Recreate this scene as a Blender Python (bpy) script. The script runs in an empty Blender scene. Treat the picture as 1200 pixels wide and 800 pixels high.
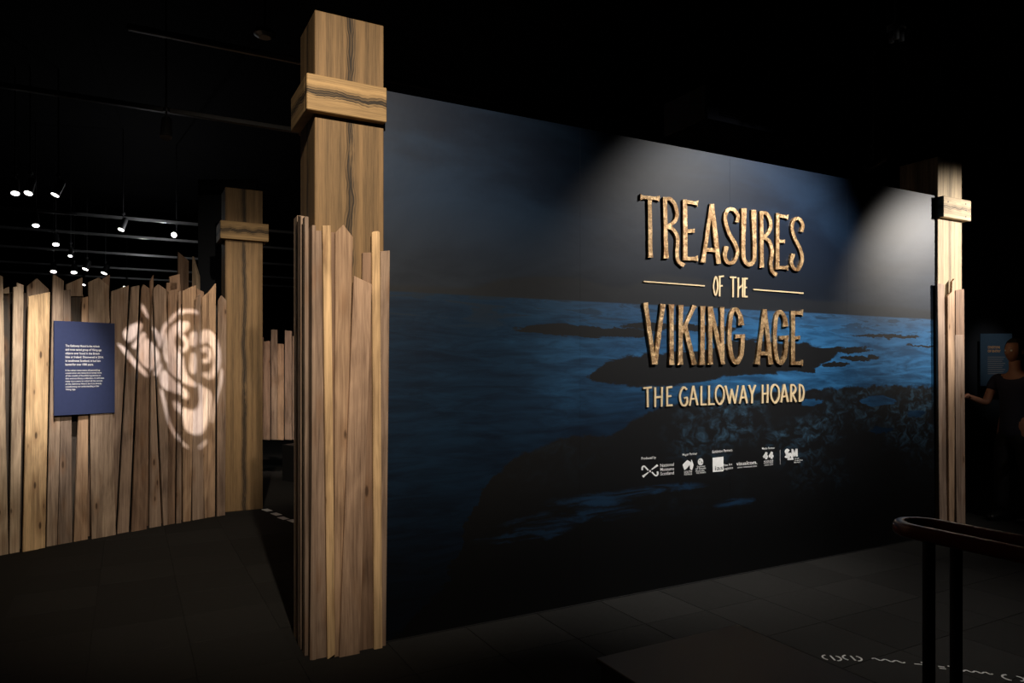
import bpy, bmesh, math, random
from mathutils import Vector, Matrix
random.seed(11)
SC = bpy.context.scene
COL = SC.collection
R = math.radians

# ------------------------------------------------------------------ camera
cam = bpy.data.cameras.new('camera'); cam_o = bpy.data.objects.new('camera', cam); COL.objects.link(cam_o)
cam_o.location = (0, 0, 1.6); cam_o.rotation_euler = (R(90), 0, 0)
cam.sensor_width = 36.0; cam.lens = 36.0*830/1200; cam.shift_y = 28/1200; cam.clip_end = 100
SC.camera = cam_o
# ------------------------------------------------------------------ world, exposure
w = bpy.data.worlds.new('dark_hall'); SC.world = w; w.use_nodes = True
w.node_tree.nodes['Background'].inputs[0].default_value = (.5, .55, .7, 1)
w.node_tree.nodes['Background'].inputs[1].default_value = .0015
SC.view_settings.view_transform = 'Standard'; SC.view_settings.look = 'None'
SC.view_settings.exposure = 0.0; SC.view_settings.gamma = 1.0; SC.view_settings.use_curve_mapping = False
# ------------------------------------------------------------------ lights of the hall
def spot(name, pos, target, watts, deg, blend=1.0, color=(1, .86, .68), radius=.04):
    l = bpy.data.lights.new(name, 'SPOT'); o = bpy.data.objects.new(name, l); COL.objects.link(o)
    l.energy = watts; l.spot_size = R(deg); l.spot_blend = blend; l.color = color; l.shadow_soft_size = radius
    o.location = pos
    o.rotation_euler = (Vector(target)-Vector(pos)).to_track_quat('-Z', 'Y').to_euler()
    return o
WARM = (1, .84, .64); NEUT = (1, .92, .82); COOL = (.85, .92, 1)
spot('spot_on_near_post', (.22, .75, 4.25), (-.98, 3.95, 2.36), 880, 58, 1.0, WARM)
spot('spot_on_right_post', (6.35, 5.75, 3.45), (4.3, 6.75, 2.55), 980, 46, 1.0, NEUT)
spot('spot_on_right_boards', (5.6, 3.6, 4.25), (3.95, 6.6, 1.2), 330, 35, 1.0, NEUT)
spot('spot_on_title', (3.5, 3.9, 4.15), (1.95, 5.35, 2.2), 780, 64, 1.0, (1, .95, .88))
spot('spot_on_fence_panel', (-2.6, 4.4, 4.3), (-4.13, 6.23, 1.5), 1100, 21, 1.0, NEUT)
spot('spot_on_fence', (-1.3, 3.9, 4.3), (-3.25, 7.15, .55), 78, 33, 1.0, NEUT)
spot('spot_on_middle_post', (-1.9, 4.9, 4.3), (-2.85, 7.8, 1.9), 430, 40, 1.0, WARM)
spot('spot_on_far_fence', (-2.4, 8.5, 4.3), (-3.3, 10.4, 1.35), 420, 28, 1.0, (1, .80, .66))
spot('spot_on_bench', (2.2, 3.2, 4.35), (2.2, 4.75, 0), 290, 52, 1.0, NEUT)
spot('sign_fill_spot', (6.3, 8.4, 4.3), (7.0, 10.3, 1.75), 90, 16, 1.0, NEUT)  # added lamp that brightens the sign, without a known fixture

# ------------------------------------------------------------------ helpers
def tag(o, label=None, cat=None, group=None, kind=None):
    if label: o['label'] = label
    if cat: o['category'] = cat
    if group: o['group'] = group
    if kind: o['kind'] = kind
    return o
def empty(name, loc, rz=0.0, **k):
    o = bpy.data.objects.new(name, None); COL.objects.link(o); o.location = loc; o.rotation_euler = (0, 0, rz)
    o.empty_display_size = .1
    return tag(o, **k)
def link(name, me, mat, parent=None, loc=(0, 0, 0), rot=(0, 0, 0), color=None, **k):
    o = bpy.data.objects.new(name, me); COL.objects.link(o)
    if mat and not me.materials: me.materials.append(mat)
    o.parent = parent; o.location = loc; o.rotation_euler = rot
    if color: o.color = (*color, 1)
    return tag(o, **k)
def bm_mesh(bm, name, smooth=False):
    bmesh.ops.recalc_face_normals(bm, faces=bm.faces)
    me = bpy.data.meshes.new(name); bm.to_mesh(me); bm.free()
    if smooth:
        for p in me.polygons: p.use_smooth = True
    return me
def add_box(bm, c, s, bev=0.0):
    m = Matrix.Translation(c) @ Matrix.Diagonal((*s, 1))
    r = bmesh.ops.create_cube(bm, size=1, matrix=m)
    if bev:
        es = {e for v in r['verts'] for e in v.link_edges}
        bmesh.ops.bevel(bm, geom=list(es), offset=bev, segments=1, affect='EDGES')
def box(name, c, s, mat, parent=None, bev=.003, **k):
    """box mesh whose origin is its own centre"""
    bm = bmesh.new(); add_box(bm, (0, 0, 0), s, bev)
    return link(name, bm_mesh(bm, name), mat, parent, c, **k)
def prism(bm, pts, y0, y1):
    f = [bm.verts.new((x, y0, z)) for x, z in pts]; b = [bm.verts.new((x, y1, z)) for x, z in pts]
    n = len(pts); bm.faces.new(f); bm.faces.new(b[::-1])
    for i in range(n): bm.faces.new((f[i], b[i], b[(i+1) % n], f[(i+1) % n]))
def plank(pts, y0, th, mat, parent, color, **k):
    """a board: outline in the plane of the wall, its own origin at the middle of its foot"""
    xs = [p[0] for p in pts]; cx = (min(xs)+max(xs))/2; zb = min(p[1] for p in pts)
    bm = bmesh.new(); prism(bm, [(x-cx, z-zb) for x, z in pts], 0, th)
    bmesh.ops.recalc_face_normals(bm, faces=bm.faces)
    bmesh.ops.bevel(bm, geom=list(bm.edges), offset=.0025, segments=1, affect='EDGES')
    return link('plank', bm_mesh(bm, 'plank'), mat, parent, (cx, y0, zb), color=color, **k)
def cyl(bm, p0, p1, r0, r1=None, n=16, caps=True):
    p0 = Vector(p0); p1 = Vector(p1); r1 = r0 if r1 is None else r1
    q = (p1-p0).to_track_quat('Z', 'Y'); a = []; b = []
    for i in range(n):
        t = 2*math.pi*i/n; d = q @ Vector((math.cos(t), math.sin(t), 0))
        a.append(bm.verts.new(p0+d*r0)); b.append(bm.verts.new(p1+d*r1))
    for i in range(n): bm.faces.new((a[i], a[(i+1) % n], b[(i+1) % n], b[i]))
    if caps: bm.faces.new(a[::-1]); bm.faces.new(b)
def sweep(bm, path, prof, closed=False):
    """profile (side, up) swept along a horizontal-ish path"""
    rings = []; n = len(path)
    for i, p in enumerate(path):
        a = Vector(path[i-1]) if i else Vector(p); b = Vector(path[i+1]) if i < n-1 else Vector(p)
        t = (b-a).normalized(); s = t.cross(Vector((0, 0, 1))).normalized(); u = s.cross(t)
        rings.append([bm.verts.new(Vector(p)+s*x+u*z) for x, z in prof])
    m = len(prof)
    for i in range(n-1):
        for j in range(m): bm.faces.new((rings[i][j], rings[i][(j+1) % m], rings[i+1][(j+1) % m], rings[i+1][j]))
    bm.faces.new(rings[0][::-1]); bm.faces.new(rings[-1])

# ------------------------------------------------------------------ node helpers
class X:
    """a value in a node tree, with arithmetic"""
    def __init__(s, nt, v): s.nt = nt; s.v = v
    def op(s, o, *a, clamp=False):
        n = s.nt.nodes.new('ShaderNodeMath'); n.operation = o; n.use_clamp = clamp
        for i, q in enumerate((s,)+a):
            q = q.v if isinstance(q, X) else q
            if isinstance(q, (int, float)): n.inputs[i].default_value = q
            else: s.nt.links.new(q, n.inputs[i])
        return X(s.nt, n.outputs[0])
    def __add__(s, o): return s.op('ADD', o)
    def __sub__(s, o): return s.op('SUBTRACT', o)
    def __rsub__(s, o): return X(s.nt, float(o)).op('SUBTRACT', s)
    def __mul__(s, o): return s.op('MULTIPLY', o)
    def __truediv__(s, o): return s.op('DIVIDE', o)
    __radd__ = __add__; __rmul__ = __mul__
    def mx(s, o): return s.op('MAXIMUM', o)
    def mn(s, o): return s.op('MINIMUM', o)
    def abs(s): return s.op('ABSOLUTE')
    def sin(s): return s.op('SINE')
    def sat(s): return s.op('ADD', 0.0, clamp=True)
    def step(s, a, b):
        n = s.nt.nodes.new('ShaderNodeMapRange'); n.interpolation_type = 'SMOOTHSTEP'
        s.nt.links.new(s.v, n.inputs[0]); n.inputs[1].default_value = a; n.inputs[2].default_value = b
        return X(s.nt, n.outputs[0])
    def curve(s, pts, x0, x1, y0, y1):
        n = s.nt.nodes.new('ShaderNodeFloatCurve'); c = n.mapping.curves[0]
        q = [((x-x0)/(x1-x0), (y-y0)/(y1-y0)) for x, y in pts]
        c.points[0].location = q[0]; c.points[1].location = q[-1]
        for p in q[1:-1]: c.points.new(*p)
        n.mapping.update()
        s.nt.links.new(((s-x0)/(x1-x0)).v, n.inputs[1])
        return X(s.nt, n.outputs[0])*(y1-y0)+y0
def new_mat(name):
    m = bpy.data.materials.new(name); m.use_nodes = True; nt = m.node_tree
    return m, nt, nt.nodes['Principled BSDF']
def objco(nt):
    tc = nt.nodes.new('ShaderNodeTexCoord'); sp = nt.nodes.new('ShaderNodeSeparateXYZ')
    nt.links.new(tc.outputs['Object'], sp.inputs[0])
    return [X(nt, sp.outputs[i]) for i in range(3)], tc
def vec(nt, x, y, z):
    c = nt.nodes.new('ShaderNodeCombineXYZ')
    for i, q in enumerate((x, y, z)):
        if isinstance(q, X): nt.links.new(q.v, c.inputs[i])
        else: c.inputs[i].default_value = q
    return c.outputs[0]
def noise(nt, v, scale=1.0, detail=4, rough=.55, dist=0.0):
    n = nt.nodes.new('ShaderNodeTexNoise'); nt.links.new(v, n.inputs['Vector'])
    n.inputs['Scale'].default_value = scale; n.inputs['Detail'].default_value = detail
    n.inputs['Roughness'].default_value = rough; n.inputs['Distortion'].default_value = dist
    return X(nt, n.outputs[0])
def mix(nt, f, a, b, blend='MIX'):
    n = nt.nodes.new('ShaderNodeMix'); n.data_type = 'RGBA'; n.blend_type = blend
    for i, q in ((0, f), (6, a), (7, b)):
        q = q.v if isinstance(q, X) else q
        if isinstance(q, (int, float)): n.inputs[i].default_value = q
        elif isinstance(q, tuple): n.inputs[i].default_value = (*q[:3], 1)
        else: nt.links.new(q, n.inputs[i])
    return n.outputs[2]
def bump(nt, b, h, strength, dist=.01):
    n = nt.nodes.new('ShaderNodeBump'); n.inputs['Strength'].default_value = strength; n.inputs['Distance'].default_value = dist
    nt.links.new(h.v, n.inputs['Height']); nt.links.new(n.outputs[0], b.inputs['Normal'])
def plain(name, col, rough=.6, metal=0.0, spec=.5, emit=0.0):
    m, nt, b = new_mat(name)
    (x, y, z), tc = objco(nt)
    n = noise(nt, tc.outputs['Object'], 30, 3)
    nt.links.new(mix(nt, n, tuple(c*.88 for c in col), tuple(min(1, c*1.12) for c in col)), b.inputs['Base Color'])
    b.inputs['Roughness'].default_value = rough; b.inputs['Metallic'].default_value = metal
    b.inputs['Specular IOR Level'].default_value = spec
    if emit:
        b.inputs['Emission Color'].default_value = (*col, 1); b.inputs['Emission Strength'].default_value = emit
    return m

# ------------------------------------------------------------------ materials
def plank_wood():
    m, nt, b = new_mat('reclaimed_board')
    (x, y, z), tc = objco(nt)
    oi = nt.nodes.new('ShaderNodeObjectInfo'); rnd = X(nt, oi.outputs['Random'])*60
    g = noise(nt, vec(nt, x*42+rnd, y*42, z*1.3), 1, 7, .68, 1.0)
    big = noise(nt, vec(nt, x*5+rnd, y*5, z*1.5), 1, 3, .5, 1.2)
    fine = noise(nt, vec(nt, x*220+rnd, y*220, z*7), 1, 3, .6)
    vo = nt.nodes.new('ShaderNodeTexVoronoi'); vo.inputs['Scale'].default_value = 1
    nt.links.new(vec(nt, x*10+rnd, y*3, z*3.0), vo.inputs['Vector'])
    d = X(nt, vo.outputs['Distance'])
    knot = (1-d.step(.06, .13))
    halo = (1-d.step(.10, .42))
    val = g.step(.30, .70)*.46+big.step(.28, .72)*.38+fine.step(.25, .75)*.20
    col = mix(nt, val, (.26, .21, .19), (1.52, 1.45, 1.36))
    c2 = mix(nt, 1.0, oi.outputs['Color'], col, 'MULTIPLY')
    c3 = mix(nt, halo*.35, c2, (.22, .105, .045))
    c4 = mix(nt, knot*.85, c3, (.05, .026, .015))
    nt.links.new(c4, b.inputs['Base Color'])
    b.inputs['Roughness'].default_value = .72; b.inputs['Specular IOR Level'].default_value = .35
    bump(nt, b, g*.6+fine*.5, .35, .004)
    return m
def timber(name, swap, tint, streak=1.0):
    """squared post timber; a raised dark grain figure runs down the middle of each face"""
    m, nt, b = new_mat(name)
    (x, y, z), tc = objco(nt)
    oi = nt.nodes.new('ShaderNodeObjectInfo'); rnd = X(nt, oi.outputs['Random'])*40
    if swap: across, along = z, x+y
    else:
        sn = nt.nodes.new('ShaderNodeSeparateXYZ'); nt.links.new(tc.outputs['Normal'], sn.inputs[0])
        k = X(nt, sn.outputs[0]).abs().step(.4, .6); across, along = x*(1-k)+y*k, z
    wob = noise(nt, vec(nt, along*(7 if swap else 1.6)+rnd, 0, 0), 1, 4)
    a = across+(wob-.5)*(.07 if swap else .10)
    d = a.abs()
    stripes = noise(nt, vec(nt, across*26+rnd, 3.0, along*.35), 1, 4, .6)
    grain = noise(nt, vec(nt, across*170+rnd, 0, along*4.5), 1, 4, .65)
    # cathedral figure: rings opened out along the timber
    rings = ((d*430+noise(nt, vec(nt, along*2.6+rnd, d*4, 1.0), 1, 3)*34).sin()*.5+.5).step(.25, .8)
    burn = (1-d.step(.010, .044 if not swap else .05))
    patch = noise(nt, vec(nt, along*2.4+rnd, 7.0, across*14), 1, 4, .6).step(.30, .46)
    core = (1-(d+(grain-.5)*.03).step(.002, .026))
    dark = (burn*patch*(rings*.65+core*.55+grain.step(.35, .62)*.3)*streak).sat()
    seam = (1-((a-.055).abs()).step(.004, .016))*.25
    t1 = tuple(c*.42 for c in tint); t2 = tuple(c*1.42 for c in tint)
    c1 = mix(nt, (stripes.step(.30, .70)*.55+grain.step(.3, .7)*.45), t1, t2)
    c2 = mix(nt, seam, c1, tuple(c*1.6 for c in tint))
    c3 = mix(nt, dark, c2, (.022, .015, .010))
    nt.links.new(c3, b.inputs['Base Color'])
    b.inputs['Roughness'].default_value = .68; b.inputs['Specular IOR Level'].default_value = .35
    bump(nt, b, grain*.6-dark, .4, .004)
    return m
def carpet():
    m, nt, b = new_mat('carpet_tile')
    (x, y, z), tc = objco(nt)
    oi = nt.nodes.new('ShaderNodeObjectInfo')
    n = noise(nt, tc.outputs['Object'], 380, 2, .7); n2 = noise(nt, tc.outputs['Object'], 26, 4, .6)
    c = mix(nt, n*.7+n2*.5, (.55, .55, .55), (1.4, 1.4, 1.4))
    nt.links.new(mix(nt, 1.0, oi.outputs['Color'], c, 'MULTIPLY'), b.inputs['Base Color'])
    b.inputs['Roughness'].default_value = .95; b.inputs['Specular IOR Level'].default_value = .15
    bump(nt, b, n, .6, .004)
    return m
def gold():
    m, nt, b = new_mat('beaten_gold')
    (x, y, z), tc = objco(nt)
    n = noise(nt, vec(nt, x, y, z), 42, 4, .6, .6); f = noise(nt, vec(nt, x, y, z), 160, 3, .6)
    big = noise(nt, vec(nt, x, y, z), 11, 2)
    v = (n*.6+f*.25+big*.35)
    nt.links.new(mix(nt, v.step(.46, .86), (.24, .12, .045), (1.0, .72, .40)), b.inputs['Base Color'])
    b.inputs['Metallic'].default_value = .6; b.inputs['Roughness'].default_value = .36
    bump(nt, b, n+f*.4, .75, .012)
    return m
def mural():
    m, nt, b = new_mat('printed_seascape')
    (u, y, z), tc = objco(nt)
    n1 = noise(nt, vec(nt, u*1.1, 0, z*3.2), 1, 5, .6, .4)
    n2 = noise(nt, vec(nt, u*2.3, 4.0, z*16), 1, 5, .65, .6)
    n3 = noise(nt, vec(nt, u*9, 9.0, z*13), 1, 6, .68, .9)
    n4 = noise(nt, vec(nt, u*4, 2.0, z*7), 1, 5, .6, .3)
    ud = u+(n4-.5)*.45; zd = z+(n2-.5)*.11+(n3-.5)*.06
    def blob(u0, z0, ru, rz):
        p = (ud-u0)/ru; q = (zd-z0)/rz
        return 1-(p*p+q*q)
    # sky
    cl = noise(nt, vec(nt, u*.55+.6, 1.3, z*1.9), 1, 5, .55, .5)
    skyt = z.step(2.0, 2.75)
    sky = mix(nt, skyt, (.013, .0185, .029), (.0065, .0195, .047))
    sky = mix(nt, cl.step(.38, .68)*.75, mix(nt, 1.0, sky, (.42, .46, .52), 'MULTIPLY'), mix(nt, 1.0, sky, (1.5, 1.45, 1.4), 'MULTIPLY'))
    hill = (u+0).curve([(0, 2.055), (.45, 2.06), (.8, 2.14), (1.3, 2.17), (1.6, 2.13), (2.1, 2.24), (2.7, 2.19), (3.3, 2.13), (4.1, 2.12), (5.4, 2.1)], 0, 5.4, 2.0, 2.4)
    hm = 1-((z+(n1-.5)*.05)-hill).step(-.012, .03)
    sky = mix(nt, hm*.8, sky, (.013, .015, .019))
    # sea
    wv = n2.step(.30, .72)
    deep = mix(nt, wv, (.0020, .0090, .024), (.0048, .0215, .052))
    lite = mix(nt, wv, (.011, .052, .125), (.036, .170, .390))
    right = (u+(n1-.5)*1.2).step(.5, 2.7)*(z+(n1-.5)*.5).step(1.1, 1.6)
    sea = mix(nt, right, deep, lite)
    far = z.step(1.86, 2.03)
    sea = mix(nt, far*(right*.45+.08), sea, (.030, .060, .110))
    lines = n2.step(.52, .60)*z.step(1.72, 1.95)*.7
    sea = mix(nt, lines, sea, (.010, .016, .026))
    # rocks
    top = ud.curve([(0, 1.2), (1.2, 1.46), (1.42, 1.56), (1.75, 1.67), (2.4, 1.72), (2.83, 1.80), (3.3, 1.79), (3.7, 1.77), (4.0, 1.69), (4.3, 1.55), (5.4, 1.2)], 0, 5.4, 1.0, 2.0)
    bot = ud.curve([(0, 1.6), (1.2, 1.56), (1.5, 1.49), (2.0, 1.44), (2.5, 1.49), (3.0, 1.53), (3.5, 1.56), (4.0, 1.70), (4.3, 1.8), (5.4, 1.9)], 0, 5.4, 1.0, 2.0)
    isl = (top-zd).mn(zd-bot).step(-.006, .012)
    bl = blob(1.42, 1.825, .62, .042)
    for a in ((2.25, 1.87, .55, .03), (4.05, 1.735, .3, .028), (4.25, 1.665, .28, .026), (3.95, 1.61, .2, .02), (3.52, 1.565, .1, .028), (4.6, 1.86, .5, .018), (5.1, 1.78, .25, .015)):
        bl = bl.mx(blob(*a))
    shore = ud.curve([(0, .0), (.35, .3), (.6, .80), (.885, 1.03), (1.3, 1.13), (1.62, 1.14), (1.85, 1.25), (2.2, 1.33), (2.64, 1.36), (3.2, 1.38), (3.8, 1.41), (4.5, 1.42), (5.4, 1.40)], 0, 5.4, 0, 2)
    sh = (shore-(z+(n4-.5)*.16+(n3-.5)*.07)).step(-.01, .015)
    pool = blob(4.47, 1.29, .28, .04)
    for a in ((5.04, 1.165, .17, .03), (3.62, 1.30, .16, .03), (4.5, 1.03, .2, .03), (3.1, 1.44, .5, .03)):
        pool = pool.mx(blob(*a))
    pool = pool.step(0, .25)
    rk = (isl.mx(bl.step(0, .2)).mx(sh))*(1-pool)
    deepz = z.step(.35, 1.15)
    lo = n3.step(.44, .74)*(noise(nt, vec(nt, u*1.3, 5.0, z*2.2), 1, 3).step(.42, .66))*deepz
    rock = mix(nt, lo*sh*(ud.step(1.5, 2.4)*.9+.1), (.0085, .0090, .0105), (.045, .105, .170))
    st = blob(1.3, .60, .5, .05).mx(blob(1.5, .70, .35, .04)).mx(blob(.95, .52, .35, .03)).mx(blob(2.75, .56, .2, .03)).mx(blob(2.0, .72, .4, .03)).step(-.6, .9)*n2.step(.4, .62)
    rock = mix(nt, st*.8, rock, (.022, .085, .190))
    sea = mix(nt, rk, sea, rock)
    c = mix(nt, (z+(n1-.5)*.01).step(2.022, 2.034), sea, sky)
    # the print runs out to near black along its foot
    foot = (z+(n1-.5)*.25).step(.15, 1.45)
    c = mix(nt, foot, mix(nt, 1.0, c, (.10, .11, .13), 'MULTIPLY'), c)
    nt.links.new(c, b.inputs['Base Color'])
    b.inputs['Roughness'].default_value = .48; b.inputs['Specular IOR Level'].default_value = .34
    bump(nt, b, noise(nt, tc.outputs['Object'], 7, 3), .05, .02)
    return m
def panel_blue(): return plain('navy_board', (.034, .046, .118), .4)
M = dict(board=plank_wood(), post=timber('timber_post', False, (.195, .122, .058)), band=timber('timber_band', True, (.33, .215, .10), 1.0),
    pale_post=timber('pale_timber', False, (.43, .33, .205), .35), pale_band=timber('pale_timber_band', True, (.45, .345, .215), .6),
    carpet=carpet(), gold=gold(), mural=mural(), navy=panel_blue(),
    black=plain('black_paint', (.012, .012, .013), .6), hall=plain('black_hall', (.006, .006, .007), .9, 0, .1),
    steel=plain('dark_steel', (.10, .10, .105), .4, .8), track=plain('grey_track', (.35, .35, .36), .35, .7),
    bench=plain('charcoal_laminate', (.0105, .0105, .0112), .55), white=plain('white_print', (.88, .88, .88), .6),
    cream=plain('cream_gold_face', (.86, .66, .40), .5, .2), bandb=plain('backing_black', (.02, .018, .016), .8),
    lens=plain('lit_lens', (1.0, .97, .93), .4, emit=5.0), rail=plain('polished_red_hardwood', (.21, .042, .024), .34),
    vent=plain('grey_grille', (.007, .008, .013), .85, 0, .1), cloth=plain('navy_cloth', (.018, .018, .040), .85), trousers=plain('black_cloth', (.008, .008, .010), .9),
    skin=plain('skin', (.36, .17, .11), .5), hair=plain('dark_hair', (.012, .009, .007), .6), shoe=plain('black_leather', (.008, .008, .008), .4),
    grey_print=plain('grey_print', (.30, .30, .32), .6), ink=plain('black_ink', (.015, .015, .015), .6), orange=plain('orange_print', (.80, .45, .20), .6),
    decal=plain('white_floor_vinyl', (.62, .62, .62), .6), bluesign=plain('blue_sign', (.05, .10, .17), .5), partition=plain('blue_black_partition', (.012, .016, .024), .7),
    bulb=plain('clear_glass_bulb', (.035, .037, .04), .12, 0, .25))
TINT = dict(pale=(.48, .385, .29), blond=(.60, .435, .26), grey=(.36, .28, .22), greydark=(.22, .17, .14), tan=(.42, .295, .205), greybrown=(.30, .225, .18), dark=(.055, .046, .040), brown=(.23, .155, .112), pink=(.42, .30, .225))  # dark: shadow in the fence gaps, put into the back boards' colour

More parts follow.
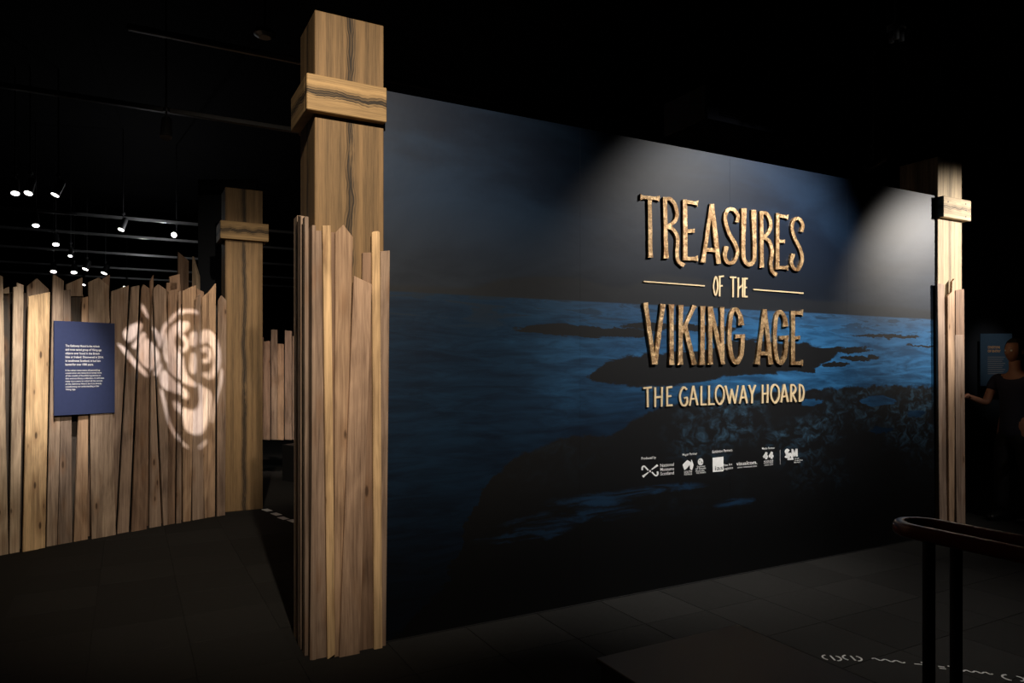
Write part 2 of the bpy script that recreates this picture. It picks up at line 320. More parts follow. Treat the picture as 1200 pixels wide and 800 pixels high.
DATA = {"lines":{"treasures":[["T",[[[[1.8301,2.7503],[1.845,2.7594],[1.8594,2.7642],[1.8735,2.7642],[1.8877,2.7655],[1.9017,2.7652],[1.916,2.7662],[1.9302,2.7661],[1.9445,2.7677],[1.9588,2.7679],[1.9732,2.7688],[1.9873,2.7658],[2.001,2.76]],[[1.8349,2.7979],[1.848,2.7896],[1.8618,2.7873],[1.8758,2.7874],[1.8901,2.7897],[1.9042,2.7892],[1.9185,2.7911],[1.9327,2.7916],[1.947,2.7918],[1.9612,2.7917],[1.9757,2.7928],[1.9903,2.796],[2.0057,2.8056]]],
[[[1.8988,2.7766],[1.8978,2.7415],[1.8987,2.7067],[1.8997,2.6718],[1.9009,2.637],[1.9,2.6019],[1.9021,2.5672],[1.9019,2.5322],[1.9029,2.4973],[1.902,2.4623],[1.9032,2.4274],[1.9037,2.3925],[1.9012,2.3573]],[[1.9342,2.7809],[1.9326,2.7456],[1.933,2.7106],[1.9346,2.6757],[1.9349,2.6407],[1.9353,2.6057],[1.9368,2.5707],[1.9376,2.5357],[1.9369,2.5006],[1.9379,2.4656],[1.9377,2.4305],[1.9414,2.3957],[1.9448,2.3609]]]]],["R",[[[[2.0346,2.7966],[2.0366,2.7605],[2.0377,2.7243],[2.0381,2.688],[2.0392,2.6518],[2.0412,2.6157],[2.0424,2.5795],[2.042,2.5431],[2.0426,2.5068],[2.0445,2.4706],[2.0454,2.4343],[2.0436,2.3978],[2.0384,2.361]],[[2.0733,2.8016],[2.0729,2.7651],[2.0716,2.7284],[2.0736,2.6922],[2.074,2.6558],[2.0753,2.6195],[2.0764,2.5831],[2.0765,2.5467],[2.077,2.5102],[2.0794,2.474],[2.0801,2.4376],[2.0838,2.4014],[2.0891,2.3654]]],
[[[2.0527,2.7717],[2.0624,2.7734],[2.0721,2.7762],[2.0808,2.778],[2.0879,2.7795],[2.0935,2.7802],[2.0975,2.7784],[2.1023,2.7757],[2.1082,2.7718],[2.1146,2.767],[2.1214,2.7613],[2.1261,2.7539],[2.1324,2.747],[2.1368,2.7382],[2.1405,2.7279],[2.1437,2.7169],[2.1475,2.7061],[2.1502,2.6958],[2.1499,2.6862],[2.1478,2.6776],[2.1468,2.6691],[2.143,2.6611],[2.1392,2.6533],[2.1347,2.6458],[2.1293,2.639],[2.1222,2.6332],[2.1145,2.6264],[2.1038,2.6206],[2.0924,2.6141],[2.0797,2.6084],[2.0685,2.6014]],[[2.0506,2.7956],[2.0589,2.7982],[2.0675,2.7997],[2.0773,2.8026],[2.0883,2.8034],[2.1004,2.8038],[2.113,2.8025],[2.1227,2.7972],[2.1317,2.7913],[2.1399,2.7845],[2.1474,2.7767],[2.1557,2.7689],[2.1611,2.7595],[2.1664,2.7494],[2.1705,2.7377],[2.1751,2.7257],[2.1779,2.7131],[2.1803,2.7007],[2.1824,2.689],[2.1803,2.6776],[2.1782,2.6666],[2.1735,2.6559],[2.1684,2.6455],[2.1624,2.6353],[2.1542,2.6256],[2.1429,2.6172],[2.1315,2.6091],[2.1194,2.6019],[2.1073,2.5954],[2.0965,2.5883],[2.0849,2.5827]]],
[[[2.0699,2.5806],[2.0797,2.5771],[2.0904,2.5754],[2.0999,2.5733],[2.1084,2.5711],[2.1153,2.5677],[2.1219,2.5634],[2.1289,2.5575],[2.1369,2.5509],[2.1426,2.5425],[2.1493,2.534],[2.1529,2.5238],[2.1555,2.5129],[2.1571,2.5001],[2.1561,2.4844],[2.1543,2.467],[2.1526,2.449],[2.1495,2.4316],[2.15,2.416],[2.1506,2.4025],[2.1519,2.3901],[2.1514,2.3781],[2.1542,2.3669],[2.1593,2.3566],[2.1639,2.346],[2.1726,2.3371],[2.1834,2.3304],[2.1929,2.3235],[2.203,2.3184],[2.2128,2.3144],[2.2213,2.3092]],[[2.0838,2.6039],[2.0932,2.6017],[2.1025,2.5992],[2.113,2.5971],[2.1242,2.594],[2.1354,2.589],[2.145,2.582],[2.1535,2.5741],[2.1628,2.5662],[2.1715,2.5568],[2.1781,2.5455],[2.1839,2.5331],[2.1878,2.5191],[2.1892,2.5031],[2.1878,2.4854],[2.1866,2.4672],[2.1849,2.4492],[2.183,2.4327],[2.1814,2.4184],[2.181,2.4057],[2.1822,2.3939],[2.1832,2.3834],[2.1853,2.3742],[2.188,2.3662],[2.1924,2.3598],[2.1972,2.3546],[2.2037,2.3504],[2.2121,2.3464],[2.2227,2.3433],[2.2342,2.3398],[2.2463,2.3368]]]]],["E",[[[[2.2205,2.8005],[2.2219,2.764],[2.2217,2.7273],[2.221,2.6906],[2.2207,2.6539],[2.2218,2.6174],[2.2236,2.5809],[2.2232,2.5442],[2.2238,2.5076],[2.2237,2.4709],[2.2234,2.4343],[2.2246,2.3977],[2.2237,2.361]],[[2.2581,2.8049],[2.2582,2.7681],[2.2596,2.7315],[2.2615,2.695],[2.2599,2.658],[2.2622,2.6214],[2.2624,2.5847],[2.2626,2.5479],[2.2626,2.5111],[2.2616,2.4742],[2.2639,2.4377],[2.2632,2.4008],[2.2635,2.364]]],
[[[2.2238,2.7758],[2.2353,2.7765],[2.2467,2.7768],[2.258,2.7763],[2.2693,2.7755],[2.2809,2.7762],[2.292,2.7744],[2.3037,2.7752],[2.3153,2.7754],[2.3266,2.774],[2.3384,2.7751],[2.3489,2.7698],[2.3587,2.7614]],[[2.2292,2.8013],[2.2405,2.801],[2.2518,2.8007],[2.2631,2.8001],[2.2747,2.8006],[2.286,2.7999],[2.2975,2.7997],[2.3092,2.8009],[2.3205,2.7998],[2.3319,2.7989],[2.3438,2.8003],[2.3559,2.8027],[2.3694,2.811]]],
[[[2.2428,2.5623],[2.2502,2.5644],[2.2576,2.5648],[2.2651,2.5645],[2.2726,2.5662],[2.28,2.5664],[2.2875,2.5666],[2.295,2.5679],[2.3025,2.569],[2.3101,2.5682],[2.3176,2.5695],[2.3251,2.569],[2.3327,2.5678]],[[2.2428,2.5885],[2.2502,2.5884],[2.2576,2.5889],[2.2651,2.5901],[2.2726,2.5901],[2.28,2.5909],[2.2875,2.5923],[2.295,2.5924],[2.3025,2.5929],[2.3101,2.5939],[2.3176,2.5947],[2.3251,2.597],[2.3327,2.5993]]],
[[[2.2266,2.3606],[2.238,2.3613],[2.2495,2.3624],[2.261,2.3638],[2.2726,2.3652],[2.2841,2.3658],[2.2957,2.3656],[2.3073,2.3665],[2.319,2.367],[2.3306,2.3683],[2.3423,2.3692],[2.354,2.3668],[2.3658,2.3601]],[[2.2266,2.386],[2.238,2.3862],[2.2495,2.3876],[2.261,2.3892],[2.2726,2.3894],[2.2841,2.3899],[2.2957,2.3909],[2.3073,2.3911],[2.319,2.3935],[2.3306,2.3931],[2.3423,2.3939],[2.354,2.3981],[2.3658,2.4075]]]]],["A",[[[[2.4807,2.7973],[2.4735,2.7604],[2.4671,2.7236],[2.4599,2.6868],[2.451,2.6501],[2.4436,2.6134],[2.4383,2.5767],[2.4315,2.54],[2.4241,2.5035],[2.4166,2.467],[2.4092,2.4305],[2.4009,2.3941],[2.3894,2.3579]],[[2.5178,2.7973],[2.5107,2.7603],[2.5016,2.7233],[2.4968,2.6864],[2.4873,2.6496],[2.4808,2.6127],[2.4747,2.5759],[2.4686,2.5392],[2.4606,2.5025],[2.4528,2.4659],[2.4476,2.4292],[2.4398,2.3927],[2.4384,2.3559]]],
[[[2.4807,2.7936],[2.4871,2.7576],[2.492,2.7212],[2.4974,2.6849],[2.5041,2.6487],[2.5088,2.6122],[2.5141,2.5758],[2.5192,2.5393],[2.5266,2.5031],[2.5315,2.4665],[2.5369,2.4299],[2.5424,2.3933],[2.5481,2.3567]],[[2.5234,2.8019],[2.528,2.7654],[2.533,2.7289],[2.5391,2.6925],[2.5469,2.6565],[2.5507,2.6196],[2.5587,2.5835],[2.5638,2.5468],[2.5689,2.5101],[2.5731,2.4733],[2.5802,2.4368],[2.5873,2.4003],[2.5928,2.3635]]],
[[[2.4431,2.44],[2.4523,2.4417],[2.4614,2.4418],[2.4706,2.4426],[2.4797,2.4425],[2.4888,2.4417],[2.498,2.4418],[2.5074,2.4437],[2.5165,2.4431],[2.5257,2.443],[2.535,2.4429],[2.5443,2.4445],[2.5535,2.4435]],[[2.4454,2.4684],[2.4545,2.4682],[2.4637,2.4695],[2.4728,2.4693],[2.4819,2.4693],[2.4913,2.4712],[2.5004,2.4705],[2.5096,2.4706],[2.5188,2.4709],[2.5281,2.472],[2.5373,2.4717],[2.5467,2.4729],[2.5558,2.4717]]]]],["S",[[[[2.7742,2.6856],[2.7779,2.6941],[2.7786,2.703],[2.7827,2.7125],[2.7861,2.7227],[2.7863,2.7334],[2.7846,2.7442],[2.7803,2.7545],[2.7715,2.7629],[2.7637,2.7719],[2.754,2.7795],[2.7446,2.787],[2.733,2.7919],[2.7198,2.7936],[2.7065,2.7947],[2.6925,2.7944],[2.6783,2.7908],[2.6641,2.7861],[2.6512,2.7789],[2.6418,2.7694],[2.6338,2.7587],[2.6278,2.7465],[2.6236,2.7331],[2.6201,2.7189],[2.6185,2.7036],[2.6197,2.6871],[2.6261,2.6697],[2.631,2.6507],[2.6387,2.6321],[2.6465,2.614],[2.6554,2.5976],[2.6636,2.5819],[2.6756,2.5683],[2.6882,2.5561],[2.6999,2.5446],[2.71,2.5335],[2.7179,2.5221],[2.7257,2.5106],[2.7335,2.4992],[2.737,2.4871],[2.7415,2.4762],[2.7459,2.466],[2.7448,2.4556],[2.7431,2.4446],[2.7397,2.432],[2.7334,2.4194],[2.7243,2.4081],[2.717,2.3984],[2.7112,2.3918],[2.7064,2.3878],[2.6995,2.3868],[2.6925,2.3854],[2.6853,2.3855],[2.6788,2.386],[2.6734,2.3866],[2.669,2.3892],[2.6635,2.3934],[2.6595,2.3999],[2.6542,2.4067],[2.6528,2.415],[2.6511,2.4231],[2.6528,2.432],[2.6539,2.4428],[2.6579,2.455],[2.6628,2.4682],[2.6684,2.4817],[2.6728,2.495]],[[2.7361,2.6875],[2.7381,2.6969],[2.7436,2.7062],[2.7459,2.715],[2.7482,2.7228],[2.7499,2.7293],[2.7484,2.7346],[2.7467,2.741],[2.7416,2.7477],[2.7351,2.7543],[2.7276,2.7598],[2.7218,2.7652],[2.7156,2.7676],[2.7089,2.7682],[2.7014,2.7693],[2.6934,2.7677],[2.6859,2.7675],[2.68,2.7655],[2.6766,2.7617],[2.6709,2.7573],[2.6653,2.75],[2.6596,2.7412],[2.6569,2.7309],[2.6551,2.7198],[2.6536,2.7079],[2.6547,2.6939],[2.6584,2.6776],[2.6639,2.6599],[2.6722,2.6425],[2.679,2.6251],[2.6873,2.6101],[2.6951,2.5966],[2.7068,2.5852],[2.7178,2.5731],[2.7288,2.5607],[2.742,2.5494],[2.7504,2.5359],[2.7592,2.5235],[2.765,2.5104],[2.7724,2.4979],[2.7772,2.4846],[2.7803,2.471],[2.7796,2.4568],[2.779,2.442],[2.7715,2.427],[2.7657,2.4118],[2.7558,2.3982],[2.7464,2.3858],[2.7367,2.3749],[2.7234,2.3672],[2.7088,2.3621],[2.6942,2.3593],[2.68,2.359],[2.6669,2.3612],[2.6548,2.3646],[2.6441,2.37],[2.6353,2.3774],[2.6276,2.386],[2.6214,2.3959],[2.6172,2.4068],[2.6148,2.4185],[2.6137,2.4312],[2.6139,2.4447],[2.6189,2.4583],[2.6215,2.472],[2.6253,2.4852],[2.6292,2.4979]]]]],["U",[[[[2.8016,2.798],[2.8037,2.7387],[2.8042,2.6754],[2.8035,2.612],[2.8041,2.5523],[2.8039,2.5001],[2.8029,2.4589],[2.8051,2.4309],[2.8085,2.4131],[2.8141,2.4018],[2.8196,2.3935],[2.8256,2.3906],[2.8287,2.3857],[2.8356,2.3786],[2.8443,2.3716],[2.8535,2.3653],[2.8656,2.3628],[2.877,2.3596],[2.8899,2.3595],[2.9028,2.3618],[2.9152,2.3658],[2.9257,2.3726],[2.9364,2.3797],[2.944,2.3891],[2.9496,2.3981],[2.955,2.4035],[2.9592,2.4085],[2.9628,2.4168],[2.962,2.4275],[2.9648,2.4445],[2.963,2.4714],[2.9646,2.5114],[2.9625,2.5621],[2.9615,2.6201],[2.9623,2.682],[2.9601,2.7435],[2.9609,2.8016]],[[2.8586,2.8033],[2.8552,2.7431],[2.8527,2.6792],[2.8466,2.6152],[2.8444,2.5553],[2.842,2.5031],[2.8426,2.4626],[2.845,2.4359],[2.8481,2.4206],[2.8499,2.4142],[2.8513,2.4127],[2.8549,2.409],[2.8621,2.4034],[2.8667,2.3969],[2.8728,2.3938],[2.878,2.3912],[2.882,2.3887],[2.886,2.389],[2.888,2.3889],[2.8909,2.3881],[2.8949,2.3907],[2.9007,2.3932],[2.9046,2.3981],[2.9105,2.4023],[2.9143,2.4089],[2.9196,2.4145],[2.9209,2.4173],[2.9209,2.4189],[2.9235,2.4263],[2.9247,2.442],[2.9225,2.4683],[2.924,2.5078],[2.923,2.5582],[2.92,2.6158],[2.9147,2.6767],[2.9105,2.7377],[2.9081,2.7953]]]]],["R",[[[[2.9988,2.7971],[3.0001,2.7607],[3.0017,2.7244],[3.0027,2.6879],[3.0018,2.6513],[3.0025,2.6148],[3.0032,2.5783],[3.0031,2.5418],[3.0048,2.5054],[3.0035,2.4687],[3.0053,2.4323],[3.0035,2.3956],[2.998,2.3587]],[[3.0394,2.8015],[3.039,2.7648],[3.038,2.7281],[3.0392,2.6915],[3.0395,2.6549],[3.0406,2.6183],[3.039,2.5815],[3.0417,2.5451],[3.0408,2.5083],[3.0412,2.4717],[3.0415,2.4351],[3.0428,2.3985],[3.0484,2.3622]]],
[[[3.0182,2.7707],[3.0285,2.7724],[3.0391,2.7741],[3.0481,2.7754],[3.0549,2.7756],[3.0599,2.7768],[3.0638,2.7758],[3.0692,2.7726],[3.0755,2.7668],[3.0816,2.7593],[3.0878,2.7512],[3.0914,2.742],[3.0965,2.7343],[3.0982,2.7261],[3.1026,2.7183],[3.1038,2.7097],[3.1028,2.7009],[3.1039,2.6925],[3.1019,2.6844],[3.0992,2.6763],[3.0961,2.6677],[3.0909,2.6594],[3.0857,2.6511],[3.0806,2.6432],[3.0753,2.6362],[3.0698,2.6306],[3.0632,2.6258],[3.0548,2.6219],[3.0464,2.6171],[3.0382,2.6112],[3.0288,2.6063]],[[3.0176,2.7966],[3.0262,2.7977],[3.0351,2.7991],[3.0457,2.8009],[3.058,2.8024],[3.0719,2.8019],[3.0852,2.7979],[3.0953,2.7909],[3.105,2.7834],[3.113,2.7743],[3.1198,2.7644],[3.1263,2.7547],[3.1315,2.7451],[3.1342,2.7351],[3.1366,2.725],[3.1386,2.7148],[3.1401,2.7044],[3.138,2.6938],[3.138,2.6835],[3.1341,2.673],[3.1297,2.6625],[3.1238,2.6523],[3.1184,2.6422],[3.1109,2.633],[3.1031,2.6244],[3.0943,2.6166],[3.0865,2.6086],[3.0766,2.603],[3.067,2.5983],[3.0594,2.5929],[3.0513,2.5878]]],
[[[3.0321,2.5857],[3.0437,2.5823],[3.0548,2.578],[3.0656,2.5756],[3.0747,2.5728],[3.0827,2.5698],[3.0899,2.5649],[3.0966,2.5568],[3.1023,2.5461],[3.109,2.5346],[3.1151,2.5221],[3.1168,2.5085],[3.12,2.4959],[3.1209,2.4827],[3.1177,2.468],[3.1153,2.4522],[3.1098,2.4361],[3.1067,2.42],[3.104,2.4049],[3.1056,2.3911],[3.1079,2.3783],[3.1101,2.3659],[3.1123,2.3541],[3.1165,2.3432],[3.1213,2.3329],[3.1311,2.3249],[3.1412,2.3185],[3.1505,2.3126],[3.159,2.3074],[3.1661,2.3029],[3.1733,2.2985]],[[3.0483,2.6079],[3.0595,2.6059],[3.0696,2.6023],[3.0815,2.5993],[3.0952,2.5964],[3.1078,2.5899],[3.12,2.5818],[3.1278,2.5704],[3.1366,2.5585],[3.1436,2.545],[3.1483,2.5303],[3.1542,2.5157],[3.1565,2.5002],[3.1555,2.4839],[3.1525,2.4671],[3.1493,2.4504],[3.1466,2.4343],[3.1419,2.4197],[3.1406,2.4067],[3.1415,2.3946],[3.1416,2.3827],[3.1453,2.372],[3.1476,2.3621],[3.1506,2.3534],[3.1543,2.3465],[3.1592,2.3421],[3.1642,2.3385],[3.1715,2.3358],[3.1814,2.3344],[3.1921,2.3316],[3.2029,2.3285]]]]],["E",[[[[3.1806,2.8],[3.1812,2.7632],[3.1808,2.7263],[3.1796,2.6893],[3.1783,2.6523],[3.1781,2.6154],[3.1778,2.5785],[3.1794,2.5417],[3.1774,2.5047],[3.1766,2.4678],[3.1763,2.4309],[3.176,2.394],[3.1752,2.3571]],[[3.2183,2.8037],[3.2183,2.7667],[3.2173,2.7296],[3.2175,2.6926],[3.2173,2.6556],[3.2158,2.6185],[3.2175,2.5816],[3.2161,2.5445],[3.2152,2.5075],[3.2171,2.4706],[3.2158,2.4335],[3.2164,2.3966],[3.2144,2.3594]]],
[[[3.1772,2.7726],[3.1886,2.7718],[3.2003,2.7726],[3.2119,2.7724],[3.2234,2.7719],[3.2349,2.7713],[3.2465,2.7708],[3.2584,2.7715],[3.2697,2.7697],[3.2814,2.7696],[3.2934,2.7705],[3.3042,2.7664],[3.3135,2.7564]],[[3.1832,2.7966],[3.1947,2.7963],[3.2064,2.7969],[3.2179,2.7963],[3.2296,2.7965],[3.2413,2.7964],[3.2528,2.796],[3.2645,2.7956],[3.2759,2.7944],[3.2879,2.7952],[3.2995,2.7946],[3.312,2.7973],[3.3259,2.8052]]],
[[[3.1987,2.5687],[3.2056,2.5692],[3.2124,2.5686],[3.2193,2.569],[3.2263,2.5701],[3.2332,2.5705],[3.2401,2.5703],[3.2471,2.5715],[3.254,2.5706],[3.2609,2.571],[3.2679,2.5715],[3.2749,2.5719],[3.2816,2.5693]],[[3.2003,2.5936],[3.2071,2.5928],[3.214,2.5932],[3.221,2.5949],[3.2279,2.5938],[3.2348,2.5949],[3.2418,2.5961],[3.2486,2.5948],[3.2556,2.5951],[3.2626,2.597],[3.2695,2.5965],[3.2766,2.5983],[3.2838,2.6015]]],
[[[3.1751,2.3629],[3.1868,2.3618],[3.1986,2.3619],[3.2107,2.3633],[3.2225,2.3633],[3.2344,2.3627],[3.2464,2.3637],[3.2583,2.3636],[3.2703,2.3635],[3.2822,2.3632],[3.2942,2.3628],[3.3058,2.3591],[3.3173,2.3539]],[[3.1779,2.3867],[3.1897,2.387],[3.2016,2.3874],[3.2134,2.3873],[3.2252,2.3865],[3.2371,2.3865],[3.2491,2.3872],[3.2611,2.3878],[3.273,2.3872],[3.2851,2.3878],[3.2972,2.3885],[3.3095,2.3906],[3.3226,2.4001]]]]],["S",[[[[3.492,2.6771],[3.4951,2.6871],[3.4978,2.6974],[3.5029,2.7081],[3.5058,2.7195],[3.5078,2.7313],[3.5051,2.7427],[3.5003,2.7536],[3.494,2.7643],[3.4848,2.7739],[3.4757,2.7831],[3.4638,2.7898],[3.4502,2.7939],[3.4359,2.7969],[3.4206,2.7947],[3.4062,2.7905],[3.3917,2.7856],[3.3782,2.7784],[3.3687,2.7684],[3.3594,2.758],[3.3552,2.7456],[3.3509,2.7324],[3.3467,2.7186],[3.3443,2.7043],[3.3451,2.6903],[3.3475,2.6763],[3.3519,2.6623],[3.3581,2.6483],[3.3657,2.6346],[3.3732,2.6209],[3.3824,2.6078],[3.3907,2.5938],[3.4033,2.5813],[3.4131,2.5677],[3.4253,2.5557],[3.434,2.5431],[3.4415,2.5308],[3.4473,2.5179],[3.4538,2.5051],[3.4571,2.4918],[3.4615,2.4792],[3.4633,2.4667],[3.4625,2.4548],[3.4602,2.4426],[3.4575,2.4295],[3.4507,2.4167],[3.4439,2.4049],[3.4372,2.3951],[3.4329,2.3879],[3.4286,2.384],[3.4233,2.383],[3.419,2.3822],[3.4143,2.3808],[3.4093,2.3815],[3.4052,2.3834],[3.4004,2.3869],[3.3918,2.3907],[3.386,2.3979],[3.381,2.4059],[3.3759,2.4138],[3.374,2.4218],[3.3736,2.4304],[3.3788,2.4409],[3.3806,2.4531],[3.3864,2.466],[3.3938,2.4794],[3.3973,2.4926]],[[3.4545,2.6791],[3.4571,2.6897],[3.4604,2.7006],[3.4654,2.7107],[3.4684,2.72],[3.4694,2.728],[3.4695,2.735],[3.4663,2.7422],[3.4616,2.7504],[3.4542,2.7578],[3.4463,2.7641],[3.4402,2.7694],[3.4346,2.7706],[3.4307,2.7719],[3.4241,2.7708],[3.4168,2.7686],[3.4092,2.7659],[3.4029,2.7619],[3.3986,2.7573],[3.3935,2.751],[3.3887,2.7418],[3.384,2.7309],[3.3817,2.719],[3.3807,2.707],[3.3808,2.6954],[3.3823,2.6839],[3.3881,2.6721],[3.394,2.6595],[3.3994,2.646],[3.4082,2.6333],[3.4144,2.6198],[3.4233,2.6075],[3.4342,2.5954],[3.4448,2.5824],[3.4572,2.5698],[3.4672,2.556],[3.4765,2.5422],[3.482,2.5278],[3.4898,2.5141],[3.4936,2.4994],[3.4981,2.4851],[3.4989,2.4704],[3.4996,2.4559],[3.497,2.441],[3.4914,2.4259],[3.4857,2.411],[3.4771,2.3974],[3.4699,2.3849],[3.4601,2.3751],[3.4507,2.3658],[3.4374,2.3598],[3.4231,2.3574],[3.4093,2.3565],[3.3966,2.3587],[3.3845,2.3617],[3.3736,2.3669],[3.365,2.375],[3.3548,2.3831],[3.3472,2.3934],[3.3418,2.4047],[3.3354,2.4163],[3.3354,2.4295],[3.3361,2.4432],[3.3415,2.4567],[3.3437,2.4705],[3.3499,2.4834],[3.3519,2.4961]]]]]],
"of":[["O",[[[[2.5499,2.268],[2.5396,2.2611],[2.5341,2.2506],[2.5288,2.2367],[2.5241,2.2209],[2.5206,2.2052],[2.5191,2.1912],[2.5199,2.1775],[2.5226,2.162],[2.5266,2.1467],[2.5312,2.1333],[2.5362,2.1234],[2.5464,2.1174],[2.5567,2.1243],[2.5618,2.1347],[2.5668,2.1486],[2.5711,2.1644],[2.5743,2.1802],[2.5757,2.1941],[2.5749,2.2079],[2.5725,2.2233],[2.569,2.2387],[2.5647,2.2521],[2.56,2.2621],[2.5499,2.268]],[[2.5499,2.2578],[2.5517,2.2571],[2.5471,2.2481],[2.542,2.2349],[2.5375,2.2197],[2.5341,2.2046],[2.5327,2.1918],[2.5335,2.1791],[2.5361,2.1643],[2.5399,2.1496],[2.5444,2.1369],[2.5485,2.1284],[2.5464,2.1276],[2.5444,2.1283],[2.5487,2.1371],[2.5534,2.1503],[2.5575,2.1655],[2.5606,2.1806],[2.5619,2.1935],[2.5612,2.2063],[2.5589,2.2211],[2.5555,2.2359],[2.5514,2.2487],[2.5476,2.257],[2.5499,2.2578]]]]],["F",[[[[2.5817,2.2674],[2.5816,2.2548],[2.5814,2.2423],[2.5813,2.2297],[2.5811,2.2171],[2.581,2.2045],[2.5808,2.1919],[2.5807,2.1794],[2.5806,2.1668],[2.5804,2.1542],[2.5803,2.1416],[2.5801,2.1291],[2.58,2.1165]],[[2.5973,2.2682],[2.5971,2.2557],[2.597,2.2431],[2.5968,2.2305],[2.5967,2.2179],[2.5965,2.2053],[2.5964,2.1927],[2.5962,2.1801],[2.5961,2.1675],[2.596,2.1549],[2.5958,2.1423],[2.5957,2.1297],[2.5955,2.1171]]],
[[[2.5801,2.2577],[2.5845,2.2584],[2.5888,2.2591],[2.5931,2.2598],[2.5974,2.2605],[2.6018,2.2611],[2.6061,2.2618],[2.6104,2.2625],[2.6148,2.2632],[2.6191,2.2639],[2.6234,2.2646],[2.6278,2.2653],[2.6322,2.2659]],[[2.5781,2.269],[2.5824,2.2697],[2.5867,2.2704],[2.591,2.2711],[2.5954,2.2718],[2.5997,2.2724],[2.604,2.2731],[2.6084,2.2738],[2.6127,2.2745],[2.617,2.2752],[2.6214,2.2759],[2.6257,2.2766],[2.6301,2.2773]]],
[[[2.5889,2.1885],[2.5915,2.189],[2.5941,2.1895],[2.5967,2.1899],[2.5993,2.1904],[2.6019,2.1908],[2.6045,2.1913],[2.6071,2.1917],[2.6097,2.1922],[2.6123,2.1927],[2.6149,2.1931],[2.6175,2.1936],[2.6201,2.194]],[[2.5866,2.1985],[2.5892,2.199],[2.5918,2.1994],[2.5944,2.1999],[2.597,2.2004],[2.5996,2.2008],[2.6022,2.2013],[2.6048,2.2017],[2.6074,2.2022],[2.61,2.2027],[2.6126,2.2031],[2.6152,2.2036],[2.6178,2.204]]]]],["T",[[[[2.692,2.2617],[2.6976,2.2618],[2.7031,2.2619],[2.7087,2.262],[2.7143,2.2622],[2.7199,2.2623],[2.7255,2.2624],[2.7311,2.2625],[2.7368,2.2626],[2.7424,2.2627],[2.748,2.2628],[2.7536,2.2629],[2.7593,2.2631]],[[2.6928,2.2734],[2.6984,2.2735],[2.704,2.2736],[2.7096,2.2737],[2.7152,2.2738],[2.7208,2.274],[2.7264,2.2741],[2.732,2.2742],[2.7376,2.2743],[2.7432,2.2744],[2.7488,2.2745],[2.7545,2.2747],[2.7601,2.2748]]],
[[[2.718,2.269],[2.718,2.2563],[2.718,2.2436],[2.718,2.2309],[2.718,2.2181],[2.718,2.2054],[2.718,2.1927],[2.718,2.18],[2.718,2.1672],[2.718,2.1545],[2.718,2.1418],[2.718,2.1291],[2.718,2.1163]],[[2.7339,2.27],[2.7339,2.2572],[2.7339,2.2445],[2.7339,2.2318],[2.7339,2.219],[2.7339,2.2063],[2.7339,2.1935],[2.7339,2.1808],[2.7339,2.168],[2.7339,2.1553],[2.7339,2.1426],[2.7339,2.1298],[2.7339,2.1171]]]]],["H",[[[[2.7731,2.2698],[2.7728,2.2572],[2.7725,2.2446],[2.7722,2.232],[2.7719,2.2195],[2.7716,2.2069],[2.7713,2.1943],[2.771,2.1817],[2.7707,2.1691],[2.7704,2.1565],[2.7701,2.144],[2.7698,2.1314],[2.7695,2.1188]],[[2.7892,2.2706],[2.7889,2.258],[2.7886,2.2453],[2.7883,2.2327],[2.788,2.2201],[2.7877,2.2075],[2.7874,2.1949],[2.7871,2.1823],[2.7868,2.1697],[2.7865,2.1571],[2.7862,2.1445],[2.7859,2.1319],[2.7856,2.1193]]],
[[[2.8197,2.2699],[2.8195,2.2575],[2.8194,2.2451],[2.8192,2.2327],[2.8191,2.2203],[2.8189,2.2078],[2.8188,2.1954],[2.8186,2.183],[2.8185,2.1706],[2.8183,2.1582],[2.8182,2.1458],[2.818,2.1334],[2.8179,2.121]],[[2.8359,2.2708],[2.8358,2.2583],[2.8356,2.2459],[2.8355,2.2335],[2.8353,2.221],[2.8352,2.2086],[2.835,2.1962],[2.8349,2.1837],[2.8347,2.1713],[2.8346,2.1589],[2.8344,2.1465],[2.8343,2.134],[2.8341,2.1216]]],
[[[2.786,2.1794],[2.7899,2.1822],[2.7937,2.185],[2.7976,2.1878],[2.8015,2.1906],[2.8054,2.1934],[2.8093,2.1963],[2.8132,2.1991],[2.8171,2.2019],[2.821,2.2047],[2.8249,2.2075],[2.8288,2.2104],[2.8327,2.2132]],[[2.7763,2.1866],[2.7801,2.1894],[2.784,2.1922],[2.7879,2.195],[2.7918,2.1978],[2.7957,2.2006],[2.7995,2.2034],[2.8034,2.2062],[2.8073,2.209],[2.8112,2.2119],[2.8151,2.2147],[2.819,2.2175],[2.8229,2.2203]]]]],["E",[[[[2.8413,2.2699],[2.841,2.2576],[2.8407,2.2452],[2.8404,2.2329],[2.8401,2.2206],[2.8398,2.2082],[2.8395,2.1959],[2.8392,2.1836],[2.8389,2.1712],[2.8386,2.1589],[2.8383,2.1466],[2.838,2.1343],[2.8377,2.1219]],[[2.8576,2.2707],[2.8573,2.2583],[2.857,2.246],[2.8567,2.2336],[2.8564,2.2213],[2.8561,2.2089],[2.8558,2.1966],[2.8555,2.1842],[2.8552,2.1719],[2.8549,2.1595],[2.8546,2.1472],[2.8543,2.1348],[2.854,2.1225]]],
[[[2.8454,2.2602],[2.8483,2.2603],[2.8512,2.2604],[2.854,2.2604],[2.8569,2.2605],[2.8598,2.2605],[2.8626,2.2606],[2.8655,2.2606],[2.8684,2.2607],[2.8713,2.2608],[2.8741,2.2608],[2.877,2.2609],[2.8799,2.2609]],[[2.8463,2.2721],[2.8492,2.2721],[2.852,2.2722],[2.8549,2.2722],[2.8578,2.2723],[2.8606,2.2724],[2.8635,2.2724],[2.8664,2.2725],[2.8693,2.2725],[2.8721,2.2726],[2.875,2.2727],[2.8779,2.2727],[2.8808,2.2728]]],
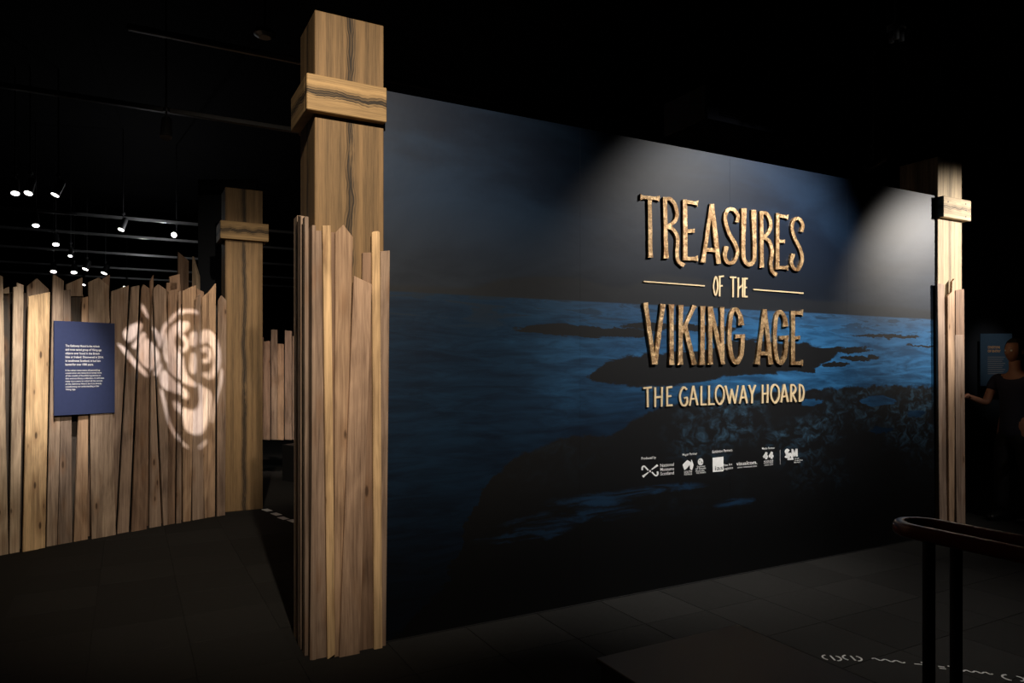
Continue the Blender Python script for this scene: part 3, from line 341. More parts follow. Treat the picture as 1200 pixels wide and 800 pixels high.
[[[2.8459,2.1929],[2.8481,2.193],[2.8504,2.1931],[2.8527,2.1932],[2.8549,2.1933],[2.8572,2.1935],[2.8594,2.1936],[2.8617,2.1937],[2.864,2.1938],[2.8663,2.1939],[2.8685,2.194],[2.8708,2.1942],[2.8731,2.1943]],[[2.8459,2.2033],[2.8481,2.2035],[2.8504,2.2036],[2.8527,2.2037],[2.8549,2.2038],[2.8572,2.2039],[2.8594,2.2041],[2.8617,2.2042],[2.864,2.2043],[2.8663,2.2044],[2.8685,2.2045],[2.8708,2.2046],[2.8731,2.2048]]],
[[[2.8459,2.1215],[2.8487,2.1217],[2.8516,2.1218],[2.8545,2.1219],[2.8573,2.1221],[2.8602,2.1222],[2.8631,2.1223],[2.8659,2.1225],[2.8688,2.1226],[2.8717,2.1227],[2.8746,2.1228],[2.8775,2.123],[2.8803,2.1231]],[[2.8459,2.1333],[2.8487,2.1334],[2.8516,2.1336],[2.8545,2.1337],[2.8573,2.1339],[2.8602,2.134],[2.8631,2.1341],[2.8659,2.1343],[2.8688,2.1344],[2.8717,2.1345],[2.8746,2.1347],[2.8775,2.1348],[2.8803,2.1349]]]]]],
"rules":[["rule",[[[[1.868,2.1846],[1.9133,2.1845],[1.959,2.1845],[2.0051,2.1844],[2.0516,2.1843],[2.0985,2.1843],[2.1459,2.1842],[2.1936,2.1841],[2.2418,2.184],[2.2905,2.184],[2.3395,2.1839],[2.389,2.1838],[2.439,2.1837]],[[1.8687,2.193],[1.914,2.193],[1.9598,2.1929],[2.0059,2.1929],[2.0524,2.1929],[2.0993,2.1928],[2.1467,2.1928],[2.1945,2.1928],[2.2427,2.1927],[2.2913,2.1927],[2.3404,2.1927],[2.3899,2.1926],[2.4398,2.1926]]]]],["rule",[[[[2.9402,2.1826],[2.9856,2.1825],[3.0314,2.1823],[3.0775,2.1822],[3.1239,2.1821],[3.1708,2.1819],[3.218,2.1818],[3.2656,2.1816],[3.3136,2.1815],[3.362,2.1814],[3.4107,2.1812],[3.4599,2.1811],[3.5095,2.1809]],[[2.9412,2.1919],[2.9866,2.1918],[3.0323,2.1917],[3.0784,2.1916],[3.1249,2.1915],[3.1718,2.1914],[3.219,2.1913],[3.2666,2.1912],[3.3146,2.1911],[3.363,2.191],[3.4118,2.1909],[3.461,2.1908],[3.5105,2.1906]]]]]],
"viking":[["V",[[[[1.8568,2.0357],[1.866,2.0004],[1.8722,1.9647],[1.8792,1.929],[1.8862,1.8933],[1.8906,1.8572],[1.8971,1.8213],[1.9041,1.7854],[1.9114,1.7496],[1.9184,1.7136],[1.9242,1.6775],[1.931,1.6414],[1.9361,1.6051]],[[1.8989,2.0422],[1.9029,2.006],[1.908,1.9699],[1.9154,1.9342],[1.9223,1.8983],[1.9268,1.8621],[1.9346,1.8263],[1.9411,1.7902],[1.9465,1.754],[1.953,1.7178],[1.9611,1.6818],[1.9682,1.6457],[1.9731,1.6092]]],
[[[2.0125,2.0385],[2.0106,2.0022],[2.0049,1.9663],[1.9996,1.9304],[1.9925,1.8946],[1.9877,1.8587],[1.9812,1.823],[1.9769,1.7871],[1.9688,1.7516],[1.965,1.7157],[1.9585,1.6802],[1.9522,1.6446],[1.9452,1.6092]],[[2.0592,2.0357],[2.0508,1.9997],[2.0438,1.9637],[2.0364,1.9278],[2.0295,1.8919],[2.0241,1.8559],[2.0182,1.82],[2.0139,1.784],[2.0079,1.7482],[2.0004,1.7125],[1.9947,1.6768],[1.9898,1.641],[1.9837,1.6053]]]]],["I",[[[[2.0855,2.0353],[2.0926,1.9997],[2.0948,1.9639],[2.0942,1.928],[2.0959,1.8921],[2.0949,1.8562],[2.0955,1.8203],[2.0948,1.7844],[2.095,1.7484],[2.0957,1.7125],[2.0976,1.6766],[2.0933,1.6407],[2.0912,1.6048]],[[2.1395,2.0378],[2.136,2.0016],[2.1338,1.9654],[2.1324,1.9293],[2.1337,1.8933],[2.1335,1.8573],[2.133,1.8212],[2.1339,1.7852],[2.1349,1.7492],[2.1335,1.7131],[2.1343,1.6771],[2.1362,1.641],[2.1417,1.605]]]]],["K",[[[[2.1766,2.0356],[2.1806,1.9998],[2.1807,1.9639],[2.1798,1.928],[2.1792,1.8921],[2.1797,1.8562],[2.1802,1.8204],[2.1808,1.7845],[2.1793,1.7486],[2.1789,1.7127],[2.1783,1.6768],[2.1765,1.6409],[2.1716,1.605]],[[2.2262,2.0374],[2.2224,2.0012],[2.2198,1.9651],[2.2189,1.929],[2.2189,1.893],[2.2195,1.857],[2.2194,1.821],[2.2183,1.7849],[2.2168,1.7489],[2.219,1.7129],[2.2169,1.6769],[2.2197,1.6409],[2.2236,1.6048]]],
[[[2.3109,2.0437],[2.3051,2.0252],[2.2976,2.0074],[2.2861,1.9909],[2.2768,1.9736],[2.2663,1.9568],[2.2562,1.94],[2.2473,1.9227],[2.2367,1.9061],[2.2256,1.8896],[2.2166,1.8725],[2.2053,1.8562],[2.1962,1.8393]],[[2.3533,2.0303],[2.3391,2.0145],[2.3269,1.9981],[2.3172,1.9809],[2.3075,1.9638],[2.2964,1.9471],[2.2858,1.9303],[2.2756,1.9134],[2.2665,1.8963],[2.2546,1.88],[2.2443,1.8633],[2.2356,1.8461],[2.2244,1.8298]]],
[[[2.2237,1.8782],[2.2314,1.8554],[2.2382,1.8324],[2.2459,1.8095],[2.251,1.7861],[2.2592,1.7632],[2.2662,1.7401],[2.2745,1.7173],[2.2815,1.6941],[2.2879,1.6707],[2.2952,1.6476],[2.3026,1.6244],[2.3058,1.6004]],[[2.2628,1.8864],[2.2685,1.8631],[2.2786,1.8407],[2.285,1.8174],[2.2929,1.7945],[2.2991,1.7712],[2.3077,1.7483],[2.3142,1.7249],[2.32,1.7015],[2.3298,1.6787],[2.3353,1.6551],[2.3455,1.6323],[2.3559,1.6095]]]]],["I",[[[[2.3846,2.0352],[2.389,1.9995],[2.389,1.9637],[2.3911,1.9279],[2.391,1.892],[2.3886,1.8561],[2.3893,1.8203],[2.3898,1.7844],[2.3875,1.7485],[2.3893,1.7127],[2.3886,1.6768],[2.3864,1.641],[2.3775,1.6051]],[[2.4376,2.0371],[2.433,2.001],[2.429,1.9648],[2.4313,1.9289],[2.4289,1.8929],[2.4297,1.8569],[2.4304,1.8209],[2.4291,1.7849],[2.4297,1.7489],[2.4285,1.7129],[2.4276,1.6769],[2.4289,1.6409],[2.4349,1.6049]]]]],["N",[[[[2.4596,2.0355],[2.4627,1.9997],[2.4656,1.9639],[2.4668,1.9281],[2.4676,1.8922],[2.4661,1.8563],[2.4666,1.8204],[2.4682,1.7845],[2.4681,1.7486],[2.4672,1.7127],[2.4683,1.6768],[2.4676,1.6409],[2.4623,1.6049]],[[2.5109,2.0377],[2.5074,2.0015],[2.5061,1.9655],[2.5061,1.9294],[2.5061,1.8934],[2.5063,1.8574],[2.5073,1.8214],[2.5063,1.7853],[2.5065,1.7493],[2.5077,1.7133],[2.506,1.6772],[2.5096,1.6412],[2.5146,1.6052]]],
[[[2.4695,2.0291],[2.4802,1.9943],[2.4911,1.9596],[2.4995,1.9242],[2.511,1.8894],[2.5226,1.8546],[2.5311,1.8191],[2.5424,1.784],[2.552,1.7486],[2.5644,1.7136],[2.5748,1.6781],[2.5861,1.6427],[2.5944,1.6068]],[[2.5075,2.0369],[2.5184,2.002],[2.5281,1.9669],[2.5393,1.932],[2.5494,1.8968],[2.5588,1.8614],[2.5699,1.8262],[2.5805,1.7909],[2.592,1.7557],[2.6029,1.7203],[2.6124,1.6846],[2.6234,1.649],[2.6346,1.6134]]],
[[[2.5814,2.0364],[2.5867,2.0009],[2.5874,1.9651],[2.5885,1.9294],[2.5886,1.8936],[2.5904,1.8579],[2.5899,1.8221],[2.5908,1.7864],[2.5919,1.7506],[2.5909,1.7148],[2.5922,1.6791],[2.5938,1.6433],[2.5934,1.6075]],[[2.6283,2.0386],[2.6263,2.0026],[2.6238,1.9666],[2.6256,1.9308],[2.6248,1.8949],[2.6271,1.8591],[2.6269,1.8232],[2.6267,1.7873],[2.6276,1.7514],[2.627,1.7155],[2.6289,1.6796],[2.6282,1.6437],[2.6297,1.6079]]]]],["G",[[[[2.8342,1.9088],[2.8298,1.9204],[2.8284,1.9326],[2.8245,1.9451],[2.8226,1.958],[2.8197,1.9709],[2.8118,1.9824],[2.8048,1.9937],[2.7973,2.0047],[2.7886,2.0151],[2.7807,2.0254],[2.7705,2.0336],[2.7568,2.0386],[2.7414,2.04],[2.7266,2.0386],[2.7148,2.0321],[2.7044,2.0246],[2.6957,2.0155],[2.6861,2.0054],[2.6804,1.9929],[2.6763,1.9786],[2.673,1.9629],[2.6709,1.946],[2.6658,1.9283],[2.6655,1.9099],[2.6642,1.8902],[2.6626,1.8688],[2.659,1.8464],[2.6611,1.8235],[2.6592,1.8008],[2.6617,1.7791],[2.6639,1.7575],[2.6661,1.7353],[2.6717,1.7135],[2.6755,1.6925],[2.6806,1.6735],[2.6864,1.657],[2.6948,1.6432],[2.7027,1.6304],[2.7151,1.6211],[2.7264,1.6121],[2.742,1.6077],[2.7606,1.6067],[2.778,1.6123],[2.7884,1.6228],[2.7984,1.6341],[2.8088,1.6464],[2.815,1.6605],[2.8233,1.6739],[2.8274,1.6891],[2.83,1.7057],[2.8325,1.7228],[2.8358,1.7396],[2.8359,1.7553],[2.8363,1.7689],[2.8387,1.7805],[2.837,1.7907],[2.8372,1.7998],[2.8369,1.8081],[2.837,1.8162],[2.8379,1.8248]],[[2.7711,1.9032],[2.7709,1.9157],[2.7726,1.9286],[2.7709,1.9407],[2.7732,1.9524],[2.7722,1.9627],[2.771,1.9719],[2.7663,1.9807],[2.7601,1.9897],[2.7547,1.9988],[2.7468,2.005],[2.7426,2.0102],[2.7408,2.012],[2.7411,2.0117],[2.7401,2.0116],[2.7384,2.0092],[2.7342,2.0067],[2.7293,2.002],[2.7244,1.9953],[2.7209,1.9858],[2.7161,1.9738],[2.7127,1.9595],[2.7112,1.9434],[2.7071,1.9264],[2.7058,1.9085],[2.7023,1.8894],[2.702,1.8685],[2.7007,1.8465],[2.7002,1.8243],[2.6995,1.8023],[2.7015,1.7815],[2.7052,1.7608],[2.7071,1.7392],[2.7099,1.718],[2.715,1.6982],[2.7199,1.6807],[2.7253,1.6668],[2.7304,1.6555],[2.7383,1.647],[2.7443,1.64],[2.7506,1.6366],[2.7534,1.6362],[2.7504,1.636],[2.75,1.6362],[2.7559,1.6402],[2.7628,1.6485],[2.7707,1.6588],[2.7784,1.6702],[2.7837,1.6818],[2.7854,1.6946],[2.7903,1.709],[2.7912,1.7251],[2.794,1.7412],[2.7948,1.7566],[2.7971,1.77],[2.7973,1.7809],[2.7974,1.7901],[2.7975,1.7984],[2.7961,1.8064],[2.7966,1.8148],[2.7961,1.8236]]],
[[[2.7423,1.8035],[2.7505,1.807],[2.7588,1.8068],[2.7671,1.8077],[2.7754,1.8086],[2.7837,1.8092],[2.7921,1.8093],[2.8004,1.8096],[2.8088,1.8104],[2.8172,1.8094],[2.8256,1.8109],[2.834,1.8102],[2.8426,1.808]],[[2.7407,1.837],[2.7491,1.8355],[2.7574,1.8352],[2.7657,1.8352],[2.7741,1.8349],[2.7824,1.8347],[2.7908,1.8356],[2.7992,1.8355],[2.8074,1.8377],[2.8159,1.8368],[2.8243,1.8371],[2.8327,1.8378],[2.841,1.8408]]]]],["A",[[[[3.0321,2.0374],[3.0237,2.0017],[3.0173,1.9659],[3.0124,1.93],[3.0049,1.8943],[2.9996,1.8585],[2.9913,1.823],[2.9841,1.7874],[2.978,1.7518],[2.9714,1.7163],[2.9662,1.6807],[2.9573,1.6454],[2.9463,1.6104]],[[3.073,2.0352],[3.0655,1.9992],[3.0589,1.9633],[3.0536,1.9273],[3.0444,1.8916],[3.0388,1.8557],[3.0337,1.8198],[3.0265,1.7841],[3.02,1.7484],[3.0144,1.7127],[3.0059,1.6772],[3.0024,1.6414],[3.0031,1.6052]]],
[[[3.0317,2.0338],[3.0389,1.9985],[3.0455,1.9631],[3.0495,1.9274],[3.0545,1.8918],[3.0615,1.8564],[3.0668,1.8207],[3.0728,1.7851],[3.0773,1.7493],[3.0841,1.7137],[3.0881,1.6778],[3.0921,1.6418],[3.0971,1.606]],[[3.0767,2.039],[3.0833,2.0035],[3.0874,1.9678],[3.0939,1.9322],[3.101,1.8967],[3.106,1.8609],[3.1124,1.8252],[3.1183,1.7894],[3.1229,1.7535],[3.1289,1.7177],[3.1331,1.6816],[3.1423,1.646],[3.1485,1.61]]],
[[[3.0048,1.6788],[3.0137,1.678],[3.0225,1.6792],[3.0314,1.679],[3.0403,1.679],[3.0491,1.6787],[3.058,1.6793],[3.067,1.6792],[3.0759,1.6786],[3.0848,1.6801],[3.0938,1.6798],[3.1028,1.6802],[3.1118,1.6801]],[[3.0048,1.7058],[3.0137,1.7067],[3.0225,1.7059],[3.0314,1.7073],[3.0403,1.7079],[3.0491,1.7075],[3.058,1.7071],[3.067,1.7082],[3.0759,1.7066],[3.0848,1.7079],[3.0938,1.7072],[3.1028,1.7067],[3.1118,1.7081]]]]],["G",[[[[3.3212,1.9124],[3.3186,1.9241],[3.3139,1.9359],[3.3106,1.9484],[3.3095,1.9613],[3.3056,1.9739],[3.2993,1.9856],[3.2907,1.996],[3.284,2.007],[3.2757,2.0173],[3.2634,2.0248],[3.2528,2.0329],[3.2377,2.0381],[3.2207,2.0376],[3.2067,2.0326],[3.1931,2.0268],[3.1814,2.0182],[3.1738,2.0067],[3.1649,1.9943],[3.1612,1.9792],[3.1574,1.9622],[3.1523,1.9435],[3.1521,1.9234],[3.1483,1.9029],[3.1479,1.8823],[3.1461,1.8608],[3.1457,1.8378],[3.1462,1.814],[3.147,1.7903],[3.1475,1.7675],[3.1496,1.7465],[3.1516,1.7267],[3.1564,1.7077],[3.1598,1.6893],[3.1643,1.6723],[3.1686,1.6569],[3.1735,1.6434],[3.1819,1.6324],[3.1894,1.6223],[3.1984,1.6135],[3.2109,1.6076],[3.2259,1.6044],[3.2424,1.6057],[3.2572,1.6104],[3.268,1.6183],[3.277,1.628],[3.2853,1.6389],[3.294,1.6506],[3.3008,1.6636],[3.3046,1.6787],[3.3082,1.6956],[3.3124,1.7134],[3.3139,1.7313],[3.3162,1.7478],[3.3193,1.7621],[3.3197,1.7742],[3.3199,1.7848],[3.3201,1.7943],[3.3191,1.8029],[3.3195,1.8114],[3.3207,1.8203]],[[3.2568,1.9067],[3.2557,1.919],[3.2587,1.932],[3.259,1.9442],[3.2584,1.9555],[3.2581,1.9657],[3.2552,1.9741],[3.2506,1.9823],[3.2454,1.9912],[3.2382,1.9986],[3.2324,2.0048],[3.2275,2.008],[3.2271,2.0088],[3.228,2.0072],[3.2259,2.0072],[3.2213,2.0055],[3.2154,2.0018],[3.2118,1.9948],[3.207,1.9863],[3.2019,1.9746],[3.1993,1.9593],[3.1958,1.9417],[3.1935,1.9224],[3.1924,1.9023],[3.1905,1.8821],[3.1883,1.861],[3.1885,1.8384],[3.188,1.815],[3.1886,1.7917],[3.1901,1.7695],[3.1909,1.7491],[3.1939,1.7301],[3.1967,1.7116],[3.2012,1.6942],[3.2033,1.678],[3.2078,1.6642],[3.2124,1.6532],[3.2182,1.6451],[3.2229,1.6386],[3.2292,1.6356],[3.2318,1.6336],[3.232,1.6339],[3.2296,1.6326],[3.2307,1.6327],[3.2343,1.6371],[3.2398,1.6436],[3.2475,1.6514],[3.2523,1.6615],[3.2594,1.6715],[3.2638,1.684],[3.2653,1.6995],[3.2697,1.7163],[3.2723,1.7335],[3.2733,1.7498],[3.2746,1.7639],[3.2774,1.7753],[3.2772,1.7849],[3.2775,1.7937],[3.2763,1.802],[3.2765,1.8107],[3.2782,1.8199]]],
[[[3.2199,1.8032],[3.2286,1.8057],[3.2375,1.8055],[3.2463,1.8067],[3.2552,1.8071],[3.2641,1.808],[3.273,1.8088],[3.282,1.8082],[3.2908,1.8099],[3.2999,1.8087],[3.3088,1.8107],[3.3178,1.8105],[3.3271,1.8078]],[[3.2175,1.8344],[3.2265,1.8327],[3.2354,1.8324],[3.2442,1.8335],[3.2532,1.8334],[3.262,1.835],[3.2709,1.835],[3.2799,1.8352],[3.2889,1.8353],[3.2978,1.8358],[3.3066,1.8377],[3.3157,1.8377],[3.3244,1.842]]]]],["E",[[[[3.3518,2.0368],[3.3529,2.0011],[3.3522,1.9654],[3.3522,1.9297],[3.3539,1.894],[3.3522,1.8582],[3.3515,1.8225],[3.3522,1.7868],[3.3522,1.7511],[3.3506,1.7154],[3.3518,1.6797],[3.3513,1.6439],[3.3527,1.6082]],[[3.3974,2.0384],[3.397,2.0025],[3.3958,1.9666],[3.3967,1.9308],[3.3971,1.895],[3.3952,1.8591],[3.3951,1.8232],[3.3963,1.7874],[3.3956,1.7515],[3.3961,1.7157],[3.3956,1.6799],[3.396,1.644],[3.3951,1.6082]]],
[[[3.349,2.0059],[3.3607,2.0075],[3.3724,2.0065],[3.3841,2.0079],[3.3959,2.0075],[3.4076,2.0083],[3.4194,2.0075],[3.4312,2.0095],[3.4431,2.009],[3.4549,2.0096],[3.4668,2.0089],[3.4786,2.0045],[3.4903,1.9946]],[[3.3496,2.0349],[3.3613,2.0333],[3.373,2.0341],[3.3847,2.0349],[3.3964,2.0357],[3.4082,2.0352],[3.42,2.0357],[3.4318,2.0362],[3.4436,2.0355],[3.4555,2.0364],[3.4674,2.0374],[3.4794,2.0426],[3.4915,2.052]]],
[[[3.375,1.8098],[3.3819,1.8093],[3.3889,1.8089],[3.3958,1.809],[3.4028,1.8099],[3.4097,1.8098],[3.4167,1.8102],[3.4237,1.8097],[3.4307,1.8103],[3.4377,1.8104],[3.4447,1.8108],[3.4517,1.809],[3.4587,1.8077]],[[3.375,1.8337],[3.3819,1.8347],[3.3889,1.8345],[3.3958,1.8335],[3.4028,1.8344],[3.4097,1.8339],[3.4167,1.8351],[3.4237,1.8353],[3.4307,1.8344],[3.4377,1.8358],[3.4447,1.8348],[3.4517,1.8364],[3.4587,1.8391]]],
[[[3.3493,1.6042],[3.361,1.6048],[3.3727,1.6042],[3.3844,1.6053],[3.3961,1.6055],[3.4079,1.6048],[3.4197,1.6043],[3.4315,1.6044],[3.4433,1.6048],[3.4552,1.604],[3.4671,1.6044],[3.479,1.6005],[3.4909,1.5929]],[[3.3493,1.6311],[3.361,1.63],[3.3727,1.6309],[3.3844,1.6299],[3.3961,1.6301],[3.4079,1.6305],[3.4197,1.631],[3.4315,1.6309],[3.4433,1.6315],[3.4552,1.6301],[3.4671,1.6304],[3.479,1.6352],[3.4909,1.6448]]]]]],
"galloway":[["T",[[[[1.8653,1.4332],[1.8716,1.4336],[1.878,1.434],[1.8843,1.4344],[1.8906,1.4348],[1.8969,1.4352],[1.9033,1.4356],[1.9096,1.436],[1.916,1.4364],[1.9223,1.4368],[1.9287,1.4372],[1.9351,1.4376],[1.9415,1.438]],[[1.8637,1.4463],[1.87,1.4467],[1.8763,1.4471],[1.8826,1.4475],[1.8889,1.4479],[1.8953,1.4483],[1.9016,1.4487],[1.9079,1.4491],[1.9143,1.4495],[1.9207,1.45],[1.927,1.4504],[1.9334,1.4508],[1.9398,1.4512]]],
[[[1.8933,1.4416],[1.8934,1.4302],[1.8936,1.4188],[1.8937,1.4074],[1.8938,1.396],[1.8939,1.3846],[1.8941,1.3732],[1.8942,1.3618],[1.8943,1.3504],[1.8944,1.339],[1.8946,1.3276],[1.8947,1.3162],[1.8948,1.3048]],[[1.9116,1.4415],[1.9117,1.4301],[1.9118,1.4186],[1.912,1.4072],[1.9121,1.3958],[1.9122,1.3844],[1.9123,1.373],[1.9125,1.3615],[1.9126,1.3501],[1.9127,1.3387],[1.9128,1.3273],[1.913,1.3159],[1.9131,1.3045]]]]],["H",[[[[1.9629,1.4455],[1.9629,1.4338],[1.9629,1.4221],[1.9629,1.4104],[1.9629,1.3988],[1.9629,1.3871],[1.9629,1.3754],[1.9629,1.3638],[1.9629,1.3521],[1.9629,1.3404],[1.9629,1.3287],[1.9629,1.3171],[1.9629,1.3054]],[[1.9799,1.4452],[1.9799,1.4335],[1.9799,1.4218],[1.9799,1.4101],[1.9799,1.3984],[1.9799,1.3868],[1.9799,1.3751],[1.9799,1.3634],[1.9799,1.3517],[1.9799,1.34],[1.9799,1.3283],[1.9799,1.3166],[1.9799,1.3049]]],
[[[2.0249,1.4471],[2.0246,1.4354],[2.0243,1.4236],[2.0241,1.4119],[2.0238,1.4002],[2.0236,1.3884],[2.0233,1.3767],[2.023,1.365],[2.0228,1.3532],[2.0225,1.3415],[2.0223,1.3298],[2.022,1.318],[2.0217,1.3063]],[[2.042,1.4466],[2.0418,1.4349],[2.0415,1.4231],[2.0412,1.4114],[2.041,1.3996],[2.0407,1.3878],[2.0405,1.3761],[2.0402,1.3643],[2.0399,1.3526],[2.0397,1.3408],[2.0394,1.3291],[2.0392,1.3173],[2.0389,1.3056]]],
[[[1.9723,1.3662],[1.9772,1.3665],[1.982,1.3668],[1.9869,1.3671],[1.9918,1.3674],[1.9967,1.3677],[2.0017,1.368],[2.0066,1.3683],[2.0115,1.3686],[2.0164,1.3689],[2.0213,1.3692],[2.0263,1.3695],[2.0312,1.3698]],[[1.9705,1.3795],[1.9754,1.3798],[1.9803,1.3801],[1.9852,1.3804],[1.9901,1.3807],[1.995,1.381],[1.9999,1.3813],[2.0048,1.3816],[2.0097,1.3819],[2.0146,1.3822],[2.0196,1.3825],[2.0245,1.3828],[2.0294,1.3831]]]]],["E",[[[[2.0718,1.4463],[2.0718,1.4347],[2.0718,1.4231],[2.0718,1.4115],[2.0718,1.3999],[2.0718,1.3884],[2.0718,1.3768],[2.0718,1.3652],[2.0718,1.3536],[2.0718,1.342],[2.0718,1.3304],[2.0718,1.3188],[2.0718,1.3072]],[[2.0891,1.446],[2.0891,1.4344],[2.0891,1.4228],[2.0891,1.4112],[2.0891,1.3996],[2.0891,1.388],[2.0891,1.3764],[2.0891,1.3648],[2.0891,1.3532],[2.0891,1.3416],[2.0891,1.33],[2.0891,1.3184],[2.0891,1.3068]]],
[[[2.0768,1.4347],[2.0811,1.435],[2.0854,1.4354],[2.0898,1.4357],[2.0941,1.436],[2.0985,1.4364],[2.1028,1.4367],[2.1072,1.4371],[2.1115,1.4374],[2.1159,1.4378],[2.1202,1.4381],[2.1246,1.4384],[2.129,1.4388]],[[2.0747,1.448],[2.079,1.4484],[2.0834,1.4487],[2.0877,1.4491],[2.092,1.4494],[2.0964,1.4498],[2.1007,1.4501],[2.1051,1.4505],[2.1094,1.4508],[2.1138,1.4512],[2.1181,1.4515],[2.1225,1.4519],[2.1268,1.4522]]],
[[[2.0814,1.3717],[2.0847,1.372],[2.088,1.3722],[2.0912,1.3724],[2.0945,1.3727],[2.0978,1.3729],[2.1011,1.3731],[2.1044,1.3734],[2.1077,1.3736],[2.111,1.3738],[2.1143,1.3741],[2.1176,1.3743],[2.1209,1.3746]],[[2.0795,1.3839],[2.0828,1.3841],[2.0861,1.3844],[2.0894,1.3846],[2.0927,1.3848],[2.0959,1.3851],[2.0992,1.3853],[2.1025,1.3856],[2.1058,1.3858],[2.1091,1.386],[2.1124,1.3863],[2.1157,1.3865],[2.119,1.3868]]],
[[[2.0762,1.3065],[2.0808,1.3066],[2.0854,1.3067],[2.09,1.3067],[2.0946,1.3068],[2.0992,1.3069],[2.1038,1.307],[2.1084,1.3071],[2.1131,1.3071],[2.1177,1.3072],[2.1223,1.3073],[2.1269,1.3074],[2.1316,1.3074]],[[2.0752,1.3199],[2.0798,1.32],[2.0844,1.3201],[2.089,1.3202],[2.0936,1.3203],[2.0982,1.3204],[2.1028,1.3204],[2.1075,1.3205],[2.1121,1.3206],[2.1167,1.3207],[2.1213,1.3208],[2.1259,1.3209],[2.1306,1.3209]]]]],["G",[[[[2.2722,1.4287],[2.2673,1.432],[2.2623,1.4361],[2.2568,1.4406],[2.2506,1.4448],[2.2426,1.448],[2.2326,1.448],[2.2245,1.4442],[2.2182,1.4389],[2.2126,1.4325],[2.2076,1.4254],[2.2031,1.4181],[2.1995,1.4109],[2.1966,1.4036],[2.1942,1.3958],[2.1923,1.3876],[2.1911,1.3793],[2.1906,1.3709],[2.191,1.3626],[2.1925,1.3541],[2.1948,1.3453],[2.1979,1.3365],[2.2016,1.3282],[2.2057,1.3207],[2.2103,1.3144],[2.2159,1.3093],[2.2224,1.3055],[2.2293,1.303],[2.2363,1.3017],[2.2429,1.3014],[2.2492,1.302],[2.2553,1.3038],[2.2606,1.3067],[2.2652,1.3103],[2.2692,1.3146],[2.2724,1.3194],[2.2749,1.3247],[2.2765,1.3307],[2.2771,1.3372],[2.2772,1.344],[2.277,1.3508],[2.2768,1.3574],[2.2769,1.3637]],[[2.2604,1.4186],[2.2549,1.4224],[2.2494,1.4269],[2.2444,1.4309],[2.2403,1.4338],[2.2381,1.4349],[2.2382,1.435],[2.2363,1.4339],[2.2324,1.4305],[2.2279,1.4253],[2.2235,1.4191],[2.2195,1.4125],[2.2163,1.4061],[2.2137,1.3997],[2.2115,1.3927],[2.2098,1.3853],[2.2088,1.3779],[2.2083,1.3705],[2.2087,1.3633],[2.2099,1.356],[2.2121,1.348],[2.2149,1.3401],[2.2182,1.3326],[2.2217,1.3263],[2.2249,1.3217],[2.228,1.3189],[2.2312,1.3171],[2.2348,1.3158],[2.2384,1.3152],[2.2417,1.315],[2.2443,1.3152],[2.2463,1.3158],[2.2486,1.3171],[2.2512,1.3192],[2.2537,1.3219],[2.2559,1.3252],[2.2576,1.3287],[2.2587,1.3329],[2.2592,1.3382],[2.2592,1.3443],[2.2591,1.3509],[2.2589,1.3577],[2.2589,1.3642]]],
[[[2.2418,1.356],[2.2446,1.3563],[2.2475,1.3567],[2.2503,1.357],[2.2531,1.3574],[2.256,1.3577],[2.2588,1.3581],[2.2617,1.3584],[2.2645,1.3588],[2.2674,1.3591],[2.2702,1.3595],[2.2731,1.3598],[2.276,1.3602]],[[2.2387,1.3682],[2.2416,1.3686],[2.2444,1.3689],[2.2473,1.3693],[2.2501,1.3696],[2.2529,1.37],[2.2558,1.3703],[2.2586,1.3707],[2.2615,1.371],[2.2643,1.3714],[2.2672,1.3717],[2.27,1.3721],[2.2729,1.3724]]]]],["A",[[[[2.3171,1.4513],[2.3144,1.4393],[2.3117,1.4273],[2.3089,1.4153],[2.3062,1.4032],[2.3035,1.3913],[2.3007,1.3793],[2.298,1.3673],[2.2953,1.3553],[2.2925,1.3433],[2.2898,1.3313],[2.2871,1.3194],[2.2843,1.3074]],[[2.3334,1.449],[2.3306,1.4369],[2.3279,1.4249],[2.3251,1.4129],[2.3224,1.4008],[2.3197,1.3888],[2.3169,1.3768],[2.3142,1.3648],[2.3114,1.3528],[2.3087,1.3408],[2.306,1.3288],[2.3032,1.3168],[2.3005,1.3049]]],
[[[2.3173,1.4486],[2.3207,1.4368],[2.3241,1.425],[2.3276,1.4132],[2.331,1.4014],[2.3344,1.3895],[2.3379,1.3777],[2.3413,1.3658],[2.3448,1.354],[2.3482,1.3421],[2.3516,1.3303],[2.3551,1.3184],[2.3585,1.3065]],[[2.3366,1.4516],[2.34,1.4398],[2.3435,1.4279],[2.3469,1.4161],[2.3503,1.4043],[2.3538,1.3924],[2.3572,1.3805],[2.3607,1.3687],[2.3642,1.3568],[2.3676,1.3449],[2.3711,1.333],[2.3745,1.3211],[2.378,1.3092]]],
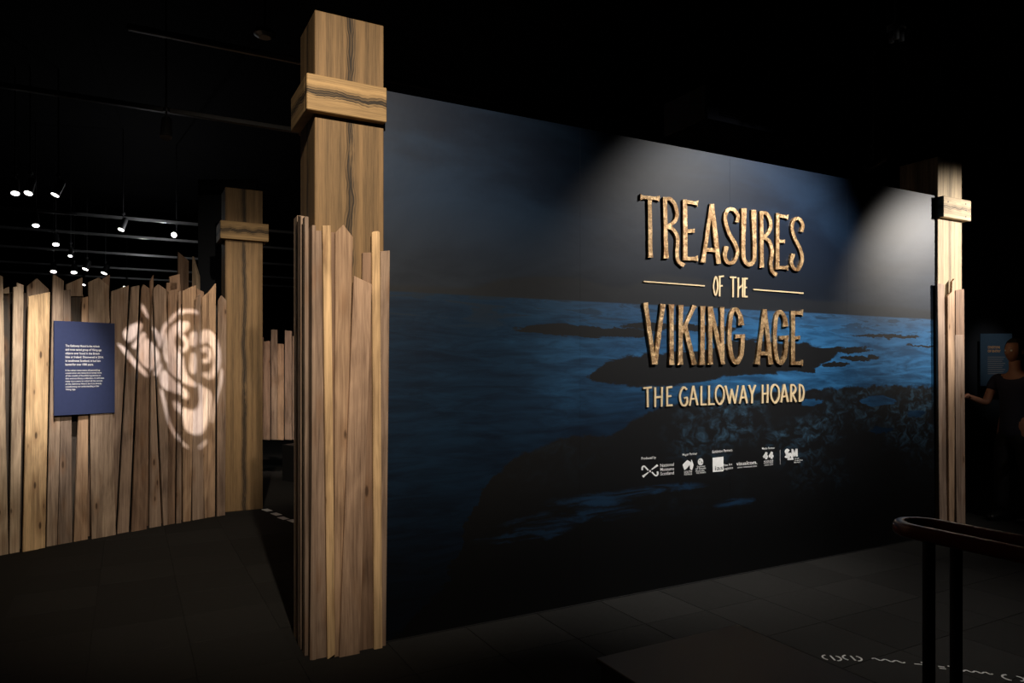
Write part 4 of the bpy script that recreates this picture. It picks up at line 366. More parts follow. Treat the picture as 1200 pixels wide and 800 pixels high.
[[[2.308,1.3482],[2.3121,1.3484],[2.3162,1.3486],[2.3203,1.3488],[2.3244,1.349],[2.3286,1.3492],[2.3327,1.3495],[2.3368,1.3497],[2.3409,1.3499],[2.3451,1.3501],[2.3492,1.3503],[2.3533,1.3505],[2.3575,1.3508]],[[2.3064,1.3606],[2.3105,1.3608],[2.3146,1.361],[2.3187,1.3613],[2.3228,1.3615],[2.3269,1.3617],[2.331,1.3619],[2.3352,1.3622],[2.3393,1.3624],[2.3434,1.3626],[2.3476,1.3628],[2.3517,1.363],[2.3558,1.3633]]]]],["L",[[[[2.3957,1.4492],[2.3957,1.4373],[2.3957,1.4255],[2.3957,1.4137],[2.3957,1.4018],[2.3957,1.39],[2.3957,1.3781],[2.3957,1.3663],[2.3957,1.3545],[2.3957,1.3426],[2.3957,1.3308],[2.3957,1.319],[2.3957,1.3071]],[[2.4141,1.4489],[2.4141,1.4371],[2.4141,1.4252],[2.4141,1.4133],[2.4141,1.4015],[2.4141,1.3896],[2.4141,1.3778],[2.4141,1.3659],[2.4141,1.3541],[2.4141,1.3422],[2.4141,1.3303],[2.4141,1.3185],[2.4141,1.3066]]],
[[[2.4004,1.3045],[2.4051,1.3046],[2.4099,1.3047],[2.4146,1.3047],[2.4194,1.3048],[2.4241,1.3049],[2.4289,1.305],[2.4336,1.3051],[2.4384,1.3052],[2.4432,1.3052],[2.4479,1.3053],[2.4527,1.3054],[2.4575,1.3055]],[[2.3994,1.3171],[2.4042,1.3172],[2.4089,1.3173],[2.4136,1.3173],[2.4184,1.3174],[2.4231,1.3175],[2.4279,1.3176],[2.4326,1.3177],[2.4374,1.3178],[2.4422,1.3179],[2.4469,1.318],[2.4517,1.318],[2.4565,1.3181]]]]],["L",[[[[2.4714,1.4507],[2.4714,1.4386],[2.4714,1.4266],[2.4714,1.4146],[2.4714,1.4026],[2.4714,1.3905],[2.4714,1.3785],[2.4714,1.3665],[2.4714,1.3545],[2.4714,1.3424],[2.4714,1.3304],[2.4714,1.3184],[2.4714,1.3064]],[[2.49,1.4504],[2.49,1.4384],[2.49,1.4263],[2.49,1.4143],[2.49,1.4022],[2.49,1.3902],[2.49,1.3781],[2.49,1.3661],[2.49,1.3541],[2.49,1.342],[2.49,1.33],[2.49,1.3179],[2.49,1.3059]]],
[[[2.4761,1.305],[2.4811,1.3051],[2.4862,1.3051],[2.4913,1.3052],[2.4964,1.3053],[2.5015,1.3054],[2.5066,1.3054],[2.5117,1.3055],[2.5168,1.3056],[2.522,1.3057],[2.5271,1.3058],[2.5322,1.3058],[2.5374,1.3059]],[[2.4751,1.3177],[2.4802,1.3177],[2.4853,1.3178],[2.4904,1.3179],[2.4955,1.318],[2.5006,1.3181],[2.5057,1.3181],[2.5108,1.3182],[2.5159,1.3183],[2.521,1.3184],[2.5261,1.3185],[2.5313,1.3186],[2.5364,1.3186]]]]],["O",[[[[2.5882,1.4555],[2.5777,1.4532],[2.569,1.4483],[2.5613,1.4417],[2.5544,1.434],[2.5486,1.4257],[2.5442,1.4172],[2.541,1.4083],[2.5387,1.3985],[2.5373,1.388],[2.5371,1.3772],[2.5381,1.3666],[2.5406,1.3565],[2.545,1.3461],[2.5511,1.335],[2.5586,1.3241],[2.5669,1.3143],[2.5759,1.3066],[2.5873,1.3021],[2.5997,1.3039],[2.6091,1.3096],[2.6173,1.3174],[2.6245,1.3267],[2.6306,1.3367],[2.6351,1.3467],[2.6379,1.3573],[2.6396,1.3693],[2.6401,1.382],[2.6396,1.3947],[2.6379,1.4065],[2.635,1.4168],[2.6304,1.4261],[2.624,1.4348],[2.6164,1.4425],[2.608,1.4489],[2.5988,1.4535],[2.5882,1.4555]],[[2.5888,1.4427],[2.5862,1.442],[2.5811,1.439],[2.5751,1.4339],[2.5693,1.4273],[2.5642,1.4202],[2.5605,1.413],[2.5577,1.4054],[2.5557,1.3965],[2.5544,1.3869],[2.5542,1.3772],[2.5551,1.3678],[2.5572,1.3592],[2.5611,1.3502],[2.5667,1.34],[2.5735,1.3301],[2.5807,1.3216],[2.587,1.3161],[2.5897,1.3147],[2.591,1.3152],[2.5963,1.3185],[2.6027,1.3248],[2.609,1.3328],[2.6144,1.3417],[2.6182,1.3502],[2.6207,1.3595],[2.6222,1.3705],[2.6227,1.3824],[2.6222,1.3941],[2.6207,1.4048],[2.6183,1.4136],[2.6145,1.421],[2.6093,1.4281],[2.6032,1.4344],[2.5969,1.4392],[2.5915,1.442],[2.5888,1.4427]]]]],["W",[[[[2.6382,1.4442],[2.6417,1.4331],[2.6452,1.4219],[2.6487,1.4107],[2.6522,1.3995],[2.6557,1.3882],[2.6592,1.377],[2.6627,1.3658],[2.6662,1.3546],[2.6697,1.3433],[2.6732,1.3321],[2.6767,1.3208],[2.6802,1.3095]],[[2.6569,1.4472],[2.6604,1.436],[2.6639,1.4247],[2.6674,1.4135],[2.6709,1.4023],[2.6744,1.3911],[2.6779,1.3798],[2.6815,1.3686],[2.685,1.3573],[2.6885,1.3461],[2.692,1.3348],[2.6955,1.3235],[2.6991,1.3123]]],
[[[2.7029,1.4225],[2.7011,1.4133],[2.6994,1.404],[2.6976,1.3948],[2.6959,1.3856],[2.6941,1.3764],[2.6923,1.3671],[2.6906,1.3579],[2.6888,1.3487],[2.6871,1.3395],[2.6853,1.3303],[2.6835,1.3211],[2.6818,1.3119]],[[2.7187,1.4206],[2.7169,1.4114],[2.7151,1.4021],[2.7133,1.3929],[2.7116,1.3837],[2.7098,1.3744],[2.708,1.3652],[2.7063,1.356],[2.7045,1.3468],[2.7028,1.3375],[2.701,1.3283],[2.6992,1.3191],[2.6975,1.3099]]],
[[[2.7013,1.4201],[2.7043,1.4108],[2.7072,1.4015],[2.7101,1.3922],[2.7131,1.3828],[2.716,1.3735],[2.719,1.3642],[2.7219,1.3548],[2.7249,1.3455],[2.7278,1.3361],[2.7308,1.3268],[2.7337,1.3174],[2.7367,1.3081]],[[2.7202,1.423],[2.7232,1.4137],[2.7261,1.4044],[2.7291,1.395],[2.7321,1.3857],[2.735,1.3764],[2.738,1.367],[2.7409,1.3577],[2.7439,1.3483],[2.7468,1.3389],[2.7498,1.3296],[2.7528,1.3202],[2.7557,1.3108]]],
[[[2.7704,1.4502],[2.7677,1.4385],[2.765,1.4269],[2.7623,1.4152],[2.7597,1.4036],[2.757,1.3919],[2.7543,1.3803],[2.7517,1.3687],[2.749,1.357],[2.7463,1.3454],[2.7437,1.3338],[2.741,1.3222],[2.7383,1.3106]],[[2.7862,1.448],[2.7835,1.4364],[2.7809,1.4247],[2.7782,1.413],[2.7755,1.4014],[2.7728,1.3897],[2.7701,1.3781],[2.7675,1.3664],[2.7648,1.3548],[2.7621,1.3431],[2.7594,1.3315],[2.7568,1.3199],[2.7541,1.3083]]]]],["A",[[[[2.8215,1.4484],[2.8185,1.4368],[2.8155,1.4252],[2.8125,1.4136],[2.8095,1.4021],[2.8065,1.3905],[2.8035,1.3789],[2.8005,1.3674],[2.7975,1.3558],[2.7946,1.3442],[2.7916,1.3327],[2.7886,1.3212],[2.7856,1.3096]],[[2.8392,1.4458],[2.8362,1.4342],[2.8332,1.4226],[2.8302,1.411],[2.8272,1.3994],[2.8242,1.3878],[2.8212,1.3762],[2.8182,1.3646],[2.8152,1.353],[2.8122,1.3415],[2.8092,1.3299],[2.8062,1.3183],[2.8032,1.3068]]],
[[[2.8216,1.4456],[2.8249,1.4341],[2.8282,1.4227],[2.8315,1.4112],[2.8348,1.3997],[2.8381,1.3882],[2.8414,1.3767],[2.8447,1.3652],[2.8481,1.3536],[2.8514,1.3421],[2.8547,1.3306],[2.858,1.319],[2.8613,1.3075]],[[2.8428,1.4486],[2.8461,1.4371],[2.8494,1.4256],[2.8527,1.4141],[2.856,1.4025],[2.8594,1.391],[2.8627,1.3795],[2.866,1.368],[2.8693,1.3564],[2.8727,1.3449],[2.876,1.3333],[2.8793,1.3218],[2.8827,1.3102]]],
[[[2.8112,1.3469],[2.8154,1.3471],[2.8196,1.3472],[2.8238,1.3473],[2.828,1.3474],[2.8322,1.3476],[2.8364,1.3477],[2.8406,1.3478],[2.8449,1.3479],[2.8491,1.3481],[2.8533,1.3482],[2.8575,1.3483],[2.8618,1.3484]],[[2.8099,1.36],[2.8141,1.3601],[2.8183,1.3602],[2.8225,1.3604],[2.8267,1.3605],[2.8309,1.3606],[2.8351,1.3607],[2.8393,1.3609],[2.8436,1.361],[2.8478,1.3611],[2.852,1.3613],[2.8562,1.3614],[2.8605,1.3615]]]]],["Y",[[[[2.8843,1.4455],[2.887,1.4393],[2.8898,1.4332],[2.8925,1.427],[2.8952,1.4208],[2.898,1.4146],[2.9007,1.4085],[2.9035,1.4023],[2.9062,1.3961],[2.9089,1.3899],[2.9117,1.3837],[2.9144,1.3775],[2.9172,1.3713]],[[2.9034,1.4497],[2.9061,1.4435],[2.9089,1.4373],[2.9116,1.4311],[2.9144,1.4249],[2.9171,1.4188],[2.9199,1.4126],[2.9226,1.4064],[2.9254,1.4002],[2.9281,1.394],[2.9309,1.3878],[2.9336,1.3816],[2.9364,1.3754]]],
[[[2.953,1.4515],[2.95,1.4451],[2.9471,1.4388],[2.9442,1.4325],[2.9413,1.4261],[2.9384,1.4198],[2.9355,1.4135],[2.9326,1.4071],[2.9297,1.4008],[2.9268,1.3945],[2.9239,1.3882],[2.921,1.3819],[2.9181,1.3756]],[[2.9705,1.4471],[2.9676,1.4408],[2.9647,1.4344],[2.9617,1.4281],[2.9588,1.4217],[2.9559,1.4154],[2.953,1.4091],[2.9501,1.4027],[2.9471,1.3964],[2.9442,1.3901],[2.9413,1.3838],[2.9384,1.3774],[2.9355,1.3711]]],
[[[2.9167,1.3788],[2.9167,1.3729],[2.9167,1.367],[2.9167,1.361],[2.9167,1.3551],[2.9167,1.3492],[2.9167,1.3433],[2.9167,1.3373],[2.9167,1.3314],[2.9167,1.3255],[2.9167,1.3196],[2.9167,1.3136],[2.9167,1.3077]],[[2.9369,1.3784],[2.9369,1.3725],[2.9369,1.3665],[2.9369,1.3606],[2.9369,1.3547],[2.9369,1.3487],[2.9369,1.3428],[2.9369,1.3369],[2.9369,1.3309],[2.9369,1.325],[2.9369,1.3191],[2.9369,1.3131],[2.9369,1.3072]]]]],["H",[[[[3.0295,1.4498],[3.0295,1.4377],[3.0295,1.4256],[3.0295,1.4135],[3.0295,1.4015],[3.0295,1.3894],[3.0295,1.3773],[3.0295,1.3652],[3.0295,1.3531],[3.0295,1.3411],[3.0295,1.329],[3.0295,1.3169],[3.0295,1.3048]],[[3.0501,1.4495],[3.0501,1.4374],[3.0501,1.4253],[3.0501,1.4132],[3.0501,1.4011],[3.0501,1.389],[3.0501,1.3769],[3.0501,1.3648],[3.0501,1.3527],[3.0501,1.3406],[3.0501,1.3285],[3.0501,1.3164],[3.0501,1.3043]]],
[[[3.0858,1.4518],[3.0856,1.4396],[3.0855,1.4275],[3.0853,1.4154],[3.0852,1.4032],[3.085,1.3911],[3.0848,1.379],[3.0847,1.3668],[3.0845,1.3547],[3.0844,1.3426],[3.0842,1.3304],[3.0841,1.3183],[3.0839,1.3062]],[[3.1066,1.4514],[3.1064,1.4392],[3.1062,1.4271],[3.1061,1.4149],[3.1059,1.4028],[3.1058,1.3906],[3.1056,1.3784],[3.1055,1.3663],[3.1053,1.3541],[3.1051,1.342],[3.105,1.3298],[3.1048,1.3177],[3.1047,1.3055]]],
[[[3.0407,1.3711],[3.0453,1.3714],[3.0498,1.3716],[3.0543,1.3719],[3.0588,1.3721],[3.0634,1.3723],[3.0679,1.3726],[3.0725,1.3728],[3.077,1.3731],[3.0816,1.3733],[3.0861,1.3736],[3.0907,1.3738],[3.0952,1.3741]],[[3.0388,1.3844],[3.0433,1.3846],[3.0479,1.3849],[3.0524,1.3851],[3.0569,1.3854],[3.0614,1.3856],[3.066,1.3859],[3.0705,1.3861],[3.0751,1.3864],[3.0796,1.3866],[3.0842,1.3869],[3.0887,1.3871],[3.0933,1.3874]]]]],["O",[[[[3.1779,1.4546],[3.1667,1.4526],[3.1573,1.448],[3.149,1.4417],[3.1417,1.4341],[3.1354,1.4257],[3.1307,1.4169],[3.1273,1.4071],[3.1248,1.3959],[3.1234,1.384],[3.1231,1.3718],[3.1241,1.3599],[3.1267,1.349],[3.1314,1.3385],[3.1381,1.3276],[3.1461,1.3173],[3.155,1.3082],[3.1648,1.3011],[3.177,1.2971],[3.19,1.299],[3.2,1.3046],[3.2087,1.3122],[3.2165,1.3213],[3.2229,1.3313],[3.2277,1.3414],[3.2307,1.3525],[3.2324,1.3651],[3.233,1.3785],[3.2324,1.3919],[3.2307,1.4044],[3.2276,1.4152],[3.2227,1.4248],[3.2159,1.4336],[3.2078,1.4414],[3.1989,1.4478],[3.1891,1.4525],[3.1779,1.4546]],[[3.178,1.4411],[3.1754,1.4405],[3.1702,1.4379],[3.1641,1.4332],[3.158,1.427],[3.1528,1.42],[3.1489,1.4127],[3.146,1.4042],[3.1437,1.394],[3.1424,1.3829],[3.1421,1.3717],[3.143,1.361],[3.1452,1.3518],[3.1492,1.3428],[3.1551,1.3332],[3.1623,1.324],[3.1697,1.3164],[3.1762,1.3116],[3.1789,1.3104],[3.1805,1.311],[3.186,1.3142],[3.1928,1.3201],[3.1993,1.3279],[3.2049,1.3365],[3.209,1.3451],[3.2116,1.3548],[3.2132,1.3664],[3.2137,1.3789],[3.2132,1.3914],[3.2116,1.4027],[3.209,1.4119],[3.2051,1.4195],[3.1996,1.4267],[3.1932,1.4329],[3.1866,1.4377],[3.1809,1.4404],[3.178,1.4411]]]]],["A",[[[[3.2707,1.4518],[3.268,1.4397],[3.2652,1.4276],[3.2625,1.4156],[3.2597,1.4035],[3.257,1.3915],[3.2542,1.3795],[3.2515,1.3674],[3.2487,1.3554],[3.246,1.3434],[3.2432,1.3314],[3.2405,1.3194],[3.2377,1.3074]],[[3.29,1.4494],[3.2872,1.4373],[3.2845,1.4252],[3.2817,1.4132],[3.2789,1.4011],[3.2762,1.389],[3.2734,1.377],[3.2707,1.3649],[3.2679,1.3529],[3.2651,1.3408],[3.2624,1.3288],[3.2596,1.3168],[3.2569,1.3048]]],
[[[3.2709,1.449],[3.2744,1.4372],[3.278,1.4254],[3.2816,1.4136],[3.2852,1.4017],[3.2887,1.3899],[3.2923,1.378],[3.2959,1.3662],[3.2995,1.3543],[3.3031,1.3425],[3.3066,1.3306],[3.3102,1.3187],[3.3138,1.3068]],[[3.2938,1.4521],[3.2973,1.4403],[3.3009,1.4284],[3.3045,1.4166],[3.3081,1.4047],[3.3117,1.3929],[3.3153,1.381],[3.3189,1.3691],[3.3225,1.3572],[3.3261,1.3453],[3.3297,1.3334],[3.3333,1.3215],[3.3369,1.3096]]],
[[[3.2596,1.3451],[3.2643,1.3452],[3.269,1.3453],[3.2737,1.3455],[3.2784,1.3456],[3.2831,1.3457],[3.2878,1.3458],[3.2926,1.346],[3.2973,1.3461],[3.302,1.3462],[3.3067,1.3464],[3.3115,1.3465],[3.3162,1.3466]],[[3.2583,1.3587],[3.263,1.3588],[3.2677,1.3589],[3.2724,1.359],[3.2771,1.3592],[3.2818,1.3593],[3.2865,1.3594],[3.2912,1.3596],[3.2959,1.3597],[3.3007,1.3598],[3.3054,1.36],[3.3101,1.3601],[3.3149,1.3602]]]]],["R",[[[[3.3499,1.4497],[3.3499,1.4379],[3.3499,1.426],[3.3499,1.4142],[3.3499,1.4023],[3.3499,1.3905],[3.3499,1.3787],[3.3499,1.3668],[3.3499,1.355],[3.3499,1.3431],[3.3499,1.3313],[3.3499,1.3195],[3.3499,1.3076]],[[3.3717,1.4494],[3.3717,1.4376],[3.3717,1.4257],[3.3717,1.4138],[3.3717,1.402],[3.3717,1.3901],[3.3717,1.3783],[3.3717,1.3664],[3.3717,1.3545],[3.3717,1.3427],[3.3717,1.3308],[3.3717,1.3189],[3.3717,1.3071]]],
[[[3.358,1.4373],[3.3649,1.4368],[3.3721,1.4368],[3.3785,1.4367],[3.3837,1.4363],[3.3873,1.4357],[3.3899,1.4345],[3.393,1.4319],[3.3965,1.4278],[3.3998,1.4229],[3.4023,1.4176],[3.404,1.4124],[3.4044,1.408],[3.4037,1.4036],[3.4017,1.3986],[3.3987,1.3934],[3.395,1.3885],[3.3911,1.3844],[3.3876,1.3815],[3.3846,1.3801],[3.3809,1.3792],[3.3761,1.3786],[3.3701,1.3782],[3.3634,1.3778],[3.3569,1.377]],[[3.3596,1.4509],[3.3657,1.4505],[3.372,1.4504],[3.3792,1.4504],[3.3871,1.4498],[3.3953,1.4481],[3.4031,1.4446],[3.4091,1.4397],[3.4141,1.434],[3.4183,1.4277],[3.4215,1.421],[3.4237,1.4141],[3.4243,1.4074],[3.4232,1.4007],[3.4206,1.394],[3.4169,1.3875],[3.4123,1.3814],[3.4072,1.376],[3.4013,1.3714],[3.3943,1.3679],[3.3865,1.3659],[3.3792,1.365],[3.3724,1.3646],[3.3665,1.3642],[3.3608,1.3636]]],
[[[3.3668,1.3683],[3.3704,1.3629],[3.374,1.3575],[3.3776,1.352],[3.3813,1.3466],[3.3849,1.3411],[3.3886,1.3357],[3.3922,1.3302],[3.3958,1.3248],[3.3995,1.3193],[3.4031,1.3139],[3.4068,1.3084],[3.4104,1.3029]],[[3.3865,1.3743],[3.3901,1.3689],[3.3938,1.3634],[3.3974,1.358],[3.4011,1.3526],[3.4047,1.3471],[3.4084,1.3416],[3.412,1.3362],[3.4157,1.3307],[3.4193,1.3253],[3.423,1.3198],[3.4266,1.3143],[3.4303,1.3088]]]]],["D",[[[[3.4494,1.4498],[3.4494,1.4379],[3.4494,1.426],[3.4494,1.414],[3.4494,1.4021],[3.4494,1.3901],[3.4494,1.3782],[3.4494,1.3663],[3.4494,1.3543],[3.4494,1.3424],[3.4494,1.3304],[3.4494,1.3185],[3.4494,1.3066]],[[3.4715,1.4496],[3.4715,1.4376],[3.4715,1.4256],[3.4715,1.4137],[3.4715,1.4017],[3.4715,1.3897],[3.4715,1.3778],[3.4715,1.3658],[3.4715,1.3539],[3.4715,1.3419],[3.4715,1.3299],[3.4715,1.318],[3.4715,1.306]]],
[[[3.4529,1.4378],[3.4597,1.436],[3.4668,1.4347],[3.4727,1.4337],[3.4772,1.4325],[3.4806,1.4309],[3.484,1.4279],[3.4878,1.4224],[3.4917,1.4148],[3.4952,1.4061],[3.498,1.3967],[3.4999,1.3873],[3.5007,1.3785],[3.5003,1.3696],[3.4988,1.3598],[3.4963,1.35],[3.4932,1.3407],[3.4895,1.3328],[3.4858,1.327],[3.4824,1.3239],[3.4786,1.3222],[3.4737,1.321],[3.4674,1.32],[3.4598,1.3188],[3.4526,1.317]],[[3.4599,1.4506],[3.4655,1.4491],[3.4714,1.4481],[3.4785,1.4468],[3.4866,1.4446],[3.4946,1.4407],[3.5013,1.4348],[3.5064,1.4273],[3.511,1.4187],[3.5148,1.409],[3.5179,1.3987],[3.5201,1.3884],[3.521,1.3784],[3.5205,1.3682],[3.5188,1.3576],[3.5162,1.3469],[3.5127,1.3367],[3.5085,1.3276],[3.5034,1.3198],[3.4967,1.3138],[3.4884,1.3098],[3.48,1.3077],[3.4725,1.3065],[3.4661,1.3056],[3.4601,1.304]]]]]]},
"logos":{"scot":[[[1.8693,0.8645],[1.8689,0.8688],[1.8683,0.8732],[1.8679,0.877],[1.8679,0.8799],[1.8683,0.8815],[1.8695,0.8828],[1.8716,0.8844],[1.8741,0.8856],[1.8763,0.8861],[1.8773,0.8862],[1.8787,0.8856],[1.8816,0.8836],[1.8853,0.8805],[1.8891,0.8769],[1.893,0.8734],[1.8966,0.8703],[1.8999,0.8672],[1.9033,0.8639],[1.9067,0.8606],[1.9102,0.8573],[1.9199,0.8633],[1.9166,0.8666],[1.9133,0.87],[1.9099,0.8734],[1.9064,0.8768],[1.9028,0.8801],[1.8992,0.8834],[1.8953,0.8872],[1.891,0.891],[1.8861,0.8945],[1.88,0.8969],[1.8734,0.8973],[1.8677,0.8961],[1.8626,0.8939],[1.8583,0.8909],[1.855,0.8871],[1.8532,0.8825],[1.853,0.8777],[1.8533,0.8732],[1.8538,0.8689],[1.854,0.865]],[[1.9428,0.8434],[1.9471,0.8391],[1.9515,0.8347],[1.956,0.8303],[1.9604,0.8261],[1.9647,0.8225],[1.9687,0.8195],[1.9725,0.8167],[1.9768,0.8143],[1.9818,0.8124],[1.9878,0.8119],[1.9934,0.8132],[1.9982,0.8156],[2.0025,0.8187],[2.006,0.8224],[2.0085,0.8267],[2.0092,0.8316],[2.0084,0.8362],[2.007,0.8405],[2.0055,0.8443],[2.0045,0.8479],[1.9901,0.8461],[1.9914,0.8422],[1.993,0.8382],[1.9943,0.8348],[1.9949,0.8322],[1.9948,0.8305],[1.9937,0.8287],[1.9916,0.8264],[1.989,0.8243],[1.9864,0.8229],[1.985,0.8224],[1.9844,0.8225],[1.9828,0.823],[1.9802,0.8245],[1.9769,0.8267],[1.9733,0.8293],[1.9695,0.8324],[1.9653,0.8361],[1.9609,0.8404],[1.9564,0.8448],[1.9519,0.849]],[[1.8725,0.8112],[1.9199,0.8438],[1.9145,0.8495],[1.8593,0.8254]],[[1.9478,0.8604],[2.0055,0.8853],[1.9934,0.8986],[1.9426,0.8662]],[[1.9396,0.8525],[1.9389,0.8494],[1.9371,0.8469],[1.9343,0.8454],[1.931,0.845],[1.9277,0.8458],[1.9249,0.8478],[1.923,0.8506],[1.9224,0.8537],[1.923,0.8568],[1.9249,0.8593],[1.9277,0.8609],[1.931,0.8612],[1.9343,0.8604],[1.9371,0.8584],[1.9389,0.8557]]],
"sa":[[[2.2309,0.8782],[2.2491,0.8927],[2.2766,0.9101],[2.3019,0.898],[2.3112,0.8904],[2.3144,0.913],[2.3227,0.9037],[2.3376,0.8693],[2.3274,0.8418],[2.3204,0.8325],[2.3019,0.8436],[2.2996,0.8718],[2.2881,0.8761],[2.2766,0.8734],[2.272,0.8492],[2.2491,0.8375],[2.24,0.8549]]],
"crest":[[[2.4247,0.8879],[2.4244,0.8861],[2.4242,0.8843],[2.4239,0.8826],[2.4236,0.881],[2.4231,0.8796],[2.4224,0.8782],[2.4215,0.8768],[2.4206,0.8755],[2.4196,0.8743],[2.4185,0.8732],[2.4173,0.8722],[2.416,0.8713],[2.4147,0.8705],[2.4133,0.8699],[2.4119,0.8693],[2.4105,0.8689],[2.409,0.8686],[2.4074,0.8684],[2.4059,0.8683],[2.4044,0.8684],[2.403,0.8685],[2.4015,0.8688],[2.3999,0.8692],[2.3984,0.8697],[2.397,0.8703],[2.3956,0.871],[2.3942,0.8719],[2.3929,0.8729],[2.3916,0.8739],[2.3904,0.8751],[2.3894,0.8763],[2.3883,0.8776],[2.3874,0.8791],[2.3866,0.8806],[2.3859,0.8821],[2.3853,0.8836],[2.3849,0.8852],[2.3845,0.8869],[2.3843,0.8886],[2.3843,0.8902],[2.3843,0.8918],[2.3845,0.8935],[2.3849,0.8951],[2.3853,0.8967],[2.3859,0.8981],[2.3866,0.8996],[2.3874,0.9009],[2.3883,0.9023],[2.3894,0.9035],[2.3904,0.9046],[2.3916,0.9055],[2.3929,0.9064],[2.3942,0.9072],[2.3956,0.9079],[2.397,0.9085],[2.3984,0.9089],[2.3999,0.9092],[2.4015,0.9094],[2.403,0.9095],[2.4044,0.9094],[2.4059,0.9093],[2.4074,0.909],[2.409,0.9086],[2.4105,0.9081],[2.4119,0.9075],[2.4133,0.9068],[2.4147,0.9059],[2.416,0.905],[2.4173,0.9039],[2.4185,0.9028],[2.4196,0.9016],[2.4206,0.9002],[2.4215,0.8988],[2.4224,0.8973],[2.4231,0.8958],[2.4236,0.8943],[2.4239,0.8927],[2.4242,0.8909],[2.4244,0.8891],[2.4247,0.8873],[2.4313,0.8875],[2.431,0.8893],[2.4307,0.8911],[2.4304,0.893],[2.43,0.8949],[2.4294,0.8968],[2.4285,0.8987],[2.4275,0.9005],[2.4264,0.9023],[2.4251,0.9039],[2.4237,0.9055],[2.4222,0.9069],[2.4206,0.9083],[2.4188,0.9096],[2.4169,0.9107],[2.415,0.9117],[2.413,0.9125],[2.4109,0.9132],[2.4088,0.9138],[2.4066,0.9142],[2.4044,0.9144],[2.4023,0.9145],[2.4001,0.9143],[2.398,0.914],[2.3959,0.9136],[2.3939,0.913],[2.392,0.9123],[2.3901,0.9114],[2.3884,0.9103],[2.3867,0.9092],[2.3852,0.9079],[2.3839,0.9065],[2.3826,0.905],[2.3815,0.9034],[2.3805,0.9018],[2.3796,0.9],[2.379,0.8983],[2.3784,0.8964],[2.378,0.8945],[2.3778,0.8926],[2.3777,0.8906],[2.3778,0.8887],[2.378,0.8867],[2.3784,0.8848],[2.379,0.8828],[2.3796,0.881],[2.3805,0.8791],[2.3815,0.8773],[2.3826,0.8756],[2.3839,0.8739],[2.3852,0.8724],[2.3867,0.8709],[2.3884,0.8696],[2.3901,0.8683],[2.392,0.8672],[2.3939,0.8662],[2.3959,0.8653],[2.398,0.8646],[2.4001,0.864],[2.4023,0.8636],[2.4044,0.8634],[2.4066,0.8633],[2.4088,0.8635],[2.4109,0.8637],[2.413,0.8642],[2.415,0.8647],[2.4169,0.8655],[2.4188,0.8664],[2.4206,0.8674],[2.4222,0.8686],[2.4237,0.8698],[2.4251,0.8712],[2.4264,0.8727],[2.4275,0.8743],[2.4285,0.876],[2.4294,0.8777],[2.43,0.8796],[2.4304,0.8815],[2.4307,0.8833],[2.431,0.8851],[2.4313,0.8868]],[[2.4167,0.886],[2.4143,0.8791],[2.4082,0.8751],[2.4007,0.8756],[2.3946,0.8803],[2.3922,0.8876],[2.3946,0.8945],[2.4007,0.8985],[2.4082,0.898],[2.4143,0.8932]]],
"ias":[[[2.5233,0.9106],[2.6335,0.9128],[2.6335,0.8025],[2.5257,0.8041]]],
"rule":[[[3.2409,0.9291],[3.2477,0.9288],[3.2477,0.8135],[3.2409,0.8139]]],
"forty":[[[3.0846,0.9234],[3.05,0.8873],[3.0675,0.8778],[3.1048,0.9125]],[[3.0746,0.9173],[3.0762,0.8653],[3.0995,0.8639],[3.1011,0.9157]],[[3.0573,0.8759],[3.1087,0.8765],[3.1062,0.8939],[3.0548,0.8933]],[[3.1441,0.9236],[3.1124,0.8882],[3.1304,0.879],[3.1649,0.913]],[[3.1347,0.9175],[3.1363,0.8653],[3.1599,0.8638],[3.1615,0.916]],[[3.1194,0.8759],[3.1709,0.8765],[3.1683,0.8939],[3.1169,0.8933]]],
